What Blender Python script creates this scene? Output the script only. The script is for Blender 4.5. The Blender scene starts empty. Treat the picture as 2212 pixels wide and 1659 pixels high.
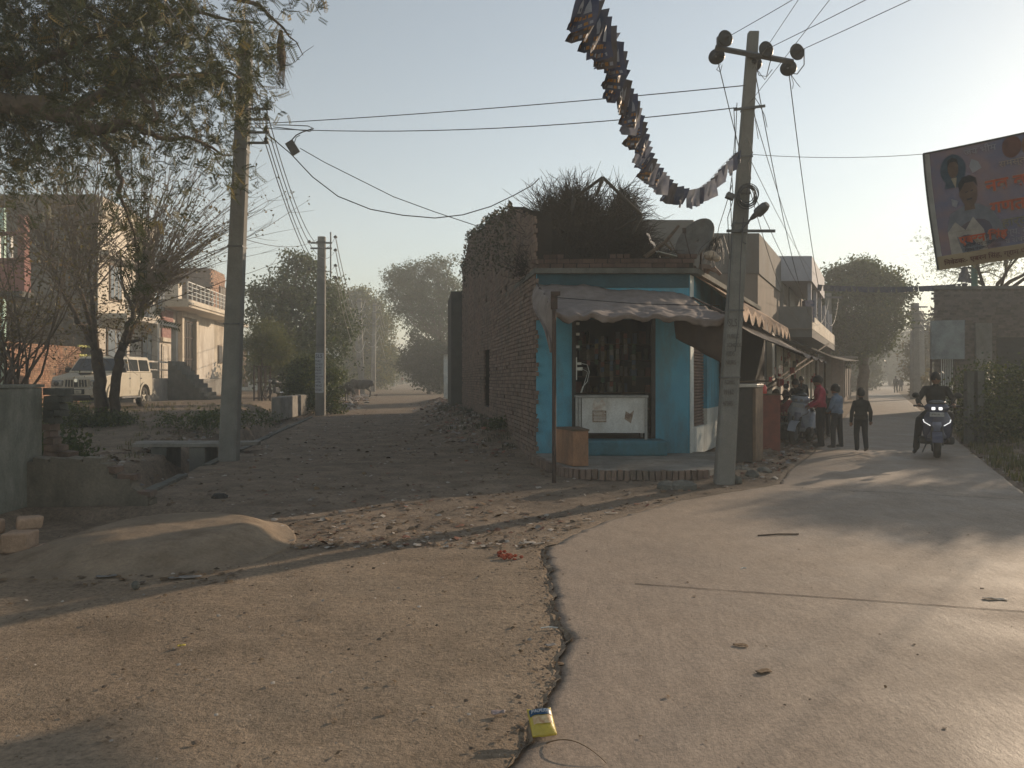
import bpy, math, random
import numpy as np
from mathutils import Vector, Matrix, Euler

random.seed(7)
rng = np.random.default_rng(7)
S = bpy.context.scene
COL = S.collection
R = math.radians

# ---------------------------------------------------------------- camera, world, sun, exposure
cam_data = bpy.data.cameras.new('camera')
cam_data.sensor_width = 36.0
cam_data.lens = 36.0 * 1660 / 2212
cam_data.shift_y = -14.5 / 2212
cam_data.clip_start = 0.1
cam_data.clip_end = 3000
cam = bpy.data.objects.new('camera', cam_data)
cam.location = (0, 0, 1.6)
cam.rotation_euler = (R(90), 0, 0)
COL.objects.link(cam)
S.camera = cam

SUN_AZ = R(46.0)      # clockwise from +Y, towards +X
SUN_EL = R(15.5)
W = bpy.data.worlds.new('World')
S.world = W
W.use_nodes = True
nt = W.node_tree
nt.nodes.clear()
sky = nt.nodes.new('ShaderNodeTexSky')
sky.sky_type = 'NISHITA'
sky.sun_disc = False
sky.sun_elevation = SUN_EL
sky.sun_rotation = SUN_AZ
sky.air_density = 1.0
sky.dust_density = 0.25
sky.ozone_density = 1.0
sky.altitude = 100
bg = nt.nodes.new('ShaderNodeBackground')
bg.inputs['Strength'].default_value = 0.112
wo = nt.nodes.new('ShaderNodeOutputWorld')
hs = nt.nodes.new('ShaderNodeHueSaturation')
hs.inputs['Saturation'].default_value = 0.68
nt.links.new(sky.outputs[0], hs.inputs['Color'])
wm_ = nt.nodes.new('ShaderNodeMix'); wm_.data_type = 'RGBA'; wm_.blend_type = 'MULTIPLY'; wm_.inputs[0].default_value = 1.0
wm_.inputs[7].default_value = (1.03, 1.0, 0.92, 1)
nt.links.new(hs.outputs[0], wm_.inputs[6])
nt.links.new(wm_.outputs[2], bg.inputs['Color'])
nt.links.new(bg.outputs[0], wo.inputs['Surface'])

sun_data = bpy.data.lights.new('sun', 'SUN')
sun_data.energy = 4.3
sun_data.angle = R(0.6)
sun_data.color = (1.0, 0.78, 0.56)
sun = bpy.data.objects.new('sun', sun_data)
sdir = Vector((math.sin(SUN_AZ) * math.cos(SUN_EL), math.cos(SUN_AZ) * math.cos(SUN_EL), math.sin(SUN_EL)))
sun.rotation_euler = sdir.to_track_quat('Z', 'Y').to_euler()
sun.location = (30, 40, 30)
COL.objects.link(sun)

S.view_settings.view_transform = 'Standard'
S.view_settings.look = 'None'
S.view_settings.exposure = 0.54
S.view_settings.gamma = 1.0
S.view_settings.use_curve_mapping = False
S.render.engine = 'CYCLES'
S.cycles.use_denoising = True
S.cycles.max_bounces = 5
S.cycles.diffuse_bounces = 3
S.cycles.glossy_bounces = 2
S.cycles.transmission_bounces = 3
S.cycles.transparent_max_bounces = 8
S.cycles.volume_bounces = 1
S.cycles.caustics_reflective = False
S.cycles.caustics_refractive = False
S.cycles.sample_clamp_indirect = 4.0
S.render.use_persistent_data = False

# ---------------------------------------------------------------- measuring the place
F = 1660.0
def at(px, py, Y):
    return Vector(((px - 1106) / F * Y, Y, 1.6 + (815 - py) / F * Y))
def gp(px, py, z=0.0):
    Y = F * (1.6 - z) / (py - 815)
    return Vector(((px - 1106) / F * Y, Y, z))
def along(px, x0, y0, k):
    """Y where the line X = x0 + k (Y - y0) is crossed at bearing px"""
    r = (px - 1106) / F
    return (x0 - k * y0) / (r - k)

_T = rng.random((256, 256))
def vn(x, y, seed=0):
    x = np.asarray(x, float) + seed * 17.31
    y = np.asarray(y, float) + seed * 9.77
    xi = np.floor(x).astype(int); yi = np.floor(y).astype(int)
    fx = x - xi; fy = y - yi
    fx = fx * fx * (3 - 2 * fx); fy = fy * fy * (3 - 2 * fy)
    a = _T[xi % 256, yi % 256]; b = _T[(xi + 1) % 256, yi % 256]
    c = _T[xi % 256, (yi + 1) % 256]; d = _T[(xi + 1) % 256, (yi + 1) % 256]
    return (a * (1 - fx) + b * fx) * (1 - fy) + (c * (1 - fx) + d * fx) * fy
def fbm(x, y, seed=0, o=4):
    s = 0; a = 0.5; f = 1.0
    for k in range(o):
        s = s + a * (vn(np.asarray(x) * f, np.asarray(y) * f, seed + k) - 0.5)
        a *= 0.5; f *= 2.03
    return s
def sst(t):
    t = np.clip(t, 0, 1)
    return t * t * (3 - 2 * t)

RL_Y = [-40, -7, 2.5, 3.15, 3.88, 4.7, 5.97, 7.08, 8.43, 9.84, 10.84, 11.5, 12.95, 16.6, 700]
RL_X = [-1.5, -.75, -.12, .01, .2, .32, .31, .27, .99, 2.04, 3.2, 4.0, 4.64, 6.54, 6.54 + .478 * 683.4]
RR_Y = [-40, -7, 3, 10.3, 16.6, 700]
RR_X = [5.6, 5.0, 4.6, 6.9, 9.9, 9.9 + .478 * 683.4]
def road_l(Y): return np.interp(Y, RL_Y, RL_X)
def road_r(Y): return np.interp(Y, RR_Y, RR_X)

def drain_x(Y): return -5.75 - .149 * (np.asarray(Y, float) - 14.75)
def ruin_x(Y): return .457 - .148 * (np.asarray(Y, float) - 14.6)

def gh(x, y):
    x = np.asarray(x, float); y = np.asarray(y, float)
    z = 0.05 * fbm(x * .45, y * .45, 3) + 0.03 * fbm(x * 2.3, y * 2.3, 5)
    d = drain_x(y) - x
    left = sst((y - 14.5) / 11) * sst((d - 1.5) / 1.6)
    z = z + .42 * left
    tr = sst(d / .12) * sst((1.35 - d) / .3) * sst((y - 9.9) / .3) * sst((31 - y) / 6)
    z = z - tr * (.55 - .25 * fbm(x * 3, y * 3, 9))
    # litter bank against the old brick house
    e = ruin_x(y) - x
    bank = np.exp(-((e - .1) / 1.0) ** 2) * sst((y - 15.2) / 4) * sst((60 - y) / 20)
    z = z + bank * (.42 + .35 * fbm(x * 1.7, y * 1.7, 11))
    # far left verge of the lane
    f = drain_x(y) - .2 - x
    z = z + .18 * sst((y - 33) / 6) * np.exp(-((f - .6) / 1.1) ** 2) * (1 + 1.2 * fbm(x * 1.5, y * 1.5, 12))
    # rubble strip between plinth and concrete road
    g = road_l(y) - x
    z = z + sst((y - 11.4) / .8) * sst((40 - y) / 10) * np.exp(-((g - .9) / .8) ** 2) * (.05 + .22 * np.maximum(0, fbm(x * 3.1, y * 3.1, 15)))
    # right verge
    h = x - road_r(y)
    z = z + sst(h / 1.5) * (.10 + .35 * fbm(x * 1.1, y * 1.1, 18)) * sst((y - 2) / 3)
    inside = sst((x - road_l(y) + .02) / .06) * sst((road_r(y) - x + .02) / .06)
    z = z * (1 - inside) - .07 * inside
    # worn pit between the ramp and the low wall; dust lies flush with the slab where lane and road meet
    z = z - .13 * sst((-3.3 - x) / .7) * sst((x + 6.0) / .3) * sst((y - 7.15) / .4) * sst((9.45 - y) / .3)
    fl = sst((y - 1) / 1) * sst((11.6 - y) / .6) * sst((1.3 - (road_l(y) - x)) / 1.0) * (1 - inside)
    z = z * (1 - fl) + fl * (.004 + .018 * fbm(x * .6, y * .6, 44) + .03 * fbm(x * 2.1, y * 2.1, 49) * sst((road_l(y) - x) / .6))
    z = z - .022 * np.exp(-((road_l(y) - x - .04) / .05) ** 2) * (.1 + np.abs(fbm(x * 3, y * 3, 48)) * 2.2) * (y < 7.4) * (y > 0)
    return z
def ghs(x, y): return float(gh(x, y))

# ---------------------------------------------------------------- materials
MATS = {}
def node_mat(name):
    m = bpy.data.materials.new(name); m.use_nodes = True
    t = m.node_tree; t.nodes.clear()
    o = t.nodes.new('ShaderNodeOutputMaterial')
    p = t.nodes.new('ShaderNodeBsdfPrincipled')
    t.links.new(p.outputs[0], o.inputs['Surface'])
    return m, t, p, o
def nd(t, kind, **kw):
    n = t.nodes.new(kind)
    for k, v in kw.items():
        if k in n.inputs.keys() if hasattr(n.inputs, 'keys') else False:
            n.inputs[k].default_value = v
        else:
            setattr(n, k, v)
    return n
def noise(t, vec, scale, detail=4, rough=.6, dist=0):
    n = t.nodes.new('ShaderNodeTexNoise')
    n.inputs['Scale'].default_value = scale
    n.inputs['Detail'].default_value = detail
    n.inputs['Roughness'].default_value = rough
    n.inputs['Distortion'].default_value = dist
    if vec is not None: t.links.new(vec, n.inputs['Vector'])
    return n.outputs[0]
def ramp(t, fac, stops):
    n = t.nodes.new('ShaderNodeValToRGB')
    e = n.color_ramp.elements
    while len(e) < len(stops): e.new(.5)
    for i, (p, c) in enumerate(stops):
        e[i].position = p
        e[i].color = (c, c, c, 1) if isinstance(c, (int, float)) else (*c, 1)
    t.links.new(fac, n.inputs[0])
    return n.outputs[0]
def mixc(t, fac, a, b, mode='MIX'):
    n = t.nodes.new('ShaderNodeMix'); n.data_type = 'RGBA'; n.blend_type = mode
    for s, v in ((n.inputs[0], fac), (n.inputs[6], a), (n.inputs[7], b)):
        if isinstance(v, (int, float)): s.default_value = v
        elif isinstance(v, tuple): s.default_value = (*v, 1)
        else: t.links.new(v, s)
    return n.outputs[2]
def mth(t, op, a, b=None, c=None):
    n = t.nodes.new('ShaderNodeMath'); n.operation = op
    for s, v in zip(n.inputs, (a, b, c)):
        if v is None: continue
        if isinstance(v, (int, float)): s.default_value = v
        else: t.links.new(v, s)
    return n.outputs[0]
def bump(t, p, h, strength, dist):
    n = t.nodes.new('ShaderNodeBump')
    n.inputs['Strength'].default_value = strength
    n.inputs['Distance'].default_value = dist
    t.links.new(h, n.inputs['Height'])
    t.links.new(n.outputs[0], p.inputs['Normal'])
def wpos(t): return t.nodes.new('ShaderNodeNewGeometry').outputs['Position']
def opos(t): return t.nodes.new('ShaderNodeTexCoord').outputs['Object']
def tone(t):
    a = t.nodes.new('ShaderNodeAttribute'); a.attribute_name = 'tone'
    o = t.nodes.new('ShaderNodeObjectInfo')
    return mth(t, 'FRACT', mth(t, 'ADD', a.outputs['Fac'], o.outputs['Random']))

def M(name, c1, c2=None, scale=3, rough=.85, b=.15, bscale=40, metal=0, world=True, dirt=None, dscale=1.2, usetone=False, spec=.3, stain=0, lo=.35, hi=.65):
    """general weathered surface: two colours by noise, optional dirt colour in patches, fine bump"""
    if name in MATS: return MATS[name]
    m, t, p, o = node_mat(name)
    v = wpos(t) if world else opos(t)
    c2 = c2 or tuple(x * .75 for x in c1)
    G = 1.35 if max(c1) > .05 else 1.0
    c1 = tuple(min(.78, x * G) for x in c1); c2 = tuple(min(.78, x * G) for x in c2)
    if dirt: dirt = tuple(x * G for x in dirt)
    col = mixc(t, ramp(t, noise(t, v, scale, 5), [(lo, 0.0), (hi, 1.0)]), c1, c2)
    if usetone:
        tn = tone(t)
        col = mixc(t, mth(t, 'MULTIPLY', tn, .75), col, c2)
        col = mixc(t, 1.0, col, ramp(t, tn, [(0, .62), (.5, 1.0), (1, 1.3)]), 'MULTIPLY')
    if dirt:
        mp = t.nodes.new('ShaderNodeMapping'); mp.inputs['Scale'].default_value = (1, 1, .35)
        t.links.new(v, mp.inputs['Vector'])
        col = mixc(t, ramp(t, noise(t, mp.outputs[0], dscale, 6, .7), [(.45, 0.0), (.7, .85)]), col, dirt)
    fine = noise(t, v, bscale, 4, .7)
    col = mixc(t, 1.0, col, ramp(t, fine, [(.25, .78), (.75, 1.12)]), 'MULTIPLY')
    t.links.new(col, p.inputs['Base Color'])
    p.inputs['Roughness'].default_value = rough
    p.inputs['Metallic'].default_value = metal
    p.inputs['Specular IOR Level'].default_value = spec
    if b: bump(t, p, fine, b, .02)
    MATS[name] = m
    return m
def leaf_mat(name, c1, c2, trans=.35, dead=None):
    if name in MATS: return MATS[name]
    m, t, p, o = node_mat(name)
    tn = tone(t)
    col = mixc(t, tn, c1, c2)
    if dead: col = mixc(t, ramp(t, tn, [(.88, 0.0), (.93, 1.0)]), col, dead)
    col = mixc(t, 1.0, col, ramp(t, noise(t, wpos(t), .8, 3), [(.3, .7), (.7, 1.25)]), 'MULTIPLY')
    t.links.new(col, p.inputs['Base Color'])
    p.inputs['Roughness'].default_value = .55
    p.inputs['Specular IOR Level'].default_value = .3
    tr = t.nodes.new('ShaderNodeBsdfTranslucent')
    t.links.new(mixc(t, 1.0, col, (1.5, 1.45, .7), 'MULTIPLY'), tr.inputs['Color'])
    mx = t.nodes.new('ShaderNodeMixShader'); mx.inputs[0].default_value = trans
    t.links.new(p.outputs[0], mx.inputs[1]); t.links.new(tr.outputs[0], mx.inputs[2])
    t.links.new(mx.outputs[0], o.inputs['Surface'])
    MATS[name] = m
    return m
def cloth_mat(name, c1, c2, trans=.2, scale=6, rough=.8):
    if name in MATS: return MATS[name]
    m, t, p, o = node_mat(name)
    v = wpos(t)
    col = mixc(t, ramp(t, noise(t, v, scale, 5), [(.35, 0.0), (.65, 1.0)]), c1, c2)
    t.links.new(col, p.inputs['Base Color']); p.inputs['Roughness'].default_value = rough
    bump(t, p, noise(t, v, 60, 3), .2, .01)
    tr = t.nodes.new('ShaderNodeBsdfTranslucent'); t.links.new(col, tr.inputs['Color'])
    mx = t.nodes.new('ShaderNodeMixShader'); mx.inputs[0].default_value = trans
    t.links.new(p.outputs[0], mx.inputs[1]); t.links.new(tr.outputs[0], mx.inputs[2])
    t.links.new(mx.outputs[0], o.inputs['Surface'])
    MATS[name] = m
    return m
def emit_mat(name, c, s):
    if name in MATS: return MATS[name]
    m, t, p, o = node_mat(name)
    p.inputs['Base Color'].default_value = (*c, 1)
    p.inputs['Emission Color'].default_value = (*c, 1)
    p.inputs['Emission Strength'].default_value = s
    MATS[name] = m
    return m

# ---------------------------------------------------------------- mesh builder
def root_loc(o):
    v = Vector((0, 0, 0))
    while o is not None:
        v += Vector(o.location); o = o.parent
    return v
class MB:
    def __init__(s):
        s.v = []; s.f = []; s.mi = []; s.tn = []
    def add(s, vs, fs, mi=0, tn=None):
        k = len(s.v)
        s.v.extend([tuple(p) for p in vs])
        for f in fs:
            s.f.append(tuple(i + k for i in f)); s.mi.append(mi); s.tn.append(tn if tn is not None else 0.0)
    def box(s, c, d, rz=0, mi=0, tn=None, rot=None, taper=1.0):
        hx, hy, hz = d[0] / 2, d[1] / 2, d[2] / 2
        pts = []
        for z, k in ((-hz, 1.0), (hz, taper)):
            for x, y in ((-hx, -hy), (hx, -hy), (hx, hy), (-hx, hy)):
                pts.append(Vector((x * k, y * k, z)))
        m = rot if rot is not None else Matrix.Rotation(rz, 3, 'Z')
        c = Vector(c)
        s.add([m @ p + c for p in pts], [(0, 3, 2, 1), (4, 5, 6, 7), (0, 1, 5, 4), (1, 2, 6, 5), (2, 3, 7, 6), (3, 0, 4, 7)], mi, tn)
        return s
    def bbox(s, a, b, mi=0, tn=None):
        a = Vector(a); b = Vector(b)
        return s.box((a + b) / 2, b - a, 0, mi, tn)
    def prism(s, poly, z0, z1, mi=0, tn=None):
        n = len(poly)
        area = sum(poly[i][0] * poly[(i + 1) % n][1] - poly[(i + 1) % n][0] * poly[i][1] for i in range(n))
        if area < 0: poly = poly[::-1]
        vs = [(p[0], p[1], z0) for p in poly] + [(p[0], p[1], z1) for p in poly]
        fs = [tuple(range(n - 1, -1, -1)), tuple(range(n, 2 * n))] + [(i, (i + 1) % n, n + (i + 1) % n, n + i) for i in range(n)]
        s.add(vs, fs, mi, tn); return s
    def extrude(s, pts, vec, mi=0, tn=None):
        """planar outline pts (3D) pushed along vec"""
        n = len(pts); vec = Vector(vec)
        vs = [Vector(p) for p in pts]; vs2 = [p + vec for p in vs]
        nrm = Vector((0, 0, 0))
        for i in range(n): nrm += vs[i].cross(vs[(i + 1) % n])
        if nrm.dot(vec) > 0: vs.reverse(); vs2.reverse()
        fs = [tuple(range(n)), tuple(range(2 * n - 1, n - 1, -1))] + [(i, n + i, n + (i + 1) % n, (i + 1) % n) for i in range(n)]
        s.add(vs + vs2, fs, mi, tn); return s
    def quad(s, a, b, c, d, mi=0, tn=None):
        s.add([a, b, c, d], [(0, 1, 2, 3)], mi, tn); return s
    def tube(s, pts, r, n=6, mi=0, tn=None, cap=True, flat=1.0):
        pts = [Vector(p) for p in pts]
        if not hasattr(r, '__len__'): r = [r] * len(pts)
        vs = []; fs = []
        up = Vector((0, 0, 1))
        prev = None
        for i, p in enumerate(pts):
            d = (pts[min(i + 1, len(pts) - 1)] - pts[max(i - 1, 0)])
            if d.length < 1e-9: d = Vector((0, 0, 1))
            d.normalize()
            if prev is None:
                a = up if abs(d.z) < .9 else Vector((1, 0, 0))
                u = d.cross(a).normalized()
            else:
                u = (prev - d * prev.dot(d))
                u = u.normalized() if u.length > 1e-6 else d.orthogonal().normalized()
            prev = u
            w = d.cross(u)
            for k in range(n):
                t = 2 * math.pi * k / n
                vs.append(p + (u * math.cos(t) + w * math.sin(t) * flat) * r[i])
        for i in range(len(pts) - 1):
            for k in range(n):
                a = i * n + k; b = i * n + (k + 1) % n
                fs.append((a, b, b + n, a + n))
        if cap:
            fs.append(tuple(range(n - 1, -1, -1))); fs.append(tuple(range((len(pts) - 1) * n, len(pts) * n)))
        s.add(vs, fs, mi, tn); return s
    def lathe(s, prof, n=16, c=(0, 0, 0), axis='Z', mi=0, rot=None, close=True):
        vs = []; fs = []
        c = Vector(c)
        m = rot if rot is not None else {'Z': Matrix.Identity(3), 'Y': Matrix.Rotation(R(-90), 3, 'X'), 'X': Matrix.Rotation(R(90), 3, 'Y')}[axis]
        for r, z in prof:
            for k in range(n):
                t = 2 * math.pi * k / n
                vs.append(m @ Vector((r * math.cos(t), r * math.sin(t), z)) + c)
        for i in range(len(prof) - 1):
            for k in range(n):
                a = i * n + k; b = i * n + (k + 1) % n
                fs.append((a, b, b + n, a + n))
        if close:
            fs.append(tuple(range(n - 1, -1, -1))); fs.append(tuple(range((len(prof) - 1) * n, len(prof) * n)))
        s.add(vs, fs, mi); return s
    def ball(s, c, r, n=10, mi=0, tn=None, rot=None):
        r = (r, r, r) if not hasattr(r, '__len__') else r
        m = n // 2 + 1
        vs = []; fs = []
        rt = rot if rot is not None else Matrix.Identity(3)
        for i in range(m + 1):
            ph = math.pi * i / m
            for k in range(n):
                t = 2 * math.pi * k / n
                vs.append(rt @ Vector((r[0] * math.sin(ph) * math.cos(t), r[1] * math.sin(ph) * math.sin(t), -r[2] * math.cos(ph))) + Vector(c))
        for i in range(m):
            for k in range(n):
                a = i * n + k; b = i * n + (k + 1) % n
                fs.append((a, b, b + n, a + n))
        s.add(vs, fs, mi, tn); return s
    def grid(s, fn, nu, nv, mi=0):
        vs = [fn(i / nu, j / nv) for i in range(nu + 1) for j in range(nv + 1)]
        fs = [(i * (nv + 1) + j, (i + 1) * (nv + 1) + j, (i + 1) * (nv + 1) + j + 1, i * (nv + 1) + j + 1) for i in range(nu) for j in range(nv)]
        s.add(vs, fs, mi); return s
    def mesh(s, name, mats, off=Vector((0, 0, 0)), smooth=False):
        me = bpy.data.meshes.new(name)
        me.from_pydata([(p[0] - off[0], p[1] - off[1], p[2] - off[2]) for p in s.v], [], s.f)
        if not isinstance(mats, (list, tuple)): mats = [mats]
        for m in mats: me.materials.append(m)
        if len(mats) > 1: me.polygons.foreach_set('material_index', s.mi)
        if any(s.tn):
            a = me.attributes.new('tone', 'FLOAT', 'FACE'); a.data.foreach_set('value', s.tn)
        if smooth: me.polygons.foreach_set('use_smooth', [True] * len(s.f))
        me.update()
        return me
    def build(s, name, mats, parent=None, smooth=False, bevel=0):
        off = root_loc(parent) if parent is not None else Vector((0, 0, 0))
        return link(name, s.mesh(name, mats, off, smooth), parent, bevel=bevel)
def link(name, me, parent=None, loc=None, bevel=0):
    o = bpy.data.objects.new(name, me); COL.objects.link(o)
    if parent is not None: o.parent = parent
    if loc is not None: o.location = loc
    if bevel:
        b = o.modifiers.new('bevel', 'BEVEL'); b.width = bevel; b.segments = 2; b.limit_method = 'ANGLE'; b.angle_limit = R(40)
    return o
def tag(o, label=None, cat=None, group=None, kind=None):
    if label: o['label'] = label
    if cat: o['category'] = cat
    if group: o['group'] = group
    if kind: o['kind'] = kind
    return o
def thing(name, label, cat, loc=(0, 0, 0), group=None, rz=0):
    o = bpy.data.objects.new(name, None); COL.objects.link(o)
    o.empty_display_size = .2
    o.location = loc; o.rotation_euler = (0, 0, rz)
    return tag(o, label, cat, group)
def copy_tree(o, parent=None):
    c = o.copy(); COL.objects.link(c)
    if parent is not None:
        c.parent = parent
    for ch in list(o.children): copy_tree(ch, c)
    return c
def np_obj(name, verts, faces, mats, parent=None, tone=None, smooth=False, world=True, mi=None):
    verts = np.asarray(verts, np.float32); faces = np.asarray(faces, np.int32)
    if parent is not None and world: verts = verts - np.array(root_loc(parent), np.float32)
    me = bpy.data.meshes.new(name)
    me.vertices.add(len(verts)); me.vertices.foreach_set('co', verts.ravel())
    k = faces.shape[1]
    me.loops.add(faces.size); me.loops.foreach_set('vertex_index', faces.ravel())
    me.polygons.add(len(faces)); me.polygons.foreach_set('loop_start', np.arange(0, faces.size, k, dtype=np.int32))
    if not isinstance(mats, (list, tuple)): mats = [mats]
    for m in mats: me.materials.append(m)
    if mi is not None: me.polygons.foreach_set('material_index', np.asarray(mi, np.int32))
    if tone is not None:
        a = me.attributes.new('tone', 'FLOAT', 'FACE'); a.data.foreach_set('value', np.asarray(tone, np.float32))
    if smooth: me.polygons.foreach_set('use_smooth', np.ones(len(faces), bool))
    me.update(calc_edges=True); me.validate()
    return link(name, me, parent)
def rot_rand(n, tilt=None):
    """n random rotation matrices"""
    q = rng.normal(size=(n, 4)); q /= np.linalg.norm(q, axis=1)[:, None]
    w, x, y, z = q.T
    return np.stack([np.stack([1 - 2 * (y * y + z * z), 2 * (x * y - z * w), 2 * (x * z + y * w)], -1),
                     np.stack([2 * (x * y + z * w), 1 - 2 * (x * x + z * z), 2 * (y * z - x * w)], -1),
                     np.stack([2 * (x * z - y * w), 2 * (y * z + x * w), 1 - 2 * (x * x + y * y)], -1)], 1)
def scatter(tv, tf, pos, rot, scl):
    """copies of template verts tv (k,3), faces tf (m,q) at pos (n,3) with rot (n,3,3), scale (n)"""
    n = len(pos); k = len(tv)
    v = np.einsum('nij,kj->nki', rot, tv) * np.asarray(scl).reshape(-1, 1, 1) + pos[:, None, :]
    f = (tf[None] + (np.arange(n) * k)[:, None, None]).reshape(-1, tf.shape[1])
    return v.reshape(-1, 3), f
LEAF_V = np.array([(0, 0, 0), (.28, .42, .06), (0, 1, -.05), (-.28, .42, .06)])
LEAF_F = np.array([(0, 1, 2, 3)])
def sprig(npairs=6, L=1.0, w=.085, l=.26, droop=.25):
    v = []; f = []
    for i in range(npairs):
        y = L * (.18 + .8 * i / npairs)
        z = -droop * (y / L) ** 2 * L
        for sd in (-1, 1):
            a = R(55)
            dx, dy = math.sin(a) * sd, math.cos(a)
            nx, ny = dy, -dx
            k = len(v)
            v += [(0, y, z), (dx * l * .45 + nx * w, y + dy * l * .45 + ny * w, z + .02), (dx * l, y + dy * l, z - .04), (dx * l * .45 - nx * w, y + dy * l * .45 - ny * w, z + .02)]
            f.append((k, k + 1, k + 2, k + 3))
    return np.array(v), np.array(f)

def text(body, size, mat, parent, loc, rot=(R(90), 0, 0), name='lettering', align='LEFT', depth=.002, sx=1.0, bold=0.0):
    cu = bpy.data.curves.new(name, 'FONT'); cu.body = body; cu.size = size
    cu.align_x = align; cu.extrude = depth; cu.resolution_u = 3; cu.offset = bold
    o = bpy.data.objects.new(name, cu); COL.objects.link(o)
    dg = bpy.context.evaluated_depsgraph_get()
    me = bpy.data.meshes.new_from_object(o.evaluated_get(dg))
    bpy.data.objects.remove(o)
    me.materials.clear(); me.materials.append(mat)
    t = bpy.data.objects.new(name, me); COL.objects.link(t)
    if parent is not None: t.parent = parent
    t.location = loc; t.rotation_euler = rot; t.scale = (sx, 1, 1)
    return t
# ================================================================= ground, road
def soil_material():
    m, t, p, o = node_mat('soil')
    v = wpos(t)
    sx = t.nodes.new('ShaderNodeSeparateXYZ'); t.links.new(v, sx.inputs[0])
    dust = mixc(t, ramp(t, noise(t, v, .55, 6, .65), [(.35, 0.0), (.65, 1.0)]), (.30, .235, .170), (.235, .178, .125))
    dark = mixc(t, ramp(t, noise(t, v, 1.6, 6, .7), [(.35, 0.0), (.7, 1.0)]), (.27, .21, .155), (.15, .115, .085))
    # the lane's trodden rubbish soil begins a few metres in front of the shop
    lane = t.nodes.new('ShaderNodeMapRange'); lane.inputs['From Min'].default_value = 6.2; lane.inputs['From Max'].default_value = 9.0
    t.links.new(mth(t, 'ADD', sx.outputs[1], mth(t, 'MULTIPLY', mth(t, 'SUBTRACT', noise(t, v, .8, 4), .5), 3.0)), lane.inputs[0])
    far = t.nodes.new('ShaderNodeMapRange'); far.inputs['From Min'].default_value = 26; far.inputs['From Max'].default_value = 40
    t.links.new(sx.outputs[1], far.inputs[0])
    f = mth(t, 'MULTIPLY', lane.outputs[0], mth(t, 'SUBTRACT', 1.0, mth(t, 'MULTIPLY', far.outputs[0], .55)))
    col = mixc(t, f, dust, dark)
    spk = noise(t, v, 26, 5, .75)
    col = mixc(t, 1.0, col, ramp(t, spk, [(.32, .62), (.5, .98), (.68, 1.25)]), 'MULTIPLY')
    bits = t.nodes.new('ShaderNodeTexVoronoi'); bits.inputs['Scale'].default_value = 16; t.links.new(v, bits.inputs['Vector'])
    col = mixc(t, ramp(t, bits.outputs['Distance'], [(.07, .7), (.16, 0.0)]), col, (.12, .085, .06))
    trod = t.nodes.new('ShaderNodeMapping'); trod.inputs['Scale'].default_value = (.8, 1.1, 1); t.links.new(v, trod.inputs['Vector'])
    col = mixc(t, 1.0, col, ramp(t, noise(t, trod.outputs[0], 1.7, 7, .75, .6), [(.35, .80), (.6, 1.08)]), 'MULTIPLY')
    t.links.new(col, p.inputs['Base Color']); p.inputs['Roughness'].default_value = .95
    p.inputs['Specular IOR Level'].default_value = .15
    h = mth(t, 'ADD', noise(t, v, 9, 6, .75), mth(t, 'MULTIPLY', noise(t, v, 60, 4, .7), .5))
    bump(t, p, h, .7, .035)
    return m
SOIL = soil_material()

def concrete_road_material():
    m, t, p, o = node_mat('road concrete')
    v = wpos(t)
    sx = t.nodes.new('ShaderNodeSeparateXYZ'); t.links.new(v, sx.inputs[0])
    base = mixc(t, ramp(t, noise(t, v, 1.3, 6, .7), [(.3, 0.0), (.7, 1.0)]), (.30, .24, .185), (.235, .195, .155))
    dust = mixc(t, noise(t, v, 2.2, 5, .7), (.32, .245, .18), (.26, .195, .145))
    # dust trodden over from the dirt side
    d = mth(t, 'SUBTRACT', sx.outputs[0], mth(t, 'MULTIPLY', sx.outputs[1], .36))
    mr = t.nodes.new('ShaderNodeMapRange'); mr.inputs['From Min'].default_value = 5.5; mr.inputs['From Max'].default_value = -.6
    t.links.new(mth(t, 'ADD', d, mth(t, 'MULTIPLY', mth(t, 'SUBTRACT', noise(t, v, .7, 5, .7), .5), 4.0)), mr.inputs[0])
    col = mixc(t, mth(t, 'MULTIPLY', mr.outputs[0], .85), base, dust)
    mp = t.nodes.new('ShaderNodeMapping'); mp.inputs['Rotation'].default_value = (0, 0, R(25)); mp.inputs['Scale'].default_value = (3, 1.2, 1)
    t.links.new(v, mp.inputs['Vector'])
    col = mixc(t, 1.0, col, ramp(t, noise(t, mp.outputs[0], 2.5, 6, .75), [(.3, .8), (.6, 1.08)]), 'MULTIPLY')
    col = mixc(t, 1.0, col, ramp(t, noise(t, v, 45, 4, .8), [(.34, .68), (.66, 1.25)]), 'MULTIPLY')
    # dark scuffed patches
    col = mixc(t, ramp(t, noise(t, v, 3.4, 8, .8), [(.57, 0.0), (.68, .6)]), col, (.14, .105, .075))
    t.links.new(col, p.inputs['Base Color'])
    t.links.new(ramp(t, noise(t, v, 1.1, 4), [(.3, .55), (.7, .85)]), p.inputs['Roughness'])
    p.inputs['Specular IOR Level'].default_value = .4
    h = mth(t, 'ADD', noise(t, mp.outputs[0], 7, 5, .7), mth(t, 'MULTIPLY', noise(t, v, 110, 3, .8), .6))
    bump(t, p, h, .4, .012)
    return m
ROADM = concrete_road_material()

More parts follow.
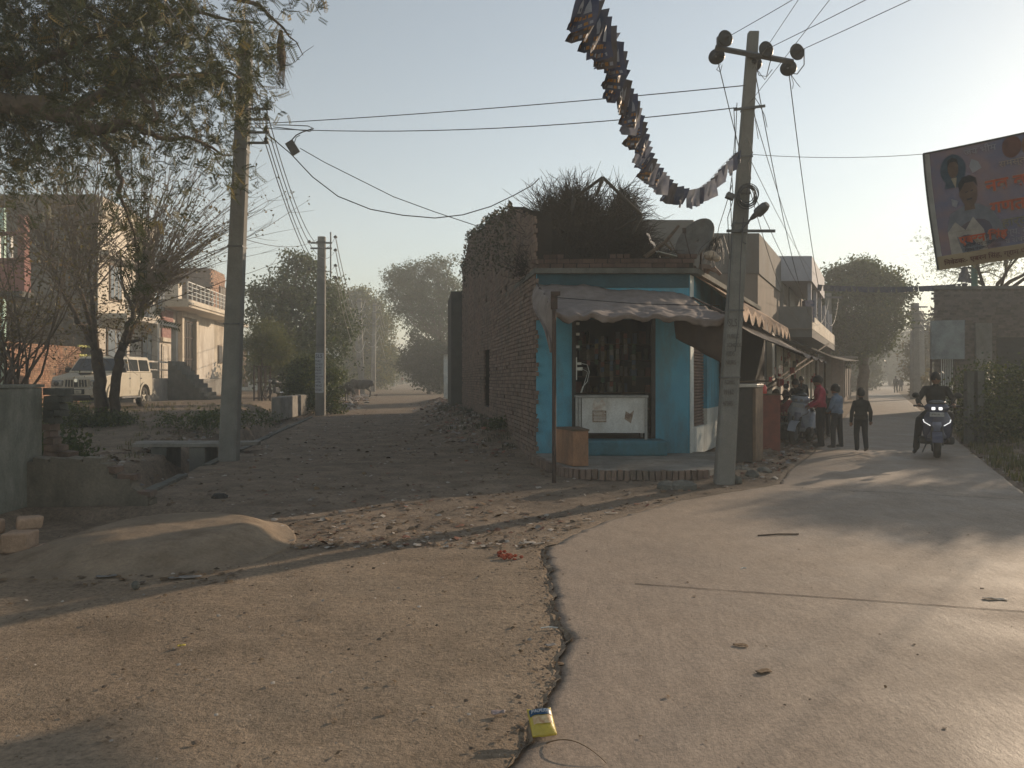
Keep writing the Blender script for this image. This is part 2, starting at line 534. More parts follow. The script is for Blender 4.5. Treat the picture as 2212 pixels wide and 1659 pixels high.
def build_ground():
    ys = np.concatenate([np.linspace(-40, -2, 20), np.arange(-1.5, 2.5, .25), np.arange(2.5, 8, .045), np.arange(8, 20, .08), np.arange(20, 40, .2), np.geomspace(40, 900, 70)])
    us = np.linspace(-1, 1, 601)
    us = np.sign(us) * (.55 * np.abs(us) + .45 * np.abs(us) ** 3)
    Y, U = np.meshgrid(ys, us, indexing='ij')
    X = U * (1.5 * np.maximum(Y, 0) + 14) + .12 * np.maximum(Y, 0)
    Z = gh(X, Y)
    # clods and footprints
    near = np.clip((22 - Y) / 12, 0, 1) * (Y > 0)
    inside = (X > road_l(Y) - .05) & (X < road_r(Y) + .05)
    rough = .35 + .22 * sst((Y - 6.5) / 2)
    Z = Z + near * (~inside) * (.022 * fbm(X * 6, Y * 6, 31) + .02 * np.maximum(0, fbm(X * 11, Y * 11, 36, 3) - .08)) * rough
    n, k = X.shape
    idx = np.arange(n * k).reshape(n, k)
    faces = np.stack([idx[:-1, :-1], idx[:-1, 1:], idx[1:, 1:], idx[1:, :-1]], -1).reshape(-1, 4)
    o = np_obj('ground', np.stack([X, Y, Z], -1).reshape(-1, 3), faces, SOIL, smooth=True)
    tag(o, kind='structure')
build_ground()

def build_road():
    ys = np.concatenate([np.linspace(-40, 2, 12), np.arange(2.2, 14, .05), np.arange(14, 40, .5), np.geomspace(40, 700, 60)])
    L = road_l(ys); Rr = road_r(ys)
    near = (ys < 30)
    L = L + near * (.07 * fbm(ys * 2.2, ys * 0, 41) + .10 * fbm(ys * 9, ys * 0, 42)) * 1.3
    Rr = Rr + near * .04 * fbm(ys * 3, ys * 0, 43)
    cols = 60
    t = np.linspace(0, 1, cols)
    X = L[:, None] * (1 - t) + Rr[:, None] * t
    Y = np.repeat(ys[:, None], cols, 1)
    Z = .006 + .018 * fbm(X * .6, Y * .6, 44) - (.003 + .008 * np.abs(fbm(X * 5, Y * 5, 45, 2))) * np.exp(-np.maximum(0, X - L[:, None]) / .05)
    # skirts
    X = np.concatenate([X[:, :1], X, X[:, -1:]], 1); Y = np.concatenate([Y[:, :1], Y, Y[:, -1:]], 1)
    Z = np.concatenate([Z[:, :1] - .15, Z, Z[:, -1:] - .15], 1)
    n, k = X.shape
    idx = np.arange(n * k).reshape(n, k)
    faces = np.stack([idx[:-1, :-1], idx[:-1, 1:], idx[1:, 1:], idx[1:, :-1]], -1).reshape(-1, 4)
    o = np_obj('road', np.stack([X, Y, Z], -1).reshape(-1, 3), faces, ROADM)
    tag(o, kind='structure')
    # joints cut across the slab, filled with dark dirt
    jm = M('joint dirt', (.035, .028, .022), rough=1)
    def joint(a, b, wd):
        mb = MB(); n = 60; pts = []
        for i in range(n + 1):
            s_ = i / n
            x = a[0] + (b[0] - a[0]) * s_; y = a[1] + (b[1] - a[1]) * s_ + .02 * float(fbm(s_ * 9, 2.0, 50))
            z = .006 + .018 * float(fbm(x * .6, y * .6, 44)) + .004
            pts.append((x, y, z))
        w2 = [wd * (.4 + .9 * float(vn(i * .7, 3.3, 51))) for i in range(n + 1)]
        mb.add([(p[0], p[1] - w, p[2]) for p, w in zip(pts, w2)] + [(p[0], p[1] + w, p[2]) for p, w in zip(pts, w2)],
               [(i, i + 1, n + 2 + i, n + 1 + i) for i in range(n)])
        mb.build('expansion_joint', jm, o)
    # dark crumbled dirt in the gap along the slab edge
    mb = MB(); m_ = ys.size; P1 = []; P2 = []
    for i in range(m_):
        if not (2.2 < ys[i] < 7.3): continue
        y_ = float(ys[i]); wl = .003 + .030 * float(vn(y_ * 3.1, 1.0, 52)) ** 2 + .03 * float(vn(y_ * 11, 2.0, 53)) ** 2; wr_ = .001 + .02 * float(vn(y_ * 7, 3.0, 54)) ** 2
        x_ = float(L[i]); P1.append((x_ - wl, y_, ghs(x_ - wl, y_) + .006)); P2.append((x_ + wr_, y_, .018 + .018 * float(fbm(x_ * .6, y_ * .6, 44))))
    n_ = len(P1); mb.add(P1 + P2, [(i, n_ + i, n_ + i + 1, i + 1) for i in range(n_ - 1)])
    mb.build('edge_crack', M('crumbled dark dirt', (.13, .10, .075), (.20, .155, .11), 22, 1, .6, 60), o)
    joint((.95, 5.92), (4.2, 5.0), .007)
    joint((3.0, 11.6), (7.4, 9.6), .008)
    joint((6.3, 18.5), (10.2, 16.2), .01)
build_road()

# ---- mud ramp over the drain mouth
def build_ramp():
    mud = M('dried mud', (.215, .165, .115), (.155, .12, .085), 1.8, .95, .5, 30, dirt=(.12, .085, .055), dscale=3)
    cx, cy = -3.3, 7.4
    def fn(u, v):
        a = 2 * math.pi * u
        r = v
        # rounded-rectangle footprint
        ex = 1.0 / max(1e-6, (abs(math.cos(a)) ** 2.5 + abs(math.sin(a)) ** 2.5) ** (1 / 2.5))
        rx, ry = 1.2, 1.38
        x = rx * ex * math.cos(a) * r; y = ry * ex * math.sin(a) * r
        x += .10 * float(fbm(math.cos(a) * 2 + 5, math.sin(a) * 2, 60)) * 2 * r
        x *= 1 - .16 * y / ry; x -= .22 * max(0, -y / ry) * r; y += -.10 * math.cos(a) * r
        h = .17 * (1 - float(sst((r - .50) / .50))) * (1 + .08 * x / rx)
        X, Y = cx + x, cy + y
        z = h + .035 * float(fbm(X * 2.5, Y * 2.5, 61)) + .02 * float(fbm(X * 9, Y * 9, 62)) * (1.6 if r > .7 else .6)
        return (X, Y, z - (.06 if r > .985 else 0))
    mb = MB(); mb.grid(fn, 120, 46)
    o = mb.build('mud_ramp', mud, smooth=True)
    tag(o, kind='structure')
    def lip(u, v):
        x = -6.2 + 2.9 * u; y = 6.35 + .95 * v + .1 * math.sin(u * 5); h = .045 * math.sin(math.pi * v) ** .6 * float(sst((1 - abs(2 * u - 1)) / .25))
        return (x, y, -.03 + h + .05 * float(fbm(x * 2, y * 2, 63)) * math.sin(math.pi * v))
    mb = MB(); mb.grid(lip, 60, 14); o = mb.build('mud_lip', SOIL, smooth=True); tag(o, kind='structure')
build_ramp()
# ================================================================= brick laying
def brick_mesh(name, l, d, h, mat, seed):
    r = random.Random(seed)
    mb = MB(); mb.box((0, 0, 0), (l, d, h))
    mb.v = [(x + r.uniform(-.005, .005), y + r.uniform(-.004, .004), z + r.uniform(-.004, .004)) for x, y, z in mb.v]
    return mb.mesh(name, mat)
def lay_bricks(parent, O, U, N, L, z0, top, mat, nsingle=300, skip=None, bl=.23, bh=.075, j=.013, key=None, proud=.014, seed=1, headers=True):
    r = random.Random(seed)
    O = Vector(O); U = Vector(U).normalized(); N = Vector(N).normalized()
    rot = Matrix((U, -N, Vector((0, 0, 1)))).transposed()
    out = []
    z = z0 + bh / 2; c = 0
    zmax = max(top(u_ * L / 20) for u_ in range(21))
    while z < zmax:
        u = -(c % 2) * bl / 2 + r.uniform(-.02, .02)
        head = headers and c % 3 == 2
        while u < L:
            w = (bl / 2 if head else bl) * r.uniform(.92, 1.05)
            uc = u + w / 2
            a, b = max(u, 0), min(u + w, L)
            if b - a > .04 and z + bh * .5 < top(uc) and not (skip and skip(uc, z)) and r.random() > .012:
                out.append((uc, z + .035 * math.sin(uc * .7 + c * .01) * .4, w))
            u += w + j
        z += bh + j; c += 1
    key = key or (lambda uc, zc: uc)
    out.sort(key=lambda q: key(q[0], q[1]))
    var = {}
    for k, (uc, zc, w) in enumerate(out[:nsingle]):
        kk = (w < bl * .7, k % 4)
        if kk not in var: var[kk] = brick_mesh('brick', (bl / 2 if kk[0] else bl) * .99, .05, bh, mat, k)
        o = bpy.data.objects.new('brick', var[kk]); COL.objects.link(o)
        o.parent = parent
        o.location = O + U * uc + Vector((0, 0, zc)) + N * (proud - .025 + r.uniform(-.006, .007)) - root_loc(parent)
        e = rot.to_euler(); e.y += r.uniform(-.02, .02); o.rotation_euler = e
    rest = out[nsingle:]
    if rest:
        mb = MB()
        for uc, zc, w in rest:
            mb.box(O + U * uc + Vector((0, 0, zc)) + N * (proud - .025 + r.uniform(-.006, .008)), (w, .05, bh * r.uniform(.93, 1.05)), rot=rot, tn=r.uniform(.01, .99))
        b = mb.build('brickwork', mat, parent)
        tag(b, kind='stuff')

BR_OLD = M('old brick', (.22, .155, .12), (.12, .085, .068), 5, .95, .4, 60, dirt=(.10, .085, .07), usetone=True)
BR_ORANGE = M('orange brick', (.33, .19, .115), (.24, .13, .085), 5, .9, .3, 60, dirt=(.24, .17, .11), usetone=True)
MORTAR = M('mortar', (.17, .14, .115), (.09, .075, .06), 6, 1, .5, 50)
MORTAR_D = M('dark joint', (.03, .024, .02), (.02, .016, .014), 6, 1, .4, 50)
BLUE = M('blue limewash', (.08, .27, .37), (.065, .22, .31), 1.6, .8, .2, 50, dirt=(.085, .13, .13), dscale=1.9)
BLUE_D = M('blue limewash old', (.05, .16, .21), (.045, .12, .15), 2.5, .9, .4, 40, dirt=(.04, .07, .07), dscale=1.8)
WHITEW = M('chalky whitewash', (.55, .56, .52), (.42, .44, .42), 3, .85, .3, 40, dirt=(.28, .25, .20), dscale=1.5)
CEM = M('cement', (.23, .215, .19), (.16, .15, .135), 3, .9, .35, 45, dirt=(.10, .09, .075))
CEM_D = M('dark stained cement', (.13, .125, .11), (.08, .08, .07), 2.4, .95, .4, 45, dirt=(.05, .05, .042))
DARKM = M('dark painted steel', (.05, .045, .04), (.03, .028, .026), 9, .6, .1, 60)
RUST = M('rusty steel', (.065, .042, .033), (.04, .03, .026), 10, .85, .3, 70)
WOOD = M('raw plywood', (.30, .16, .09), (.22, .115, .065), 4, .85, .25, 50, dirt=(.12, .075, .05), dscale=3)
WOODD = M('dark weathered wood', (.11, .075, .05), (.06, .045, .033), 6, .9, .4, 60)

SY = 14.6                                   # shop front
SX0, SX1 = ruin_x(SY) + 0.0, 3.38
SD = Vector((.478, 1, 0)).normalized()      # along the concrete road
SN = Vector((SD.y, -SD.x, 0))               # towards the road
PZ = .17                                    # top of the plinth
def wall_r(Y, off=0):                       # street line of the right-hand row
    return Vector((SX1 + .478 * (Y - SY), Y, 0)) + SN * off

# ---- plinth with soldier bricks
pl = thing('shop_plinth', 'cracked cement plinth with a curved row of upright bricks in front of the blue shop', 'plinth', (1.9, 13, 0))
edge = [(.46, 14.75), (.42, 14.45), (.50, 13.9), (.68, 12.95), (.86, 12.35), (1.05, 12.12), (1.35, 12.0), (1.7, 11.95), (2.2, 11.92), (2.7, 11.93), (3.08, 11.98)]
poly = edge + [(3.3, 12.3), (4.1, 14.7), (4.1, 14.9), (.46, 14.9)]
mb = MB(); mb.prism(poly, -.2, PZ - .012)
mb.build('plinth_slab', CEM, pl, bevel=.012)
mb = MB()
crm = M('crack', (.03, .026, .022), rough=1)
for pts in ([(1.2, 13.0), (1.6, 12.9), (1.85, 12.75), (2.3, 12.8), (2.5, 12.6)], [(2.3, 12.8), (2.45, 13.1), (2.9, 13.2), (3.1, 13.4)], [(1.6, 12.9), (1.5, 13.4), (1.1, 13.9)]):
    P = []
    for a, b in zip(pts, pts[1:]):
        for k in range(6):
            t_ = k / 6; P.append((a[0] + (b[0] - a[0]) * t_ + random.uniform(-.02, .02), a[1] + (b[1] - a[1]) * t_ + random.uniform(-.02, .02)))
    for a, b in zip(P, P[1:]):
        w = random.uniform(.004, .009)
        mb.quad((a[0], a[1] - w, PZ - .008), (b[0], b[1] - w, PZ - .008), (b[0], b[1] + w, PZ - .008), (a[0], a[1] + w, PZ - .008))
mb.build('crack_lines', crm, pl)
# walk the curved edge and stand bricks on end
bm = [brick_mesh('brick', .075, .11, .15, BR_OLD, 100 + k) for k in range(4)]
dists = [0]
for a, b in zip(edge, edge[1:]): dists.append(dists[-1] + math.hypot(b[0] - a[0], b[1] - a[1]))
s_ = .1; k = 0
while s_ < dists[-1]:
    x = np.interp(s_, dists, [e[0] for e in edge]); y = np.interp(s_, dists, [e[1] for e in edge])
    x2 = np.interp(s_ + .05, dists, [e[0] for e in edge]); y2 = np.interp(s_ + .05, dists, [e[1] for e in edge])
    x1 = np.interp(s_ - .05, dists, [e[0] for e in edge]); y1 = np.interp(s_ - .05, dists, [e[1] for e in edge])
    ang = math.atan2(y2 - y1, x2 - x1)
    o = bpy.data.objects.new('brick', bm[k % 4]); COL.objects.link(o); o.parent = pl
    o.location = Vector((x + .02 * math.sin(ang), y - .02 * math.cos(ang), .082 + random.uniform(-.008, .006))) - root_loc(pl)
    o.rotation_euler = (random.uniform(-.04, .04), random.uniform(-.05, .05), ang)
    s_ += .092 + random.uniform(-.004, .008); k += 1

# ---- the corner shop
shop = thing('corner_shop', 'single storey corner shop with bright blue front and deep dark doorway', 'shop', ((SX0 + SX1) / 2, SY, PZ))
ZT = 3.56
OX0 = at(1240, 0, SY).x; OX1 = at(1412, 0, SY).x; OZ1 = 2.72
mb = MB()
th = .24
mb.bbox((SX0 + .003, SY, PZ - .1), (OX0, SY + th, ZT))
mb.bbox((OX1, SY, PZ - .1), (SX1 - .004, SY + th, ZT))
mb.bbox((OX0, SY, OZ1), (OX1, SY + th, ZT))
mb.build('front_wall', BLUE, shop)
ledge = MB(); ledge.bbox((1.38, 14.08, PZ - .02), (2.86, SY - .003, PZ + .27))
ledge.build('step', BLUE_D, shop, bevel=.05)
band = MB(); band.bbox((SX0 + .02, SY - .02, 3.30), (SX1 - .02, SY - .003, ZT - .003)); band.build('upper_band', M('dark blue band', (.028, .07, .088), (.022, .05, .06), 2.5, .9, .4, 40), shop)  # top strip of the front wall in a darker blue
# wall towards the concrete road with a roller shutter
A = Vector((SX1, SY, 0)); 
def rp(t_, z, off=0): return A + SD * t_ + SN * off + Vector((0, 0, z))
def rwall(name, t0, t1, z0, z1, mat, par, o0=-.22, o1=0):
    mb = MB(); a, b, c, d = rp(t0, 0, o0), rp(t1, 0, o0), rp(t1, 0, o1), rp(t0, 0, o1)
    mb.prism([(p.x, p.y) for p in (a, b, c, d)], z0, z1); return mb.build(name, mat, par)
rwall('side_wall', .275, .30, PZ - .1, ZT, WHITEW, shop)
mb = MB(); p_, q_ = rp(.0, 0, .004), rp(.29, 0, .004); mb.prism([(p_.x, p_.y + .01), (q_.x, q_.y), (q_.x + .006, q_.y), (p_.x + .012, p_.y + .01)], PZ - .1, ZT - .01); mb.build('corner_whitewash', WHITEW, shop)
rwall('side_wall', .30, 1.62, PZ - .1, .62, WHITEW, shop)
rwall('side_wall', .30, 1.62, 2.6, ZT, BLUE, shop)
rwall('side_wall', 1.62, 8.8, .95, ZT, BLUE, shop)
rwall('side_wall', 1.62, 8.8, PZ - .1, .95, WHITEW, shop)
shut = MB()
shm = M('shutter steel', (.20, .14, .115), (.13, .09, .075), 8, .6, .2, 60)
sh = rwall('shutter_backing', .303, 1.617, .62, 2.6, RUST, shop, -.15, -.10)
z = .64; sl_me = None
while z < 2.58:
    if sl_me is None:
        mb = MB(); mb.tube([(-.65, 0, 0), (.65, 0, 0)], .028, 8); sl_me = mb.mesh('shutter_slat', shm, smooth=True)
    o = link('shutter_slat', sl_me, shop, rp(.96, z, -.095) - root_loc(shop)); o.rotation_euler = (0, 0, math.atan2(SD.y, SD.x))
    z += .062
# door jambs, interior room, roof
mb = MB(); mb.bbox((OX0 - .04, SY - .03, PZ + .27), (OX0 + .035, SY + .05, OZ1 + .04)); mb.bbox((OX1 - .05, SY - .03, PZ + .27), (OX1 + .03, SY + .05, OZ1 + .04)); mb.bbox((OX0 - .04, SY - .031, OZ1), (OX1 + .03, SY + .049, OZ1 + .06))
mb.build('door_frame', DARKM, shop)
ROOM = M('dark room plaster', (.04, .033, .028), (.025, .022, .02), 3, .95, .3, 30)  # near-black plaster for the shop interior and the stall back
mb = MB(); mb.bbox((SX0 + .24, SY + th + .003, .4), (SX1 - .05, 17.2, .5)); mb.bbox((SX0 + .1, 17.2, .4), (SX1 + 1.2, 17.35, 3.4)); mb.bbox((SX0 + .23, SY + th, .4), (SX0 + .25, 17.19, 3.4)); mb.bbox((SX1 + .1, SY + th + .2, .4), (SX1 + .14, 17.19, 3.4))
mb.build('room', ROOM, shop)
mb = MB()
cr = [(SX0 - .03, SY - .12), (SX1 + .12, SY - .12), (SX1 + .10 + .478 * 8.0, SY + 7.9), (SX0 - 1.15, SY + 7.9)]
mb.prism(cr, ZT, ZT + .10); mb.build('roof_slab', CEM_D, shop)
# crumbling brick parapet on the slab
par = MB(); par.bbox((SX0 + .05, SY - .06, ZT + .10), (SX1 + .05, SY + .12, ZT + .30))
par.build('parapet_core', MORTAR_D, shop)
lay_bricks(shop, (SX0 + .02, SY - .06, 0), (1, 0, 0), (0, -1, 0), SX1 - SX0 + .05, ZT + .105, lambda u: ZT + .33 + .05 * math.sin(u * 5), M('dark parapet brick', (.10, .06, .045), (.06, .04, .033), 5, .95, .4, 60, usetone=True), 70, seed=5)

# ---- shelves and goods in the dark room
shelf = thing('shop_shelves', 'dark wooden shelf rack along the back wall inside the blue shop', 'shelves', (1.9, 16.9, .5))
mb = MB()
for zz in (.9, 1.25, 1.6, 1.95, 2.3): mb.bbox((.9, 16.62, zz), (3.2, 17.0, zz + .025))
mb.build('shelf_board', WOODD, shelf)
mb = MB()
for xx in (.9, 1.65, 2.4, 3.17): mb.bbox((xx, 16.61, .5), (xx + .03, 17.01, 2.6))
mb.build('upright', WOODD, shelf)
pk_cols = [(.13, .11, .085), (.15, .05, .035), (.05, .08, .12), (.17, .16, .14), (.05, .09, .05), (.17, .13, .05)]
pk_m = [M('packet %s' % 'abcdef'[k], c, tuple(x * .6 for x in c), 20, .5, .05) for k, c in enumerate(pk_cols)]
goods = []
for zz in (.925, 1.275, 1.625, 1.975, 2.325):
    x = .97
    while x < 3.1:
        w = random.uniform(.06, .16); h = random.uniform(.12, .28)
        if random.random() < .8:
            mb = MB(); k = random.randrange(6)
            if random.random() < .6:
                mb.box((0, 0, h / 2), (w, .1, h)); nm = 'goods_box'
            else:
                mb.lathe([(w / 2, 0), (w / 2, h * .75), (w * .3, h * .85), (w * .3, h)], 10); nm = 'jar'
            me = mb.mesh(nm, pk_m[k])
            o = link(nm, me, None, (x + w / 2, 16.75 + random.uniform(-.05, .05), zz)); 
            tag(o, 'small packaged goods standing on the dark shelves inside the blue shop', 'shop goods', 'goods on the shelves of the blue shop')
        x += w + random.uniform(.01, .08)
PALE = M('pale plastic', (.55, .55, .52), (.42, .42, .40), 20, .5)
# hanging sachet strips in the opening
for k in range(8):
    x = OX0 + .22 + k * .15 + random.uniform(-.05, .05); 
    if x > OX1 - .08: break
    ztop = random.uniform(2.2, 2.5); n = random.randint(2, 9)
    t = thing('sachet_strip', 'strip of small shiny sachets hanging in the doorway of the blue shop', 'sachet strip', (x, 15.1 + random.uniform(0, .35), ztop), 'sachet strips hanging in the shop doorway')
    for q in range(n):
        mb = MB(); mb.box((x + random.uniform(-.004, .004), t.location.y, ztop - .06 - q * .105), (.07, .008, .095), rz=random.uniform(-.3, .3))
        mb.build('sachet', pk_m[random.randrange(6)] if random.random() < .95 else PALE, t)
# switchboard and charger on the left jamb
sb = thing('switchboard', 'white socket board with a charger and dangling cable on the left door jamb', 'switchboard', (OX0 + .05, SY - .04, 1.72))
mb = MB(); mb.bbox((OX0 + .036, SY - .03, 1.55), (OX0 + .055, SY + .1, 1.98)); mb.build('board', PALE, sb)
mb = MB(); mb.box((OX0 + .10, SY, 1.86), (.08, .05, .045)); mb.box((OX0 + .11, SY, 1.76), (.10, .05, .06)); mb.build('plug', PALE, sb, bevel=.006)
mb = MB(); mb.tube([(OX0 + .15, SY, 1.86), (OX0 + .25, SY, 1.84), (OX0 + .29, SY, 1.7), (OX0 + .25, SY - .02, 1.52), (OX0 + .16, SY - .05, 1.42), (OX0 + .12, SY - .06, 1.31)], .006, 5)
mb.tube([(OX0 + .16, SY, 1.76), (OX0 + .26, SY, 1.70), (OX0 + .2, SY, 1.5), (OX0 + .14, SY - .05, 1.31)], .006, 5); mb.build('cable', PALE, sb)
for k, zz in enumerate((2.18, 2.42, 2.62)):
    o = MB().box((OX0 + .07, SY + .02, zz), (.07, .05, .05)).build('fitting', PALE); tag(o, ('lowest', 'middle', 'topmost')[k] + ' of three small white fittings on the left door jamb of the shop', 'fitting')

# ---- white counter in the doorway
CX0, CX1 = at(1243, 0, 14.35).x, at(1398, 0, 14.35).x
ctr = thing('shop_counter', 'white sheet-fronted shop counter with two torn brown posters', 'counter', ((CX0 + CX1) / 2, 14.35, .44))
WP = M('white counter sheet', (.50, .50, .49), (.40, .40, .39), 2, .6, .1, 40, dirt=(.26, .23, .20), dscale=2)
mb = MB(); mb.bbox((CX0 + .12, 14.34, .56), (CX1 - .03, 14.36, 1.22)); mb.build('front_panel', WP, ctr)
mb = MB(); mb.bbox((CX0 + .02, 14.37, .60), (CX1 - .02, 14.84, 1.20)); mb.build('carcass', CEM_D, ctr)
AL = M('dull aluminium', (.24, .24, .235), (.17, .17, .165), 8, .5, .1, 50, metal=.3)
mb = MB(); mb.bbox((CX0 - .01, 14.30, 1.222), (CX1 + .015, 14.86, 1.265)); mb.build('counter_top', AL, ctr, bevel=.004)
mb = MB()
for x in (CX0, CX1 - .045):
    for y in (14.32, 14.80): mb.bbox((x, y, .44), (x + .045, y + .045, 1.219))
mb.bbox((CX0 + .055, 14.325, .44), (CX0 + .105, 14.365, 1.219))
mb.build('corner_post', AL, ctr)
PB = M('brown torn poster', (.13, .085, .065), (.25, .20, .16), 14, .9, .1, 60, lo=.4, hi=.6)
PB2 = M('pale poster remains', (.33, .26, .22), (.45, .43, .40), 10, .9, .1, 60)
mb = MB(); mb.bbox((1.50, 14.334, .76), (1.76, 14.3385, .98)); mb.build('poster', PB, ctr)
mb = MB(); mb.extrude([(1.50, 14.3385, .99), (1.75, 14.3385, .99), (1.74, 14.3385, 1.12), (1.68, 14.3385, 1.19), (1.60, 14.3385, 1.11), (1.53, 14.3385, 1.18)], (0, -.003, 0)); mb.build('poster_remains', PB2, ctr)
mb = MB(); mb.extrude([(2.10, 14.3385, .82), (2.22, 14.3385, .74), (2.28, 14.3385, .99), (2.20, 14.3385, .92), (2.12, 14.3385, .97)], (0, -.003, 0)); mb.build('poster_remains', PB, ctr)
for k in range(7):
    mb = MB(); mb.bbox((1.515 + random.uniform(0, .01), 14.3305, .79 + k * .026), (1.72 + random.uniform(0, .03), 14.3335, .802 + k * .026)); mb.build('print_line', PB2, ctr)

# ---- plywood box
bx = thing('wooden_box', 'plain brown plywood box with hinged lid standing on the plinth beside the post', 'box', (.98, 12.75, PZ))
B0 = at(1237, 1003, 12.4); 
mb = MB(); pts = [(1.00, 12.3), (1.26, 12.32), (1.19, 13.1), (.80, 13.05)]
q = [(at(1212, 0, 12.75).x, 12.75), (at(1237, 0, 12.3).x, 12.30), (at(1270, 0, 12.42).x, 12.42), (at(1256, 0, 13.1).x, 13.15), (at(1200, 0, 13.2).x, 13.2)]
q = [(.985, 12.35), (1.235, 12.42), (1.13, 13.15), (.72, 13.05)]
mb.prism(q, PZ, PZ + .56); mb.build('case', WOOD, bx, bevel=.004)
mb = MB(); q2 = [(.985, 12.33), (1.25, 12.40), (1.14, 13.17), (.71, 13.07)]; mb.prism(q2, PZ + .563, PZ + .59); mb.build('lid', WOODD, bx, bevel=.003)

# ---- steel post with bracket and the bundled cloth
post = thing('awning_post', 'thin dark steel post holding up the left corner of the awning', 'post', (at(1197, 0, 11.6).x, 11.6, 0))
px_ = post.location.x
mb = MB(); mb.tube([(px_, 11.6, -.1), (px_, 11.6, 2.62)], .032, 8); mb.build('shaft', RUST, post)
mb = MB(); mb.box((px_, 11.6, 2.76), (.1, .08, .26)); mb.box((px_ + .02, 11.57, 2.86), (.14, .06, .06)); mb.build('bracket', RUST, post)

TARP = cloth_mat('grey tarpaulin', (.17, .135, .118), (.24, .20, .18), .04, 5)
TARP2 = cloth_mat('brown canvas', (.11, .08, .062), (.075, .058, .048), .10, 4)
aw = thing('tarpaulin_awning', 'sagging grey tarpaulin awning over the front of the blue shop', 'awning', (2, 13, 2.9))
def awf(u, v):
    # u along the front, v from the wall (0) to the outer edge (1)
    xb, xf = .47 + 2.95 * u, px_ + .03 + (3.28 - px_) * u
    yb, yf = 14.56 - .0 * u, 11.75 + .2 * math.sin(u * 3.1)
    zb = 3.36 - .12 * u - .25 * max(0, u - .75) * 2
    zf = 2.62 - .05 * u
    x = xb + (xf - xb) * v; y = yb + (yf - yb) * v
    z = zb + (zf - zb) * (v ** .8)
    sag = .10 * math.sin(math.pi * v) + .05 * abs(math.sin(u * 9.4)) * v ** 2
    wr = .13 * float(fbm(u * 7 + v * 1.5, v * 5, 70)) + .07 * float(fbm(u * 20, v * 12, 71)) + .03 * math.sin(u * 31 + 9 * float(fbm(u * 3, v * 3, 74))) * v ** 2 - .03 * v ** 6 * (.6 + abs(math.sin(u * 10.3 + 1.8 * math.sin(u * 5))))
    return (x, y, z - sag * .5 + wr)
mb = MB(); mb.grid(awf, 90, 34)
# ragged hanging hem
def hem(u, v):
    x, y, z = awf(u, 1.0)
    d = (.05 + .035 * abs(math.sin(u * 10.3 + 1.8 * math.sin(u * 5))) + .10 * abs(float(fbm(u * 14, 0, 72))))
    return (x, y + .05 * v + .03 * v * math.sin(u * 40), z - v * d)
mb.grid(hem, 90, 4)
o = mb.build('tarpaulin', TARP, aw, smooth=True)
s_ = o.modifiers.new('thickness', 'SOLIDIFY'); s_.thickness = .006
mb = MB(); mb.tube([awf(0, 0), (px_, 11.62, 2.60)], .02, 6); mb.tube([awf(1, 0), (3.30, 11.72, 2.55)], .02, 6)
mb.build('frame_rod', RUST, aw)
fl = MB()
def flap(u, v):
    a = Vector((2.65, 12.6, 2.56)); b = Vector((3.33, 11.75, 2.48)); c = Vector((3.40, 12.0, 1.75)); d = Vector((2.72, 12.75, 2.25))
    p = (a * (1 - u) + b * u) * (1 - v) + (d * (1 - u) + c * u) * v
    p.y += .04 * math.sin(u * 14) * v; return p
fl.grid(flap, 24, 8); o = fl.build('side_flap', TARP2, aw, smooth=True); o.modifiers.new('thickness', 'SOLIDIFY').thickness = .006
bun = MB()
def bund(u, v):
    # gathered cloth hanging at the left end
    top = Vector((.47, 14.3, 3.33)).lerp(Vector((px_ - .02, 11.8, 2.75)), v)
    bot = Vector((px_ - .03, 11.7, 1.98))
    w = (1 - u) ** .42
    mid = bot.lerp(top, w)
    mid.x += -.16 * math.sin(math.pi * u ** .8) * (1 - v) + .03 * math.sin(v * 19 + u * 3)
    mid.z -= .10 * math.sin(math.pi * u)
    mid.y += .05 * math.cos(v * 23)
    return mid
bun.grid(bund, 20, 26); o = bun.build('gathered_cloth', TARP, aw, smooth=True); o.modifiers.new('thickness', 'SOLIDIFY').thickness = .006
wm = M('cable black', (.025, .025, .027), rough=.6, b=0)
wr = MB(); wr.tube([(px_ + .03, 11.55, 2.80), (1.9, 11.7, 2.72), (3.1, 11.5, 2.67)], .006, 4)
o = wr.build('wire', wm); tag(o, 'thin wire stretched across the awning from its post to the concrete pole', 'wire')

# ================================================================= old brick house behind the shop
U = Vector((-.148, 1, 0)).normalized(); N = Vector((-1, -.148, 0)).normalized()
old = thing('old_brick_house', 'tall ruined brick house with ragged wall top along the dirt lane', 'house', (ruin_x(22), 22, 0))
prof = [(1159, 600), (1157, 470), (1143, 461), (1122, 455), (1104, 447), (1092, 458), (1079, 461), (1053, 475), (1045, 488), (1038, 495), (1027, 500), (1014, 507), (1009, 540), (1004, 566)]
pu = []; pz = []
for x, y in prof:
    Y = along(x, .457, 14.6, -.148); pu.append((Y - 14.6) * math.sqrt(1 + .148 ** 2)); pz.append(1.6 + (815 - y) / F * Y)
pu[0] = -.01
LR = 16.8
pu.append(LR); pz.append(pz[-1])
def rtop(u): return float(np.interp(u, pu, pz)) + .12 * float(fbm(u * 3, 0, 80)) 
O0 = Vector((ruin_x(14.6), 14.6, 0))
def rw_poly():
    us = np.linspace(0, LR, 90); return [(u, rtop(u)) for u in us]
pp = rw_poly()
wy0 = (along(1058, .457, 14.6, -.148) - 14.6) * 1.011; wy1 = (along(1047, .457, 14.6, -.148) - 14.6) * 1.011
wz0 = .75; wz1 = 1.6 + 70 / F * 19.9
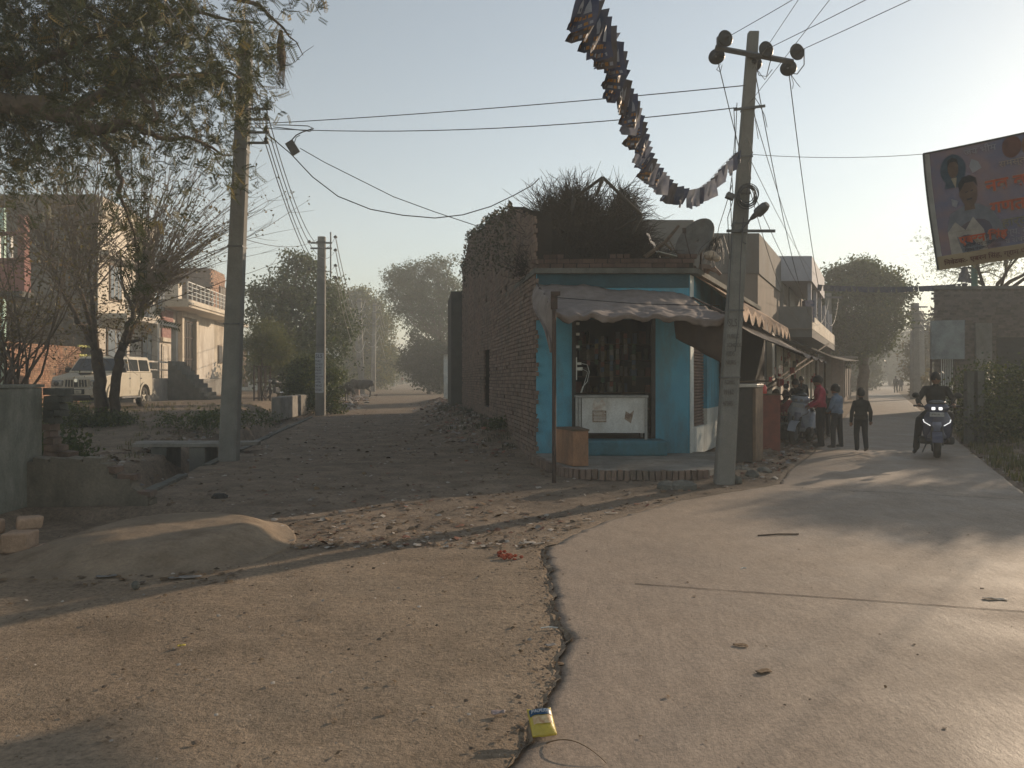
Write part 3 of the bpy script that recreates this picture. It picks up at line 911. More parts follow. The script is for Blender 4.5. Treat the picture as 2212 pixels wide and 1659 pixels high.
# wall body as vertical strips so the doorway stays open
mb = MB()
for (u0, z0), (u1, z1) in zip(pp, pp[1:]):
    segs = [(-.3, min(z0, z1))]
    if u1 > wy0 and u0 < wy1: segs = [(-.3, wz0), (wz1, min(z0, z1))]
    for a, b in segs:
        p0 = O0 + U * u0 - N * .02; p1 = O0 + U * u1 - N * .02
        mb.prism([(p0.x, p0.y), (p1.x, p1.y), (p1.x - N.x * .33, p1.y - N.y * .33), (p0.x - N.x * .33, p0.y - N.y * .33)], a, b)
mb.build('wall', MORTAR_D, old)
mb = MB(); p0 = O0 + U * (wy0 - .1) - N * .30; p1 = O0 + U * (wy1 + .1) - N * .30
mb.prism([(p0.x, p0.y), (p1.x, p1.y), (p1.x - N.x * .04, p1.y - N.y * .04), (p0.x - N.x * .04, p0.y - N.y * .04)], wz0 - .1, wz1 + .1)
mb.build('window', WOODD, old)
holes = [((along(hx, .457, 14.6, -.148) - 14.6) * 1.011, 1.6 + (815 - hy) / F * along(hx, .457, 14.6, -.148)) for hx, hy in ((1095, 630), (1052, 645), (1036, 652))]
def skip(u, z):
    if wy0 - .05 < u < wy1 + .05 and wz0 < z < wz1: return True
    for hu, hz in holes:
        if abs(u - hu) < .16 and abs(z - hz) < .12: return True
    return False
lay_bricks(old, O0, U, N, LR, -.05, rtop, BR_OLD, 300, skip, key=lambda u, z: u + abs(z - 1.6) * .25, proud=.02, seed=9)
# end wall of the ruin facing the camera, above the shop roof
mb = MB(); 
for k in range(16):
    x0 = ruin_x(14.9) + .36 + k * .05; zt = 4.5 - k * .05 + .1 * float(fbm(k * .5, 1, 83))
    mb.bbox((x0, 15.0, ZT + .10), (x0 + .05, 15.25, zt))
mb.build('broken_return_wall', MORTAR_D, old)
MUDB = M('mossy dark plaster', (.07, .065, .055), (.05, .048, .04), 3, .95, .4, 40)
# low wall beyond
mb = MB(); a = Vector((ruin_x(31.6) - .05, 31.6, 0)); 
mb.prism([(a.x - .4, 31.7), (a.x + .5, 31.7), (a.x + .0, 36), (a.x - .9, 36)], -.2, 1.6 + 186 / F * 31.6)
o = mb.build('boundary_wall', MUDB); tag(o, 'dark mossy plastered wall end just beyond the ruined brick house', 'wall')
# vines and dry creeper on the wall top
DRY = leaf_mat('dry creeper leaf', (.07, .06, .035), (.035, .04, .022), .1)
n = 1800
uu = rng.uniform(2.2, LR, n); k_ = rng.random(n) ** 2
zz = np.array([rtop(u) for u in uu]) - k_ * 1.6 + .05
pos = np.array([O0 + U * u + N * (.03 + .10 * random.random()) for u in uu]); pos[:, 2] = zz
V_, F_ = scatter(LEAF_V, LEAF_F, pos, rot_rand(n), rng.uniform(.05, .13, n))
o = np_obj('creeper', V_, F_, DRY, old, rng.random(n)); tag(o, kind='stuff')

# ---- brushwood heap on the roof
TW = M('dry twigs', (.049, .038, .03), (.03, .025, .021), 20, 1, .1, 60)
heap = thing('brushwood_heap', 'big dark heap of thorny brushwood piled on the shop roof', 'brushwood', (2.0, 15.9, ZT + .1))
mb = MB()
hc = Vector((1.72, 16.0, ZT))
prx = [-1.25, -1.15, -1.0, -.75, -.4, 0, .2, .45, .7, .9, 1.05, 1.3]
prz = [.3, 1.0, 1.55, 1.5, 1.75, 1.35, 1.1, 1.75, 1.7, 1.0, .6, .2]
def core(u, v):
    x = -1.25 + 2.6 * u; h = float(np.interp(x, prx, prz))
    a = math.pi * v
    return (hc.x + x + .08 * float(fbm(u * 9, v * 9, 90)), hc.y - .40 * math.cos(a) * (.4 + .6 * h), ZT + .08 + h * (.82 + .25 * float(fbm(u * 8, v * 6, 91))) * math.sin(a))
mb.grid(core, 60, 20); mb.build('thatch_core', M('black thatch', (.04, .033, .028), (.022, .02, .018), 14, 1, .8, 30), heap)
mb = MB()
for k in range(5200):
    x = random.gauss(-.05, .68); 
    if abs(x) > 1.5: continue
    h = float(np.interp(x, prx, prz)); z = random.random() ** .6 * h
    p = Vector((hc.x + x, hc.y + random.uniform(-1.25, .3) * (.45 + .55 * (1 - z / max(h, .2))), ZT + .1 + z))
    d = Vector((random.gauss(x * .5, .6), random.gauss(0, .4), random.gauss(.25, .6))).normalized()
    L_ = random.uniform(.15, .5) * (1 if random.random() < .8 else 1.6)
    c = d.cross(Vector((random.random(), random.random(), random.random()))).normalized() * L_ * .15
    mb.tube([p, p + d * L_ * .5 + c, p + d * L_], [.007, .006, .003], 3, cap=False)
for k in range(420):
    x = random.choice((random.gauss(-.75, .22), random.gauss(-.30, .25), random.gauss(-.5, .5), random.gauss(.55, .28))); h = float(np.interp(x, prx, prz))
    p = Vector((hc.x + x, hc.y + random.uniform(-.4, .3), ZT + h * .8))
    d = Vector((random.gauss(x * .35, .35), random.gauss(0, .3), 1)).normalized(); pts = [p]; L_ = random.uniform(.3, .95) * (1.3 if x < 0 else .85)
    for q in range(5):
        d = (d + Vector((random.gauss(0, .28), random.gauss(0, .28), random.gauss(0, .15)))).normalized(); pts.append(pts[-1] + d * L_ / 5)
    mb.tube(pts, [.011, .010, .008, .007, .005, .003], 3, cap=False)
    for q in range(3):
        a = pts[random.randint(2, 4)]; e = Vector((random.gauss(0, 1), random.gauss(0, .6), random.gauss(.5, .6))).normalized()
        mb.tube([a, a + e * .10, a + e * .2 + Vector((0, 0, .02))], [.004, .003, .0015], 3, cap=False)
o = mb.build('twigs', TW, heap); tag(o, kind='stuff')

# ---- upturned bed frame standing on the heap
OLDW = M('old grey wood', (.048, .042, .034), (.035, .03, .026), 6, .9, .4, 60)
cp = thing('bed_frame', 'upturned wooden cot frame standing on edge in the brushwood on the roof', 'bed frame', at(1302, 400, 15.4))
c0, c1, c2, c3 = at(1240, 428, 14.95), at(1302, 383, 14.7), at(1386, 465, 14.7), at(1330, 500, 14.9)
for a, b in ((c0, c1), (c1, c2)):
    MB().tube([a, b], .032, 8).build('rail', OLDW, cp, smooth=True)
MB().tube([c2, c3], .03, 8).build('rail', OLDW, cp, smooth=True)
for a, b in ((c1, at(1288, 425, 14.6)), (c2, at(1366, 505, 14.6)), (c0, at(1236, 448, 14.8))):
    MB().lathe([(.028, 0), (.04, .04), (.045, .1), (.03, .16), (.035, .3), (.022, .42)], 10, a, rot=(b - a).to_track_quat('Z', 'Y').to_matrix()).build('leg', OLDW, cp, smooth=True)

# ---- junk on the roof right of the heap
dish = thing('satellite_dish', 'rusty satellite dish tilted on edge on the shop roof', 'satellite dish', at(1500, 560, 15.2))
dc = at(1507, 522, 15.2); ax = Vector((-.75, -.52, .42)).normalized(); rq = ax.to_track_quat('Z', 'Y').to_matrix()
mb = MB(); prof_ = [(r_, .45 * r_ * r_) for r_ in np.linspace(.01, .46, 9)]; mb.lathe(prof_ + [(.465, .098), (.46, .088)] , 28, dc, rot=rq, close=False)
o = mb.build('reflector', M('dish grey', (.13, .125, .11), (.09, .08, .07), 6, .7, .2, 40, dirt=(.10, .055, .035)), dish, smooth=True)
o.modifiers.new('thickness', 'SOLIDIFY').thickness = .006
mb = MB(); mb.tube([dc - ax * .02, dc - ax * .12 + Vector((0, 0, -.1)), Vector((dc.x + .08, dc.y + .1, ZT + .1))], .022, 8); mb.build('mount', RUST, dish)
mb = MB(); mb.tube([dc - rq @ Vector((0, .44, 0)), dc + ax * .42], .009, 5); mb.box(dc + ax * .42, (.06, .06, .1)); mb.build('feed_arm', RUST, dish)
def junk(name, label, cat, fn):
    mb = MB(); m = fn(mb); o = mb.build(name, m); return tag(o, label, cat)
def j1(mb):
    a = at(1392, 556, 15.0); b = at(1435, 525, 15.1); c = at(1466, 488, 15.2)
    mb.tube([a, b, c], [.05, .04, .025], 6); mb.tube([b, at(1452, 540, 15.0)], [.025, .02], 5); mb.tube([at(1446, 520, 15.1), at(1462, 548, 15.1)], .012, 5); return WOODD
junk('log', 'crooked dark branch log leaning across the rubble beside the roof dish', 'log', j1)
def j2(mb):
    def f(u, v): 
        p = at(1397 + 30 * u, 508 + 50 * u - 8 * v, 15.0 + .3 * v); p.z += .03 * math.sin(u * 17 + v * 5); return p
    mb.grid(f, 14, 5); return cloth_mat('silver foil sheet', (.35, .33, .30), (.22, .19, .16), .1, 12, .35)
junk('plastic_sheet', 'crumpled silvery plastic sheet at the right foot of the brushwood', 'plastic sheet', j2)
def j3(mb):
    pts = [at(1418 + 26 * math.cos(a), 537 + 22 * math.sin(a), 15.1) for a in np.linspace(math.pi, 2.1 * math.pi, 12)]
    mb.tube(pts, .012, 6); return DARKM
junk('bent_hoop', 'thin bent metal hoop standing in the roof rubble left of the dish', 'hoop', j3)
def j4(mb):
    mb.box(at(1444, 552, 15.0) + Vector((0, 0, 0)), (.44, .3, .02), rot=Matrix.Rotation(.25, 3, 'Y')); return cloth_mat('pale cloth', (.40, .36, .30), (.30, .33, .30), .1, 10)
junk('folded_sheet', 'pale folded sheet lying on the roof between the branch and the dish', 'sheet', j4)
def j5(mb):
    mb.ball(at(1535, 552, 14.75), (.14, .10, .10), 10); mb.ball(at(1548, 558, 14.7), (.08, .07, .07), 8); return cloth_mat('tan sack cloth', (.42, .33, .24), (.32, .26, .2), .05, 10)
junk('cloth_bundle', 'tan cloth bundle resting on the parapet right of the dish', 'bundle', j5)
def j6(mb):
    for k in range(26):
        x = random.uniform(1390, 1560); mb.box(at(x, 577 - random.random() * 8, 14.7) + Vector((0, random.uniform(0, .4), -.03)), (random.uniform(.06, .2), .1, random.uniform(.04, .09)), rot=Euler((random.random(), random.random(), random.random())).to_matrix(), tn=random.random())
    return BR_OLD
o = junk('roof_rubble', 'broken bricks scattered along the parapet under the dish', 'rubble', j6); o['kind'] = 'stuff'
def j7(mb):
    a = at(1537, 515, 14.8); b = at(1563, 508, 14.8)
    for k in range(46):
        t_ = random.random(); p = a.lerp(b, t_); q = p + Vector((random.gauss(-.1, .12), random.gauss(0, .1), -random.uniform(.25, .62)))
        mb.tube([p, (p + q) / 2 + Vector((random.gauss(0, .04), 0, 0)), q], [.005, .006, .003], 3, cap=False)
    return DARKM
junk('twig_bundle', 'dark drooping bundle of sticks on the parapet just left of the pole', 'stick bundle', j7)
# ================================================================= left side: walls, drain, houses
ROUGHC = M('rough old render', (.24, .235, .20), (.15, .15, .125), 1.6, .95, .5, 30, dirt=(.05, .055, .045), dscale=1.0)
# ---- big rendered wall at the left edge
w1 = thing('rendered_wall', 'tall stained grey rendered wall with a jagged broken brick end at the left edge', 'wall', (-6.4, 9.8, 0))
fx0, fx1 = -5.9, -6.02
mb = MB(); mb.prism([(-6.0, 3.0), (-6.0, 9.82), (-6.34, 9.85), (-6.34, 3.0)], -.15, 1.47); o = mb.build('wall', ROUGHC, w1, bevel=.015)
mb = MB(); mb.prism([(-5.985, 3.0), (-5.985, 9.84), (-6.36, 9.87), (-6.36, 3.0)], 1.473, 1.51)
o = mb.build('coping', ROUGHC, w1)
# broken bricks sticking out of the end, stepping down towards the low wall
xs = -6.0
zz = .60; k = 0
while zz < 1.46:
    ext = np.interp(zz, [.6, .75, .95, 1.05, 1.25, 1.46], [.27, .16, .02, .10, .22, .24]) + random.uniform(-.03, .05)
    x = xs - .0
    while x < xs + ext:
        w = min(random.uniform(.10, .2), xs + ext - x + .03)
        mb = MB(); mb.box((0, 0, 0), (w * .96, .2, .082)); mb.v = [tuple(c + random.uniform(-.012, .012) for c in p) for p in mb.v]
        b_ = link('brick', mb.mesh('brick', BR_OLD if zz < 1.0 else CEM_D), w1, Vector((x + w / 2, 9.93, zz)) - root_loc(w1)); b_.rotation_euler = (0, random.uniform(-.05, .05), random.uniform(-.1, .1))
        x += w
    zz += .09
# ---- low stepped wall
w2 = thing('low_wall', 'low mud-plastered wall stepping down brick by brick beside the drain', 'wall', (-5.3, 9.55, 0))
st = [(88, .59), (200, .58), (229, .55), (231, .42), (244, .40), (279, .36), (281, .24), (296, .20), (298, .12), (318, .06), (320, -.01)]
xsn = [(p[0] - 1106) / F * 9.5 for p in st]; zsn = [1.6 + (815 - q) / F * 9.5 for q in (993, 994, 999, 1016, 1028, 1031, 1048, 1056, 1064, 1066, 1086)]
mb = MB(); n = 70
base_x = np.linspace(-6.0, xsn[-1], n)
top_z = np.interp(base_x, xsn, zsn) + .02 * fbm(base_x * 7, base_x * 0, 100)
outl = [(x, 9.5, z) for x, z in zip(base_x, top_z)] + [(xsn[-1], 9.5, -.2), (-6.0, 9.5, -.2)]
for i in range(n - 1):
    x0, x1 = base_x[i], base_x[i + 1]; zt = (top_z[i] + top_z[i + 1]) / 2 - .03
    mb.bbox((x0, 9.52, -.2), (x1, 9.74, zt))
MUDW = M('mud plaster', (.19, .165, .13), (.12, .107, .085), 2.2, .95, .5, 30, dirt=(.06, .055, .042))
mb.build('wall', MUDW, w2)
mb = MB()
def pf(u, v):
    x = -6.0 + (xsn[-1] + 6.0) * u; zt = float(np.interp(x, xsn, zsn)) - .035
    z = -.15 + (zt + .15) * v
    return (x, 9.505 + .02 * float(fbm(x * 3, z * 3, 101)) - .02 * v * 0, z)
mb.grid(pf, 110, 20); mb.build('plaster', MUDW, w2, smooth=True)
x = -5.95; k = 0
while x < xsn[-1] - .02:
    zt = float(np.interp(x + .1, xsn, zsn))
    mb = MB(); mb.box((0, 0, 0), (.20, .21, .07)); mb.v = [tuple(c + random.uniform(-.012, .012) for c in p) for p in mb.v]
    b_ = link('brick', mb.mesh('brick', BR_OLD if x > -5.2 else MUDW), w2, Vector((x + .1, 9.63, zt - .02)) - root_loc(w2)); b_.rotation_euler = (random.uniform(-.05, .05), random.uniform(-.04, .04) + .04, random.uniform(-.12, .12))
    x += .21
# ---- pile of cement blocks at the left frame edge
BLK = M('pinkish block', (.34, .235, .165), (.25, .175, .125), 4, .95, .5, 35, dirt=(.18, .14, .10))
def block(cx, cy, cz, d, rz, label, seed):
    r_ = random.Random(seed); mb = MB()
    mb.box((cx, cy, cz), d, rz); mb.v = [tuple(c + r_.uniform(-.012, .012) for c in p) for p in mb.v]
    o = mb.build('block', BLK, bevel=.02); return tag(o, label, 'block', 'loose blocks at the left edge')
block(-4.86, 7.02, .07, (.50, .26, .15), .06, 'flat lower block of the pinkish pile, under the big top block', 1)
block(-4.95, 7.05, .225, (.46, .25, .15), -.05, 'big pinkish block lying on top of the pile by the mud ramp', 2)
block(-4.47, 6.98, .11, (.24, .22, .17), .12, 'smaller squarish pinkish block at the right end of the pile', 3)
block(-4.52, 7.2, .24, (.20, .16, .11), .7, 'crumbled pale block piece wedged between the big block and the squarish one', 4)
block(-4.2, 7.02, .05, (.24, .18, .06), .2, 'thin flat block slab lying just right of the pinkish pile', 5)
# ---- small slab bridge over the drain
br = thing('slab_bridge', 'row of grey concrete slabs laid across the drain behind the low wall', 'footbridge', (-6.6, 16.6, .1))
for k, (yy, dz) in enumerate(((16.15, 0), (16.42, .012), (16.72, -.005))):
    a = at(290 + 6 * k, 0, yy); b = at(520 if k else 475, 0, yy)
    MB().bbox((a.x, yy - .12, .14 + dz), (b.x + (.4 if k else .15), yy + .12, .22 + dz)).build('slab', CEM, br, bevel=.01)
for x in (-7.55, -6.75):
    MB().bbox((x, 16.05, -.5), (x + .34, 16.75, .134)).build('pier', CEM_D, br, bevel=.02)
# ---- drain kerb
kb = thing('drain_kerb', 'broken concrete kerb running along the near side of the open drain', 'kerb', (-5.6, 13.5, 0))
y = 10.2
while y < 30:
    l_ = random.uniform(.8, 1.6)
    if not (14.3 < y < 15.2 or random.random() < .12):
        mb = MB(); y1 = y + l_
        mb.prism([(drain_x(y) + .16, y), (drain_x(y1) + .16, y1), (drain_x(y1) - .0, y1), (drain_x(y) - .0, y)], -.5, ghs(float(drain_x(y)) + .3, y) + .035)
        mb.v = [tuple(c + random.uniform(-.012, .012) for c in p) for p in mb.v]
        mb.build('kerb_stone', CEM_D, kb, bevel=.012)
    y += l_ + .03
ck = thing('culvert_wall', 'short pale concrete culvert wall on the far side of the drain left of the painted pole', 'culvert wall', (-9.2, 29, .3))
a = at(593, 880, 29.0)
mb = MB(); mb.prism([(a.x, 28.6), (a.x + .35, 28.6), (a.x + .1, 33.5), (a.x - .25, 33.5)], 0, .86); mb.build('wall', CEM, ck, bevel=.03)

# ---- brick garden wall lit by the sun
def FX(Y): return -15.93 - .094 * Y            # line of the left-hand house fronts
gw = thing('garden_wall', 'sunlit orange brick garden wall behind the parked vehicle', 'wall', (FX(30), 30, .4))
Ug = Vector((-.094, 1, 0)).normalized(); Ng = Vector((1, .094, 0)).normalized()
O1 = Vector((FX(24.0), 24.0, 0)); Lg = 10.0
topg = lambda u: 2.95 + .07 * float(fbm(u * 1.5, 0, 110))
mb = MB(); p0 = O1 - Ng * .01; p1 = O1 + Ug * Lg - Ng * .01
mb.prism([(p0.x, p0.y), (p1.x, p1.y), (p1.x - .24, p1.y), (p0.x - .24, p0.y)], .1, 2.9); mb.build('wall', MORTAR, gw)
lay_bricks(gw, O1, Ug, Ng, Lg, .3, topg, BR_ORANGE, 300, key=lambda u, z: abs(u - 6) - z * 1.5, seed=12, proud=.016)
# dry hanging growth on it and a heap of dead brush behind
BRUSH = M('dead brush', (.11, .08, .05), (.06, .045, .03), 20, 1, .1, 60)
def brush(name, label, c, r_, n, L_, mat=BRUSH, leaf=0, lm=None):
    t = thing(name, label, 'brush', c)
    mb = MB(); c = Vector(c); pos = []
    for k in range(n):
        p = c + Vector((random.gauss(0, .45) * r_[0], random.gauss(0, .45) * r_[1], random.random() ** 1.2 * r_[2]))
        d = Vector((random.gauss(0, .7), random.gauss(0, .7), random.gauss(.3, .5))).normalized(); l_ = random.uniform(.3, 1) * L_
        e = d + Vector((random.gauss(0, .3), random.gauss(0, .3), random.gauss(-.1, .3)))
        mb.tube([p, p + d * l_ * .5, p + d * l_ * .5 + e * l_ * .5], [.012, .009, .004], 3, cap=False)
        pos.append(p + d * l_ * .5)
    o = mb.build('twigs', mat, t); tag(o, kind='stuff')
    if leaf:
        P = np.array([tuple(pos[i % len(pos)] + Vector((random.gauss(0, .12), random.gauss(0, .12), random.gauss(0, .12)))) for i in range(leaf)])
        V_, F_ = scatter(LEAF_V, LEAF_F, P, rot_rand(leaf), rng.uniform(.06, .14, leaf))
        o = np_obj('dead_leaves', V_, F_, lm, t, rng.random(leaf)); tag(o, kind='stuff')
    return t
BRN = leaf_mat('dead leaf', (.14, .10, .055), (.08, .065, .035), .25)
brush('dead_brush', 'tangled heap of dead brown brush piled behind the orange brick wall', (FX(33) - 1.6, 33.0, 1.6), (2.6, 1.4, 3.4), 900, 1.3, leaf=1500, lm=BRN)

# ---- houses
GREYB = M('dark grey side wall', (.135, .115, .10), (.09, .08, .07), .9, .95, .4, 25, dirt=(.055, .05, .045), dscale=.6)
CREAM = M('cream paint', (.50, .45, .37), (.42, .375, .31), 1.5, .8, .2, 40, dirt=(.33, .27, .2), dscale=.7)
CREAM2 = M('off white plaster', (.50, .46, .40), (.40, .36, .31), 1.4, .85, .3, 40, dirt=(.24, .19, .14), dscale=.9)
DIRTYP = M('peeling plaster', (.46, .40, .32), (.30, .26, .2), 1.0, .9, .4, 30, dirt=(.16, .12, .09), dscale=.7)
GLASS = M('window glass', (.16, .19, .22), (.09, .11, .13), 2, .25, 0, 30, spec=.6)
TILE = M('maroon tile', (.16, .06, .05), (.32, .18, .15), 9, .6, .1, 50, lo=.5, hi=.62)
PINK = M('salmon paint', (.22, .11, .098), (.18, .09, .08), 2, .85, .2, 40, dirt=(.2, .1, .08))
MINT = M('mint paint', (.38, .50, .42), (.30, .42, .36), 2, .85, .2, 40)
def lbox(mb, y0, y1, d0, d1, z0, z1):
    """box along the left house line: y range, depth range outwards from the front (+) or back (-)"""
    mb.prism([(FX(y0) + d0, y0), (FX(y1) + d0, y1), (FX(y1) + d1, y1), (FX(y0) + d1, y0)], z0, z1)
def lpart(name, mat, par, *a, bevel=0):
    mb = MB(); lbox(mb, *a); return mb.build(name, mat, par, bevel=bevel)
def lY(px): return along(px, -15.93, 0, -.094)
h1 = thing('cream_house', 'two storey cream house with a large dark windowless side wall', 'house', (FX(38) - 3, 38, .3))
y0, y1 = lY(209), lY(333)
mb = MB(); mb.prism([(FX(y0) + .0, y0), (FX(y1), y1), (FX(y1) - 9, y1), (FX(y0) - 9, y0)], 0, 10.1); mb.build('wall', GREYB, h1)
lpart('upper_front', CREAM, h1, y0 + .02, y1, .005, .05, 4.6, 9.7)
lpart('lower_front', CREAM2, h1, y0 + .02, y1, .005, .04, .3, 4.55)
lpart('balcony_slab', CREAM2, h1, y0 + .3, y1, .06, 1.3, 4.35, 4.6)
lpart('parapet', CREAM, h1, y0 + .02, y1, .055, .28, 9.2, 10.0)
lpart('cornice', CREAM2, h1, y0 + .02, y1, .055, .55, 7.3, 7.5)
for a, b, z0, z1 in ((y0 + 1.2, y0 + 2.6, 5.3, 7.1), (y0 + 4.6, y0 + 6.2, 4.7, 7.1), (y0 + 7.4, y0 + 8.6, 5.3, 7.1), (y0 + .9, y0 + 3.6, 1.9, 4.0), (y0 + 5.2, y0 + 7.2, 1.9, 4.0)):
    f = lpart('window', WOODD, h1, a, b, .055, .10, z0, z1); lpart('pane', GLASS, f, a + .1, b - .1, .102, .11, z0 + .1, z1 - .1)
    for q in (1, 2): lpart('glazing_bar', CREAM2, f, a + (b - a) * q / 3 - .025, a + (b - a) * q / 3 + .025, .112, .13, z0 + .1, z1 - .1)
for yy in (y0 + .3, y0 + 4.2, y1 - .15):
    lpart('porch_column', CREAM2, h1, yy, yy + .3, 1.0, 1.28, .4, 4.35)
lpart('porch_floor', CEM, h1, y0 + .02, y1, .045, 1.7, .0, 1.55)
lpart('porch_rail', CREAM2, h1, y0 + .3, y1, 1.45, 1.55, 2.35, 2.43); lpart('porch_rail', CREAM2, h1, y0 + .3, y1, 1.45, 1.55, 1.95, 2.01)
# second house with gate and railed terrace
h2 = thing('white_gate_house', 'white house with tall dark iron gate, maroon tiles and a railed roof terrace', 'house', (FX(48) - 3, 48, .5))
y2a, y2b = y1 + .01, lY(463)
zt = 1.6 + 158 / F * 47.0
mb = MB(); mb.prism([(FX(y2a), y2a), (FX(y2b), y2b), (FX(y2b) - 8, y2b), (FX(y2a) - 8, y2a)], 0, zt - .01); mb.build('wall', CREAM2, h2)
lpart('terrace_slab', CREAM, h2, lY(345), y2b, .01, 1.6, zt - .45, zt); lpart('slab_lip', CREAM, h2, lY(345), y2b, 1.602, 1.7, zt - .3, zt - .18)
ga, gb = lY(386), lY(413)
gt = lpart('gate', DARKM, h2, ga, gb, .02, .08, 1.5, 5.1)
for k in range(7):
    yy = ga + (gb - ga) * (k + .5) / 7
    lpart('gate_bar', RUST, gt, yy - .03, yy + .03, .082, .12, 1.6, 5.0)
for zz in (1.55, 2.7, 4.05, 5.05): lpart('gate_rail', RUST, gt, ga, gb, .122, .15, zz, zz + .07)
lpart('gate_frame', CREAM, h2, ga - .35, ga - .01, .01, .35, 1.45, 5.3); lpart('gate_frame', CREAM, h2, gb + .01, gb + .4, .01, .35, 1.45, 5.3); lpart('gate_frame', CREAM, h2, ga - .35, gb + .4, .01, .34, 5.31, 5.6)
lpart('tile_panel', TILE, h2, lY(347), lY(371), .01, .10, 3.9, 5.5)
lpart('tile_frame', CREAM, h2, lY(345), lY(373), .01, .2, 3.65, 3.88)
dr = lpart('door', CREAM, h2, lY(348), lY(370), .01, .08, 1.4, 3.5); lpart('door_leaf', CREAM2, dr, lY(350), lY(358), .082, .10, 1.5, 3.4); lpart('door_leaf', CREAM2, dr, lY(360), lY(368), .082, .10, 1.5, 3.4)
rail = lpart('terrace_rail', PALE, h2, lY(345), y2b, 1.55, 1.6, zt + .95, zt + 1.0)
for q in (.25, .5, .75): lpart('rail_bar', PALE, rail, lY(345), y2b, 1.56, 1.59, zt + q * .95, zt + q * .95 + .03)
yy = lY(345)
while yy < y2b: lpart('rail_post', PALE, rail, yy, yy + .05, 1.54, 1.61, zt, zt + .95); yy += .8
lpart('water_tank_stand', CREAM, h2, lY(392), lY(400), -1.5, -.2, zt, zt + 1.3)
lpart('plinth', CEM, h2, y2a, y2b, .02, 1.2, 0, 1.49)
# stairs running down towards the lane
st_ = thing('entrance_stairs', 'grey concrete steps leading down from the white house porch', 'stairs', (-17.5, 40.6, .4))
for k in range(9):
    xk = -18.0 + k * .235; zk = 2.45 - k * .235
    MB().bbox((xk, 40.2, .0), (xk + .24, 41.9, zk)).build('step', CEM_D, st_)
rp_ = thing('entry_ramp', 'brown sloping plank ramp beside the concrete steps of the white house', 'ramp', (-18.8, 46, .3))
def ramp_plank(k):
    mb = MB(); o_ = k * .42
    a0 = at(388 + o_ * 6, 820, 45.5 + o_); b0 = at(452 + o_ * 6, 868, 43.2 + o_ * .3); d = Vector((.4, .35, .0))
    mb.add([a0, a0 + Vector((.0, 1, 0)) * .4, b0 + Vector((.0, 1, 0)) * .4, b0, a0 - Vector((0, 0, .12)), a0 + Vector((0, .4, -.12)), b0 + Vector((0, .4, -.12)), b0 - Vector((0, 0, .12))],
           [(0, 3, 2, 1), (4, 5, 6, 7), (0, 1, 5, 4), (1, 2, 6, 5), (2, 3, 7, 6), (3, 0, 4, 7)])
    mb.build('plank', WOODD, rp_)
for k in range(4): ramp_plank(k)
# low peeling house and the small brick upper room
h3 = thing('peeling_house', 'low house of peeling cream plaster with a small window and narrow doors', 'house', (FX(58) - 3, 58, .3))
y3a, y3b = y2b + .01, lY(518)
zt3 = 1.6 + 128 / F * 54
mb = MB(); mb.prism([(FX(y3a), y3a), (FX(y3b), y3b), (FX(y3b) - 7, y3b), (FX(y3a) - 7, y3a)], 0, zt3); mb.build('wall', DIRTYP, h3)
lpart('roof_slab', CREAM2, h3, y3a, y3b, .005, .7, zt3 - .2, zt3 + .05)
for a, b, t_, b_ in ((lY(439) , lY(446), 710, 740),):
    pass
def lwin(a, b, z0, z1, nm, mt):
    f = lpart(nm, WOODD, h3, a, b, .01, .07, z0, z1); lpart('leaf', mt, f, a + .08, b - .08, .072, .09, z0 + .08, z1 - .08)
lwin(y3a + .8, y3a + 1.8, 2.6, 3.9, 'window', DARKM); lwin(y3a + 3.8, y3a + 5.0, 1.0, 3.8, 'door', CREAM2); lwin(y3a + 7.6, y3a + 9.2, .8, 3.9, 'door', WOODD); lwin(y3a + 10.6, y3a + 12.0, 1.0, 3.7, 'window', GLASS)
h4 = thing('brick_upper_room', 'small unplastered brick room on the roof of the peeling house', 'room', (FX(57) - 2, 57, zt3))
a4, b4 = lY(466), lY(495)
mb = MB(); lbox(mb, a4, b4, -4, -.35, zt3 + .055, zt3 + 3.6); mb.build('wall', MORTAR, h4)
lay_bricks(h4, (FX(a4) - .35, a4, 0), (-.094, 1, 0), (1, .094, 0), b4 - a4, zt3 + .06, lambda u: zt3 + 3.6, BR_ORANGE, 120, seed=21, bl=.34, bh=.13, j=.03, headers=False)
lay_bricks(h4, (FX(a4) - 4, a4, 0), (1, 0, 0), (0, -1, 0), 3.65, zt3 + .06, lambda u: zt3 + 3.6, BR_OLD, 0, seed=22, bl=.34, bh=.13, j=.03, headers=False)
w_ = lpart('window', WOODD, h4, a4 + 2, a4 + 4, -.33, -.28, zt3 + .9, zt3 + 2.6)
for k in range(4): lpart('grille_bar', PALE, w_, a4 + 2.3 + k * .45, a4 + 2.36 + k * .45, -.278, -.26, zt3 + 1.0, zt3 + 2.5)
h5 = thing('whitewashed_house', 'far whitewashed house half hidden behind the trees past the big pole', 'house', (FX(75) - 2, 75, .3))
mb = MB(); lbox(mb, 70, 82, -6, .8, .2, 5.2); mb.build('wall', WHITEW, h5)
mb = MB(); lbox(mb, 69.98, 82, .81, .85, .2, 2.4); mb.build('dark_dado', DARKM, h5)
mb = MB(); mb.bbox((FX(70) + .82, 69.4, .2), (FX(70) + 7.0, 69.6, 4.6)); mb.build('compound_wall', WHITEW, h5)
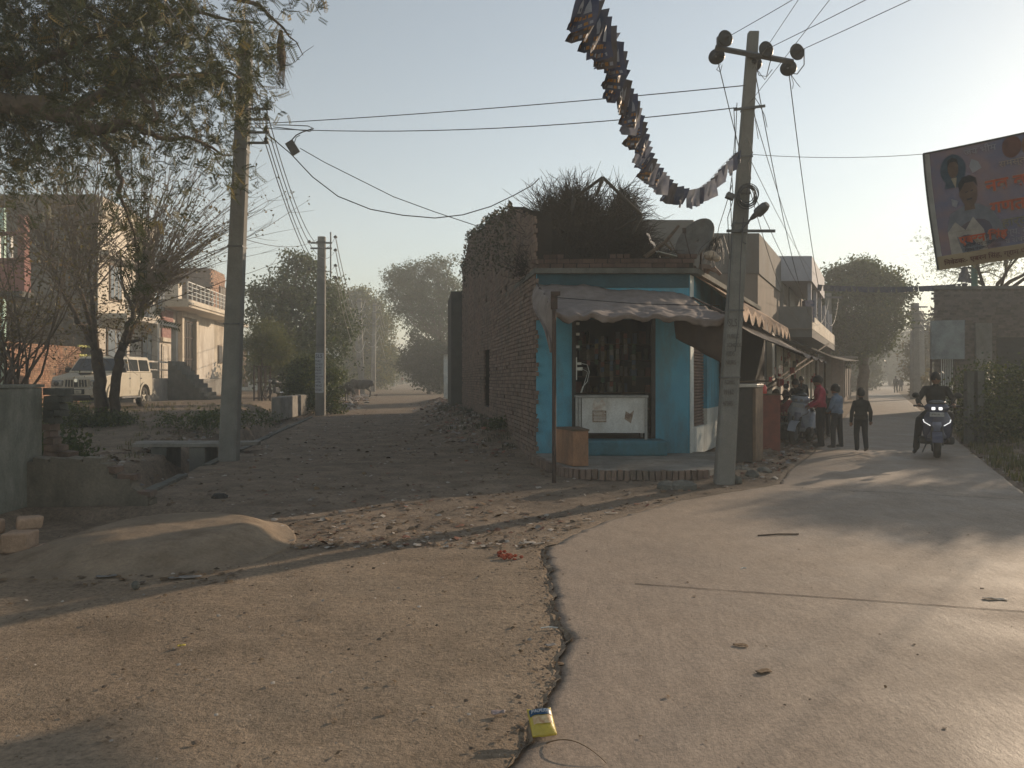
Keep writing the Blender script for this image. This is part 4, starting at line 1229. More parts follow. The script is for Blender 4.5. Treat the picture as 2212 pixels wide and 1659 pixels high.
# pink and mint house at the left frame edge
h6 = thing('pink_balcony_house', 'salmon pink balcony house with mint green corner at the far left edge', 'house', (-18.5, 27.5, .4))
mb = MB(); mb.bbox((-24, 27.2, 0), (-18.0, 27.35, 7.6)); mb.build('wall', MINT, h6)
mb = MB(); mb.bbox((-24, 26.4, 4.55), (-16.75, 26.75, 5.7)); mb.build('balcony', PINK, h6)
mb = MB(); mb.bbox((-24, 26.2, 4.35), (-16.7, 26.85, 4.545)); mb.build('balcony_slab', CEM_D, h6)
mb = MB(); mb.bbox((-17.0, 26.42, 5.705), (-16.76, 26.7, 7.2)); mb.build('pillar', PINK, h6)
for k in range(7):
    mb = MB(); mb.bbox((-17.4 - k * .42, 26.5, 5.703), (-17.28 - k * .42, 26.62, 6.5)); mb.build('baluster', PALE, h6)
mb = MB(); mb.bbox((-24, 26.46, 6.503), (-17.01, 26.66, 6.62)); mb.build('handrail', PINK, h6)
yg = thing('yellow_gate', 'small yellow-green wire gate beside the end of the orange brick wall', 'gate', (FX(34.2), 34.3, .4))
YG = M('yellow green paint', (.42, .42, .12), (.34, .34, .1), 8, .6, .1, 50)
ya, yb = 34.05, 35.6
for z0 in (2.55, 2.95): lpart('gate_rail', YG, yg, ya, yb, -.12, -.05, z0, z0 + .09)
for k in range(7): lpart('gate_bar', YG, yg, ya + k * .24, ya + k * .24 + .05, -.118, -.055, .5, 2.545)

# ---- far end of the lane: small buildings right of the lane
lh = thing('lane_shed', 'small plastered shed with pale pillar and tin door near the lane end', 'shed', (-3.6, 46, 0))
a = at(968, 870, 46)
mb = MB(); mb.bbox((a.x, 45, -.1), (a.x + 3.0, 50, 2.9)); mb.build('wall', CEM_D, lh)
mb = MB(); mb.bbox((a.x - .15, 44.7, -.1), (a.x + .25, 44.99, 2.95)); mb.build('pillar', WHITEW, lh)
mb = MB(); mb.bbox((a.x - .2, 44.4, 2.955), (a.x + 3.1, 50.2, 3.08)); mb.build('roof_slab', CEM, lh)
mb = MB(); mb.bbox((a.x + .5, 44.93, .1), (a.x + 1.5, 44.99, 2.2)); mb.build('door', DARKM, lh)
bb = thing('block_bench', 'low block wall at the roadside where the dark cow stands', 'low wall', (-14.5, 66, .2))
mb = MB(); a = at(722, 840, 62); b = at(775, 840, 62)
mb.bbox((a.x, 62, -.2), (b.x, 62.5, .75)); mb.build('wall', BR_OLD, bb, bevel=.03)
mb = MB(); mb.bbox((a.x - .5, 61.9, -.2), (a.x, 62.6, 1.6)); mb.build('pillar', WHITEW, bb)
# ================================================================= right-hand row of buildings
def rY(px, off=0):
    o = A + SN * off
    return along(px, o.x, o.y, .478)
def rw(Y, off=0):
    o = A + SN * off
    return Vector((o.x + .478 * (Y - o.y), Y, 0))
def rpart(name, mat, par, Y0, Y1, o0, o1, z0, z1, bevel=0):
    a, b, c, d = rw(Y0, o0), rw(Y1, o0), rw(Y1, o1), rw(Y0, o1)
    mb = MB(); mb.prism([(a.x, a.y), (b.x, b.y), (c.x, c.y), (d.x, d.y)], z0, z1); return mb.build(name, mat, par, bevel=bevel)
GB = M('grey beige render', (.13, .125, .118), (.10, .095, .09), 1.2, .9, .3, 40, dirt=(.09, .075, .06), dscale=.9)
BEIGE = M('beige render', (.17, .135, .108), (.13, .105, .085), 1.2, .9, .3, 40, dirt=(.10, .08, .06), dscale=.8)
LAV = M('pale lavender paint', (.28, .28, .31), (.24, .24, .27), 2, .8, .15, 40)
bE = thing('grey_upper_building', 'plain grey rendered building with a box room on its roof, behind the dish', 'building', (5, 23.5, 0))
Ye = 22.9
zE = 1.6 + 311 / F * Ye
xr = at(1637, 0, Ye).x; xl = at(1405, 0, Ye).x
mb = MB(); mb.prism([(xl, Ye), (xr, Ye), (xr + .478 * 5, Ye + 5), (xl + .478 * 5, Ye + 5)], 0, zE - .003); mb.build('wall', BEIGE, bE)
mb = MB(); mb.prism([(xl - .03, Ye - .03), (xr + .03, Ye - .03), (xr + .478 * 5 + .05, Ye + 5), (xl + .478 * 5, Ye + 5)], zE - 1.2, zE); mb.build('parapet', GB, bE)
zS = 1.6 + 340 / F * 24
xs0, xs1 = at(1374, 0, 24).x, at(1497, 0, 24).x
mb = MB(); mb.prism([(xs0, 24), (xs1, 24), (xs1 + .478 * 2.2, 26.2), (xs0 + .478 * 2.2, 26.2)], zE + .003 - 2, zS); mb.build('roof_room', GB, bE)
# ragged fascia of old tin along the street side of the shop
ORG = M('orange dusty tin', (.36, .22, .13), (.24, .15, .09), 3, .85, .3, 30, dirt=(.14, .1, .08))
fs = thing('ragged_eave', 'ragged orange-brown tin eave catching the sun beside the concrete pole', 'eave', rw(18, .6) + Vector((0, 0, 3.4)))
def eave(u, v):
    Y = 14.9 + 9.5 * u; p = rw(Y, .05 + .62 * v)
    drop = (.30 * v + .14 * abs(math.sin(u * 33)) * v + .12 * float(fbm(u * 20, v, 120)) * v)
    return (p.x, p.y, 3.55 - drop - .12 * v)
mb = MB(); mb.grid(eave, 130, 8)
def eave2(u, v):
    x, y, z = eave(u, 1.0); return (x + .02 * v, y, z - v * (.10 + .12 * abs(math.sin(u * 33))))
mb.grid(eave2, 130, 2)
o = mb.build('tin_sheet', ORG, fs); o.modifiers.new('thickness', 'SOLIDIFY').thickness = .008
# tea stall with brown awning
tl = thing('tea_stall', 'dark tea stall under a sloping brown canvas with hanging red packets', 'stall', rw(20.5, .8))
def sawn(u, v):
    Y = 16.2 + 7.8 * u; p = rw(Y, .05 + 1.75 * v)
    return (p.x, p.y, 3.05 - .95 * v - .10 * math.sin(math.pi * v) + .05 * float(fbm(u * 9, v * 6, 121)) - .08 * abs(math.sin(u * 12)) * v ** 2)
mb = MB(); mb.grid(sawn, 60, 16)
o = mb.build('canvas', TARP2, tl); o.modifiers.new('thickness', 'SOLIDIFY').thickness = .006
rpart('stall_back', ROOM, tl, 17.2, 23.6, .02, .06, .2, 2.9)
for Y in (20.6, 23.9): 
    p = rw(Y, 1.72); MB().tube([(p.x, p.y, -.1), (p.x, p.y, 2.08)], .028, 6).build('pole', WOODD, tl)
for k in range(3): 
    p = rw(17.4 + k * 1.9, .5); mb = MB(); mb.box((p.x, p.y, 1.5 + .0 * k), (.35, .6, .03), math.atan2(SD.y, SD.x)); mb.build('shelf_board', WOODD, tl)
FOIL = M('glossy foil', (.55, .5, .45), (.3, .1, .08), 16, .25, 0, 30, spec=.8)
REDP = M('red foil', (.35, .04, .03), (.2, .03, .03), 10, .35, 0, 30, spec=.6)
GRNP = M('dark green board', (.04, .11, .10), (.03, .07, .07), 6, .6, 0, 30)
rpart('sign_board', GRNP, tl, 17.5, 19.0, .08, .12, 1.55, 2.4)
for k in range(26):
    Y = random.uniform(17.0, 23.4); p = rw(Y, random.uniform(.9, 1.65)); z = random.uniform(1.35, 2.1)
    mb = MB(); mb.box((p.x, p.y, z), (.09, .02, random.uniform(.1, .2)), random.uniform(0, 3)); 
    mb.build('packet', random.choice([REDP, FOIL, REDP, pk_m[0], pk_m[1]]), tl)
# black fridge-like cabinet and others behind the pole
cab = thing('black_cabinet', 'tall black box cabinet with a pale right edge just behind the concrete pole', 'cabinet', at(1605, 1000, 13.6))
Yc = 13.55
xa, xb = at(1575, 0, Yc).x, at(1638, 0, Yc).x
mb = MB(); mb.prism([(xa, Yc), (xb - .10, Yc), (xb - .10 + .3, Yc + .6), (xa + .3, Yc + .6)], .10, 1.42); mb.build('body', DARKM, cab, bevel=.01)
mb = MB(); mb.prism([(xb - .097, Yc), (xb - .04, Yc + .02), (xb + .28, Yc + .6), (xb + .21, Yc + .6)], .10, 1.42); mb.build('side_panel', WOODD, cab)
mb = MB(); mb.prism([(xa - .02, Yc - .03), (xb - .03, Yc - .03), (xb + .3, Yc + .62), (xa + .3, Yc + .62)], 1.423, 1.48); mb.build('top', M('worn steel top', (.3, .28, .25), (.2, .19, .18), 8, .4, .1, 50, metal=.6), cab, bevel=.006)
rc = thing('red_brown_box', 'red-brown wooden counter box at the stall behind the black cabinet', 'box', at(1655, 960, 16.5))
a = at(1643, 0, 16.2); mb = MB(); mb.bbox((a.x, 16.2, .02), (a.x + .42, 16.7, 1.22)); mb.build('case', M('red brown paint', (.16, .05, .035), (.11, .04, .03), 5, .7, .2, 40), rc, bevel=.01)
mb = MB(); mb.bbox((a.x - .02, 16.18, 1.223), (a.x + .45, 16.72, 1.25)); mb.build('top', WOODD, rc)
rj = MB().lathe([(.07, 0), (.08, .02), (.08, .14), (.05, .17), (.055, .19)], 12, (a.x + .12, 16.4, 1.25)).build('jar', M('bright red jar', (.55, .05, .03), (.45, .04, .03), 4, .3, 0, 30, spec=.6), smooth=True); tag(rj, 'bright red plastic jar standing on the red-brown stall counter', 'jar')
tb = thing('metal_tub', 'dull grey metal tub on the ground between the stall and the parked scooter', 'tub', at(1690, 905, 19.4))
p = at(1688, 0, 19.2); MB().lathe([(.22, 0), (.34, .42), (.36, .44), (.33, .43), (.21, .03)], 20, (p.x, p.y, .02)).build('body', M('tub metal', (.16, .19, .19), (.11, .13, .13), 5, .45, 0, 30, metal=.4), tb, smooth=True)
MB().tube([(p.x - .3, p.y, .42), (p.x - .2, p.y, .62), (p.x + .2, p.y, .62), (p.x + .3, p.y, .42)], .012, 5).build('handle', DARKM, tb)
# slab stones between pole and road
for k, (px2, py2, sc, rz) in enumerate(((1440, 1052, .16, .2), (1475, 1053, .2, -.3), (1600, 1022, .24, .5), (1625, 1030, .17, 1.2), (1650, 1022, .14, .1), (1588, 1040, .13, 2))):
    g = gp(px2, py2, .03)
    mb = MB(); mb.ball((g.x, g.y, .04), (sc, sc * .7, .06 + sc * .2), 9, rot=Matrix.Rotation(rz, 3, 'Z')); mb.v = [tuple(c + random.uniform(-.012, .012) for c in q_) for q_ in mb.v]
    o = mb.build('stone', CEM_D); tag(o, ['flat pale stone left of the concrete pole foot', 'larger flat stone touching the left side of the pole foot', 'big rough stone right of the pole foot', 'mid-sized stone in the rubble near the road edge', 'smallest stone in the rubble beside the road edge', 'stone lump right against the pole foot'][k], 'stone', 'stones around the pole foot')

# balcony building
bF = thing('balcony_building', 'modern two storey building with lit white parapet, balcony and slim columns', 'building', rw(33, -1))
Yf = 28.4
zA = 1.6 + 262 / F * Yf
rpart('roof_fascia', LAV, bF, Yf, Yf + 6.5, -2.6, 1.0, zA - .92, zA)
rpart('upper_wall', GB, bF, Yf + .3, 45, -3, 0, 3.4, zA - .93)
rpart('ground_wall', CEM, bF, Yf - 4.3, 46, -3, -.01, 0, 3.05)
rpart('balcony_slab', GB, bF, Yf - .6, 42, .01, 1.05, 3.05, 3.35)
rpart('balcony_parapet', CREAM, bF, Yf - .6, 42, .95, 1.06, 3.353, 3.85)
rpart('end_parapet', GB, bF, Yf - .75, Yf - .62, -2.4, 1.06, 3.353, 4.15)
for k in range(6):
    Y = Yf + .6 + k * 2.5; rpart('slim_column', LAV, bF, Y, Y + .18, .80, .93, 3.853, zA - .93 if k < 3 else 5.0)
rpart('upper_door', BEIGE, bF, Yf + 6.5, Yf + 8.5, .005, .05, 3.36, 5.2)
rpart('dark_window', DARKM, bF, Yf + 2, Yf + 4, .005, .05, 3.9, 5.2)
for k in range(9):
    Y = Yf - 3.8 + k * 2.1
    rpart('pilaster', CREAM if k < 5 else WHITEW, bF, Y, Y + .55, 0, .16, 0, 3.04)
    if k < 8: rpart('shop_door', [DARKM, WOODD, GLASS][k % 3], bF, Y + .75, Y + 1.9, 0, .05, .3, 2.7)
cl_ = MB(); p = rw(Yf - .3, .9); cl_.box((p.x, p.y, 4.0), (.35, .3, .8)); o = cl_.build('hanging_cloth', cloth_mat('blue cloth', (.07, .09, .16), (.30, .26, .3), .1, 9)); tag(o, 'dark blue cloth hung over the near end of the white balcony', 'cloth')
# dark curved sheet roof in front of it
shd = thing('sheet_canopy', 'dark curved sheet canopy sloping out below the white balcony', 'canopy', rw(36, 1.5) + Vector((0, 0, 3)))
def canopy(u, v):
    Y = 25.5 + 20 * u; p = rw(Y, .05 + 2.1 * v * (.55 + .45 * u)); return (p.x, p.y, 3.0 - .45 * v - .15 * math.sin(math.pi * u) + .05 * float(fbm(u * 12, v * 4, 125)))
mb = MB(); mb.grid(canopy, 50, 8); o = mb.build('sheet', DARKM, shd); o.modifiers.new('thickness', 'SOLIDIFY').thickness = .05
bp = thing('bamboo_poles', 'pair of long bamboo poles leaning up from the stall to the sheet canopy', 'poles', at(1650, 840, 22))
MB().tube([at(1652, 838, 21.5), at(1790, 742, 30)], .03, 6).build('bamboo_pole', WOODD, bp); MB().tube([at(1655, 845, 21.6), at(1760, 775, 28)], .03, 6).build('bamboo_pole', WOODD, bp)
# brick stall further on
bG = thing('brick_kiosk', 'low brown brick kiosk with a thin tin roof past the balcony building', 'kiosk', rw(52, 1))
rpart('wall', BR_OLD, bG, 48, 62, -1, 1.2, 0, 2.8)
rpart('tin_roof', CEM, bG, 47, 63, -1, 2.0, 2.803, 2.9)
for k in range(4): rpart('shutter', RUST, bG, 49 + k * 3.2, 51.2 + k * 3.2, 1.203, 1.25, .3, 2.4)
ms = thing('milestone', 'small white roadside marker post on the verge far along the concrete road', 'marker', at(1837, 850, 62))
p = rw(70, .0); q = Vector((float(road_l(62)) - 1.3, 62, 0)); MB().bbox((q.x - .2, 61.9, 0), (q.x + .2, 62.1, .9)).build('post', WHITEW, ms, bevel=.05)

# ---- brick building at the right
RB = M('dusky brick', (.15, .12, .10), (.11, .09, .08), 4, .95, .4, 50, usetone=True)
bR = thing('right_brick_building', 'long grey-brown brick building behind the hedge at the right edge', 'building', (20, 30.3, 0))
YR = 30.0
xR = at(2018, 0, YR).x; zR = 1.6 + 195 / F * YR
mb = MB(); mb.prism([(xR, YR), (xR + 22, YR - 1.2), (xR + 25, YR + 7), (xR + 4.7, YR + 8)], -.1, zR - .10)
mb.build('wall', MORTAR, bR)
Ur = Vector((22, -1.2, 0)).normalized(); Nr = Vector((-1.2, -22, 0)).normalized()
lay_bricks(bR, (xR, YR - .005, 0), Ur, Nr, 9.0, 2.1, lambda u: zR - .12, RB, 300, skip=lambda u, z: (2.3 < u < 9 and z < 3.2), seed=30, bl=.23, bh=.085, j=.016, key=lambda u, z: u * .8 + abs(z - 4))
lay_bricks(bR, (xR + 4.7, YR + 8, 0), Vector((-4.7, -8, 0)).normalized(), Vector((-8, 4.7, 0)).normalized(), 8.7, .5, lambda u: zR - .12, RB, 0, seed=31)
mb = MB(); mb.prism([(xR - .08, YR - .1), (xR + 22, YR - 1.3), (xR + 25, YR + 7.1), (xR + 4.6, YR + 8.1)], zR - .10, zR + .02); mb.build('coping', CEM_D, bR)
mb = MB(); p = Vector((xR, YR - .01, 0)) + Ur * 2.35; q = Vector((xR, YR - .01, 0)) + Ur * 8.9; mb.prism([(p.x, p.y - .035), (q.x, q.y - .035), (q.x, q.y), (p.x, p.y)], .3, 3.15); mb.build('dark_opening', DARKM, bR)
mb = MB(); p = Vector((xR, YR - .01, 0)) + Ur * 1.5; mb.bbox((p.x, p.y - .14, 0), (p.x + .62, p.y - .04, 3.7)); mb.build('pillar', CEM, bR)
hb = thing('faded_hoarding', 'faded framed hoarding board standing at the left corner of the right brick building', 'hoarding', at(2050, 776, 28))
a = at(2012, 776, 28.4); b = at(2084, 697, 28.0)
mb = MB(); mb.prism([(a.x, 28.4), (b.x, 28.0), (b.x, 28.08), (a.x, 28.48)], a.z, b.z + .1); mb.build('board', M('faded poster', (.22, .24, .24), (.14, .15, .15), 3, .8, .1, 30), hb)
mb = MB()
for x_ in (a.x + .05, b.x - .05): mb.tube([(x_, 28.55, 0), (x_, 28.5, b.z)], .035, 6)
mb.build('post', WOODD, hb)
gtr = thing('barred_gate', 'narrow pale barred gate under the faded hoarding on the right', 'gate', at(2045, 850, 28.8))
for k in range(6):
    p = at(2034 + k * 4.6, 0, 28.8); MB().tube([(p.x, 28.8, .2), (p.x, 28.8, 2.3)], .018, 5).build('bar', PALE, gtr)
a = at(2034, 0, 28.8); b = at(2057, 0, 28.8)
for z in (.25, 2.3): MB().tube([(a.x, 28.8, z), (b.x, 28.8, z)], .025, 5).build('rail', PALE, gtr)
for k, x_ in enumerate((2090, 2112)):
    p = at(x_, 0, 18.2); o = MB().bbox((p.x, 18.2, 0), (p.x + .16, 18.36, 1.75)).build('fence_post', CEM_D); tag(o, ('left', 'right')[k] + ' of two grey concrete posts in front of the right-hand hedge', 'post', 'concrete posts by the hedge')
# ================================================================= poles, wires, bunting, banner
POLEC = M('backlit pole concrete', (.175, .17, .155), (.13, .127, .117), 3, .9, .35, 50, dirt=(.13, .12, .105), dscale=1.4)  # concrete darkened: the near poles' backlit shade is put into the colour
PAINTW = M('whitewashed paint', (.36, .37, .40), (.30, .31, .33), 6, .8, .1, 40)
INK = M('black paint', (.03, .03, .035), rough=.8, b=0)
WIRE = M('weathered wire', (.07, .07, .07), (.05, .05, .05), 5, .6, 0)
WIREL = M('aluminium wire', (.30, .29, .27), (.22, .21, .2), 5, .45, 0, metal=.6)
STEEL = M('grey galvanised steel', (.12, .12, .12), (.08, .08, .08), 9, .6, .1, 50, metal=.3)
CERA = M('dark ceramic', (.045, .04, .04), (.03, .03, .03), 8, .45, 0)
def cpole(label, b, t, w0, w1, name='utility_pole', cat='utility pole', group=None, d0=None, mat=None):
    b = Vector(b); t = Vector(t)
    o = thing(name, label, cat, b, group)
    mb = MB(); d0 = d0 or w0 * .8; d1 = w1 * .85
    def ring(c, w, d):
        k = .12
        return [c + Vector(p) for p in ((-w / 2 + w * k, -d / 2, 0), (w / 2 - w * k, -d / 2, 0), (w / 2, -d / 2 + d * k, 0), (w / 2, d / 2 - d * k, 0), (w / 2 - w * k, d / 2, 0), (-w / 2 + w * k, d / 2, 0), (-w / 2, d / 2 - d * k, 0), (-w / 2, -d / 2 + d * k, 0))]
    rings = [ring(b.lerp(t, q) - Vector((0, 0, .4 if q == 0 else 0)), w0 + (w1 - w0) * q, d0 + (d1 - d0) * q) for q in (0, .35, .7, 1)]
    vs = sum(rings, []); fs = []
    for i in range(3):
        for k in range(8): fs.append((i * 8 + k, i * 8 + (k + 1) % 8, i * 8 + 8 + (k + 1) % 8, i * 8 + 8 + k))
    fs += [tuple(range(7, -1, -1)), tuple(range(24, 32))]
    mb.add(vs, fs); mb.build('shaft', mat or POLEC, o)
    return o
def band_on(o, b, t, z, w, d=.03, name='clamp'):
    q = (z - b[2]) / (t[2] - b[2]); c = Vector(b).lerp(Vector(t), q)
    MB().box(c, (w, w * .95, d)).build(name, STEEL, o)
    return c
def insul(par, c, r=.05, name='insulator'):
    MB().lathe([(r * .5, -.05), (r, -.03), (r * .6, -.01), (r, .01), (r * .6, .03), (r * .4, .06)], 10, c).build(name, CERA, par, smooth=True)
def sagpts(a, b, sag, n=16):
    a = Vector(a); b = Vector(b)
    return [a.lerp(b, i / n) - Vector((0, 0, 4 * sag * (i / n) * (1 - i / n))) for i in range(n + 1)]
def wire(label, a, b, sag, r=.008, mat=None, group=None, n=16, pts=None):
    mb = MB(); mb.tube(pts or sagpts(a, b, sag, n), r * .72, 4, cap=False)
    o = mb.build('overhead_wire', mat or WIRE); return tag(o, label, 'wire', group)

# ---- left pole
LB = Vector((-5.45, 14.75, 0)); LT = Vector((-5.10, 14.75, 8.1))
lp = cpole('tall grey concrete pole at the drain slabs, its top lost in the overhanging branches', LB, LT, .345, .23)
for z in (2.62, 4.1, 5.95): band_on(lp, LB, LT, z, .34 - z * .012)
for k, z in enumerate((6.75, 6.55, 6.30, 6.10)):
    c = LB.lerp(LT, z / 8.1); MB().box(c + Vector((.27, 0, 0)), (.5, .04, .04)).build('bracket', STEEL, lp); insul(lp, (-4.72 , 14.75, z + .06))
# ---- pole 2, painted sign
P2B = Vector((-8.08, 32.4, 0)); P2T = Vector((-8.02, 32.4, 7.52))
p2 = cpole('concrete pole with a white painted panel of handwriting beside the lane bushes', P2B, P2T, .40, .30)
c = P2B
mb = MB(); mb.bbox((-8.26, 32.232, .95), (-7.90, 32.236, 2.62)); mb.build('painted_panel', PAINTW, p2)
for k, (s_, zz, sz) in enumerate((('SLS', 2.42, .22), ('PUBLIC', 2.24, .12), ('SCHOOL', 2.10, .12), ('KACHHI', 1.97, .11), ('PURA', 1.85, .12), ('MAINPURI', 1.73, .10), ('ENGLISH', 1.60, .11), ('MEDIUM', 1.48, .11), ('NEAR ITI', 1.36, .11), ('99162', 1.20, .15), ('47385', 1.02, .15))):
    if k in (2, 3, 4, 5, 7, 8, 1): s_ = {1: 'PUBLI', 2: 'SCHOO', 3: 'NURS', 4: 'PRIM', 5: 'FROM', 7: 'KIDS', 8: 'ADMIS'}[k]
    text(s_, sz, INK, p2, Vector((-8.245, 32.226, zz)) - P2B, name='lettering', sx=.72 if len(s_) > 4 else .95)
for z in (7.3, 6.1, 4.65, 2.95): band_on(p2, P2B, P2T, z, .37)
for z in (7.25, 7.02): MB().box((-8.02, 32.3, z), (.9, .06, .07)).build('cross_arm', STEEL, p2)
MB().box((-7.62, 32.3, 6.75), (.05, .05, 1.9)).build('rack', STEEL, p2)
p2ins = [Vector((-7.42, 32.3, z)) for z in (7.5, 6.95, 6.3, 5.8)]
for q in p2ins: insul(p2, q, .09)
for q in ((-8.52, 32.3, 7.3), (-8.52, 32.3, 6.15)): insul(p2, q, .09)
# ---- further poles down the lane
def lanepole(px, Y, pytop, label, w=.40, dx=0):
    b = at(px, 815, Y); b.z = 0; t = at(px + dx, pytop, Y); return cpole(label, b, t, w, w * .7, mat=CEM), b, t  # lighter cement than the near poles: sunlight on these put into the colour
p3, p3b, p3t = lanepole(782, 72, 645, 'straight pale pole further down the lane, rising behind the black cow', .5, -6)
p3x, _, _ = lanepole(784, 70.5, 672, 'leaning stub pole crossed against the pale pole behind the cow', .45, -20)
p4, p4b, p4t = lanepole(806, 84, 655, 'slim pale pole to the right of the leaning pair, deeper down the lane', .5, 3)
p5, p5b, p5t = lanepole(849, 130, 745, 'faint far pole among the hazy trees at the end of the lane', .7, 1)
for o_, t_ in ((p3, p3t), (p4, p4t)):
    for k in range(4):
        MB().box(t_ + Vector((.25, -.2, -.25 - k * .75)), (.9, .1, .08)).build('bracket', STEEL, o_)
zs = (6.75, 6.5, 6.25, 6.05)
GL = 'wires strung pole to pole along the dirt lane'
ORD = ('topmost', 'second from the top', 'third from the top', 'lowest')
for k in range(4):
    a = Vector((-4.72, 14.75, zs[k])); b = p2ins[k]
    wire(ORD[k] + ' wire sagging from the big left pole to the painted pole', a, b, 1.35 - .12 * k, .014, WIRE, GL)
    c_ = p3t + Vector((.6, -.2, -.2 - k * 1.25))
    wire(ORD[k] + ' wire sagging from painted pole to the far leaning pair', b, c_, 2.0, .024, WIREL, GL)
    d_ = p4t + Vector((.6, -.2, -.2 - k * 1.1))
    wire(ORD[k] + ' short pale wire between the two far lane poles', c_, d_, .9, .026, WIREL, GL)
    wire(ORD[k] + ' wire running from the last slim pole into haze', d_, p5t + Vector((.3, 0, -.3 - k * 1.5)), 1.4, .03, WIREL, GL)
    # towards and over the camera
    wire(('rightmost', 'second from the right', 'third from the right', 'leftmost')[k] + ' wire rising from the big left pole through the tree', a, Vector((.3 - .35 * k, -18, 6.9)), .45, .010, WIRE, GL, 24)
wire('thin wire from the left pole straight across to the painted pole top', LB.lerp(LT, .53), Vector((-8.2, 32.3, 7.4)), .25, .010)

# ---- right pole
RB0 = Vector((3.16, 11.55, 0)); RT = Vector((3.625, 11.55, 6.78))
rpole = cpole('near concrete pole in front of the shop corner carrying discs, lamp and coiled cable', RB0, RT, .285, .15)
def rpt(z): return RB0.lerp(RT, z / 6.78)
MB().tube([at(1545, 103, 11.43), at(1713, 134, 11.43)], .045, 4).build('cross_arm', STEEL, rpole)
MB().box((at(1555, 92, 11.43)), (.09, .06, .16)).build('arm_end_plate', STEEL, rpole)
discs = [(1567, 83, -1), (1548, 122, 1), (1655, 107, -1), (1722, 112, -1), (1703, 147, 1), (1628, 138, 1)]
dd = {}
for k, (x, y, s_) in enumerate(discs):
    c = at(x, y, 11.43 + s_ * .13)
    ax = Vector((.30, -1, -.02)) if s_ < 0 else Vector((.33, 1, -.05))
    q = ax.normalized().to_track_quat('Z', 'Y').to_matrix()
    MB().lathe([(.02, -.10), (.045, -.08), (.05, -.03), (.118, -.012), (.122, .006), (.10, .02), (.09, .01), (.06, .03), (.03, .02), (.022, .09)], 22, c, rot=q).build('disc_insulator', CERA, rpole, smooth=True)
    MB().tube([c, at(x + (2 if s_ < 0 else -2), y, 11.43)], .014, 5).build('disc_pin', STEEL, rpole)
    dd[k] = c
for z in (4.9, 5.62, 3.9, 2.6, 1.6, 4.35): band_on(rpole, RB0, RT, z, .29 - z * .019, .022, 'clamp')
c = rpt(5.62); MB().box(c + Vector((0, -.09, 0)), (.46, .03, .035), rot=Matrix.Rotation(-.12, 3, 'Y')).build('strap_bar', STEEL, rpole)
c = rpt(3.78); MB().box(c + Vector((.14, -.1, 0)), (.72, .035, .04)).build('lamp_bar', STEEL, rpole)
# painted figures on the shaft
FAD = M('faded lettering', (.10, .09, .08), rough=.9, b=0)
for k, (s_, z, sz) in enumerate((('SLS', 2.36, .16), ('PUBLIC', 2.18, .09), ('SCHOOL', 2.05, .09), ('KIDS', 1.92, .10), ('NURS', 1.79, .10), ('ADMIS', 1.5, .09), ('99162', 1.35, .10), ('47385', 1.18, .10))):
    cc = rpt(z); text(s_, sz, FAD, rpole, Vector((cc.x - .11, 11.55 - .125, z)) - RB0, sx=.62)
# street lamp
lam = thing('street_lamp', 'small street lamp on a slanting arm clamped to the near concrete pole', 'street lamp', at(1606, 492, 11.4))
MB().tube([at(1600, 498, 11.42), at(1612, 484, 11.38), at(1628, 466, 11.3)], .016, 6).build('arm', STEEL, lam)
a, b = at(1622, 473, 11.32), at(1658, 441, 11.1); ax = (b - a).normalized(); q = ax.to_track_quat('Z', 'Y').to_matrix()
L_ = (b - a).length
mb = MB(); 
pf_ = [(.025, 0), (.04, .06), (.042, .10), (.075, .13), (.078, L_ * .6), (.07, L_ * .85), (.045, L_)]
mb.lathe(pf_, 10, a, rot=q); mb.build('head', M('lamp housing', (.10, .10, .10), (.07, .07, .07), 8, .5, .1), lam, smooth=False)
MB().tube([at(1604, 488, 11.42), at(1604, 522, 11.42), at(1612, 527, 11.4)], .012, 5).build('cable', WIRE, lam)
# coil of cable
co = thing('cable_coil', 'tangled loop coil of black cable hung on the right side of the near pole', 'cable coil', at(1612, 424, 11.4))
mb = MB()
for k in range(9):
    ph = random.uniform(0, 6.28); rr = random.uniform(.10, .155); c = at(1613 + random.uniform(-4, 4), 424 + random.uniform(-4, 4), 11.35 + random.uniform(-.03, .03))
    mb.tube([c + Vector((rr * math.cos(t), .02 * math.sin(2 * t + ph), rr * 1.1 * math.sin(t))) for t in np.linspace(ph, ph + 6.4, 26)], .007, 4)
mb.build('coil', WIRE, co)
jb = thing('junction_box', 'small grey cable box fixed on the left side of the near pole below the flags', 'box', at(1577, 424, 11.45))
MB().box(at(1577, 424, 11.42), (.12, .1, .09), rot=Matrix.Rotation(.4, 3, 'Y')).build('case', STEEL, jb, bevel=.01)
# loose cables down the shaft
loose = thing('hanging_cables', 'loose service cables dangling down both sides of the near concrete pole', 'cables', at(1600, 300, 11.4))
mb = MB()
def dang(pts, r=.006): mb.tube([at(x, y, Y) for x, y, Y in pts], r, 4, cap=False)
dang([(1585, 232, 11.4), (1588, 290, 11.4), (1581, 380, 11.4), (1584, 430, 11.4), (1572, 470, 11.4), (1576, 560, 11.42)])
dang([(1592, 222, 11.4), (1588, 330, 11.4), (1577, 410, 11.38), (1581, 500, 11.4), (1572, 700, 11.4)])
dang([(1630, 210, 11.42), (1640, 225, 11.4), (1652, 250, 11.38), (1657, 275, 11.36)], .005)
dang([(1628, 228, 11.4), (1632, 262, 11.4), (1638, 300, 11.4)], .005)
dang([(1632, 145, 11.4), (1640, 163, 11.38), (1656, 165, 11.4), (1662, 140, 11.4), (1668, 118, 11.4)], .007)
dang([(1635, 150, 11.4), (1652, 172, 11.38), (1668, 150, 11.4)], .006)
dang([(1737, 105, 11.3), (1737, 140, 11.35), (1722, 160, 11.38), (1708, 158, 11.5)], .008)
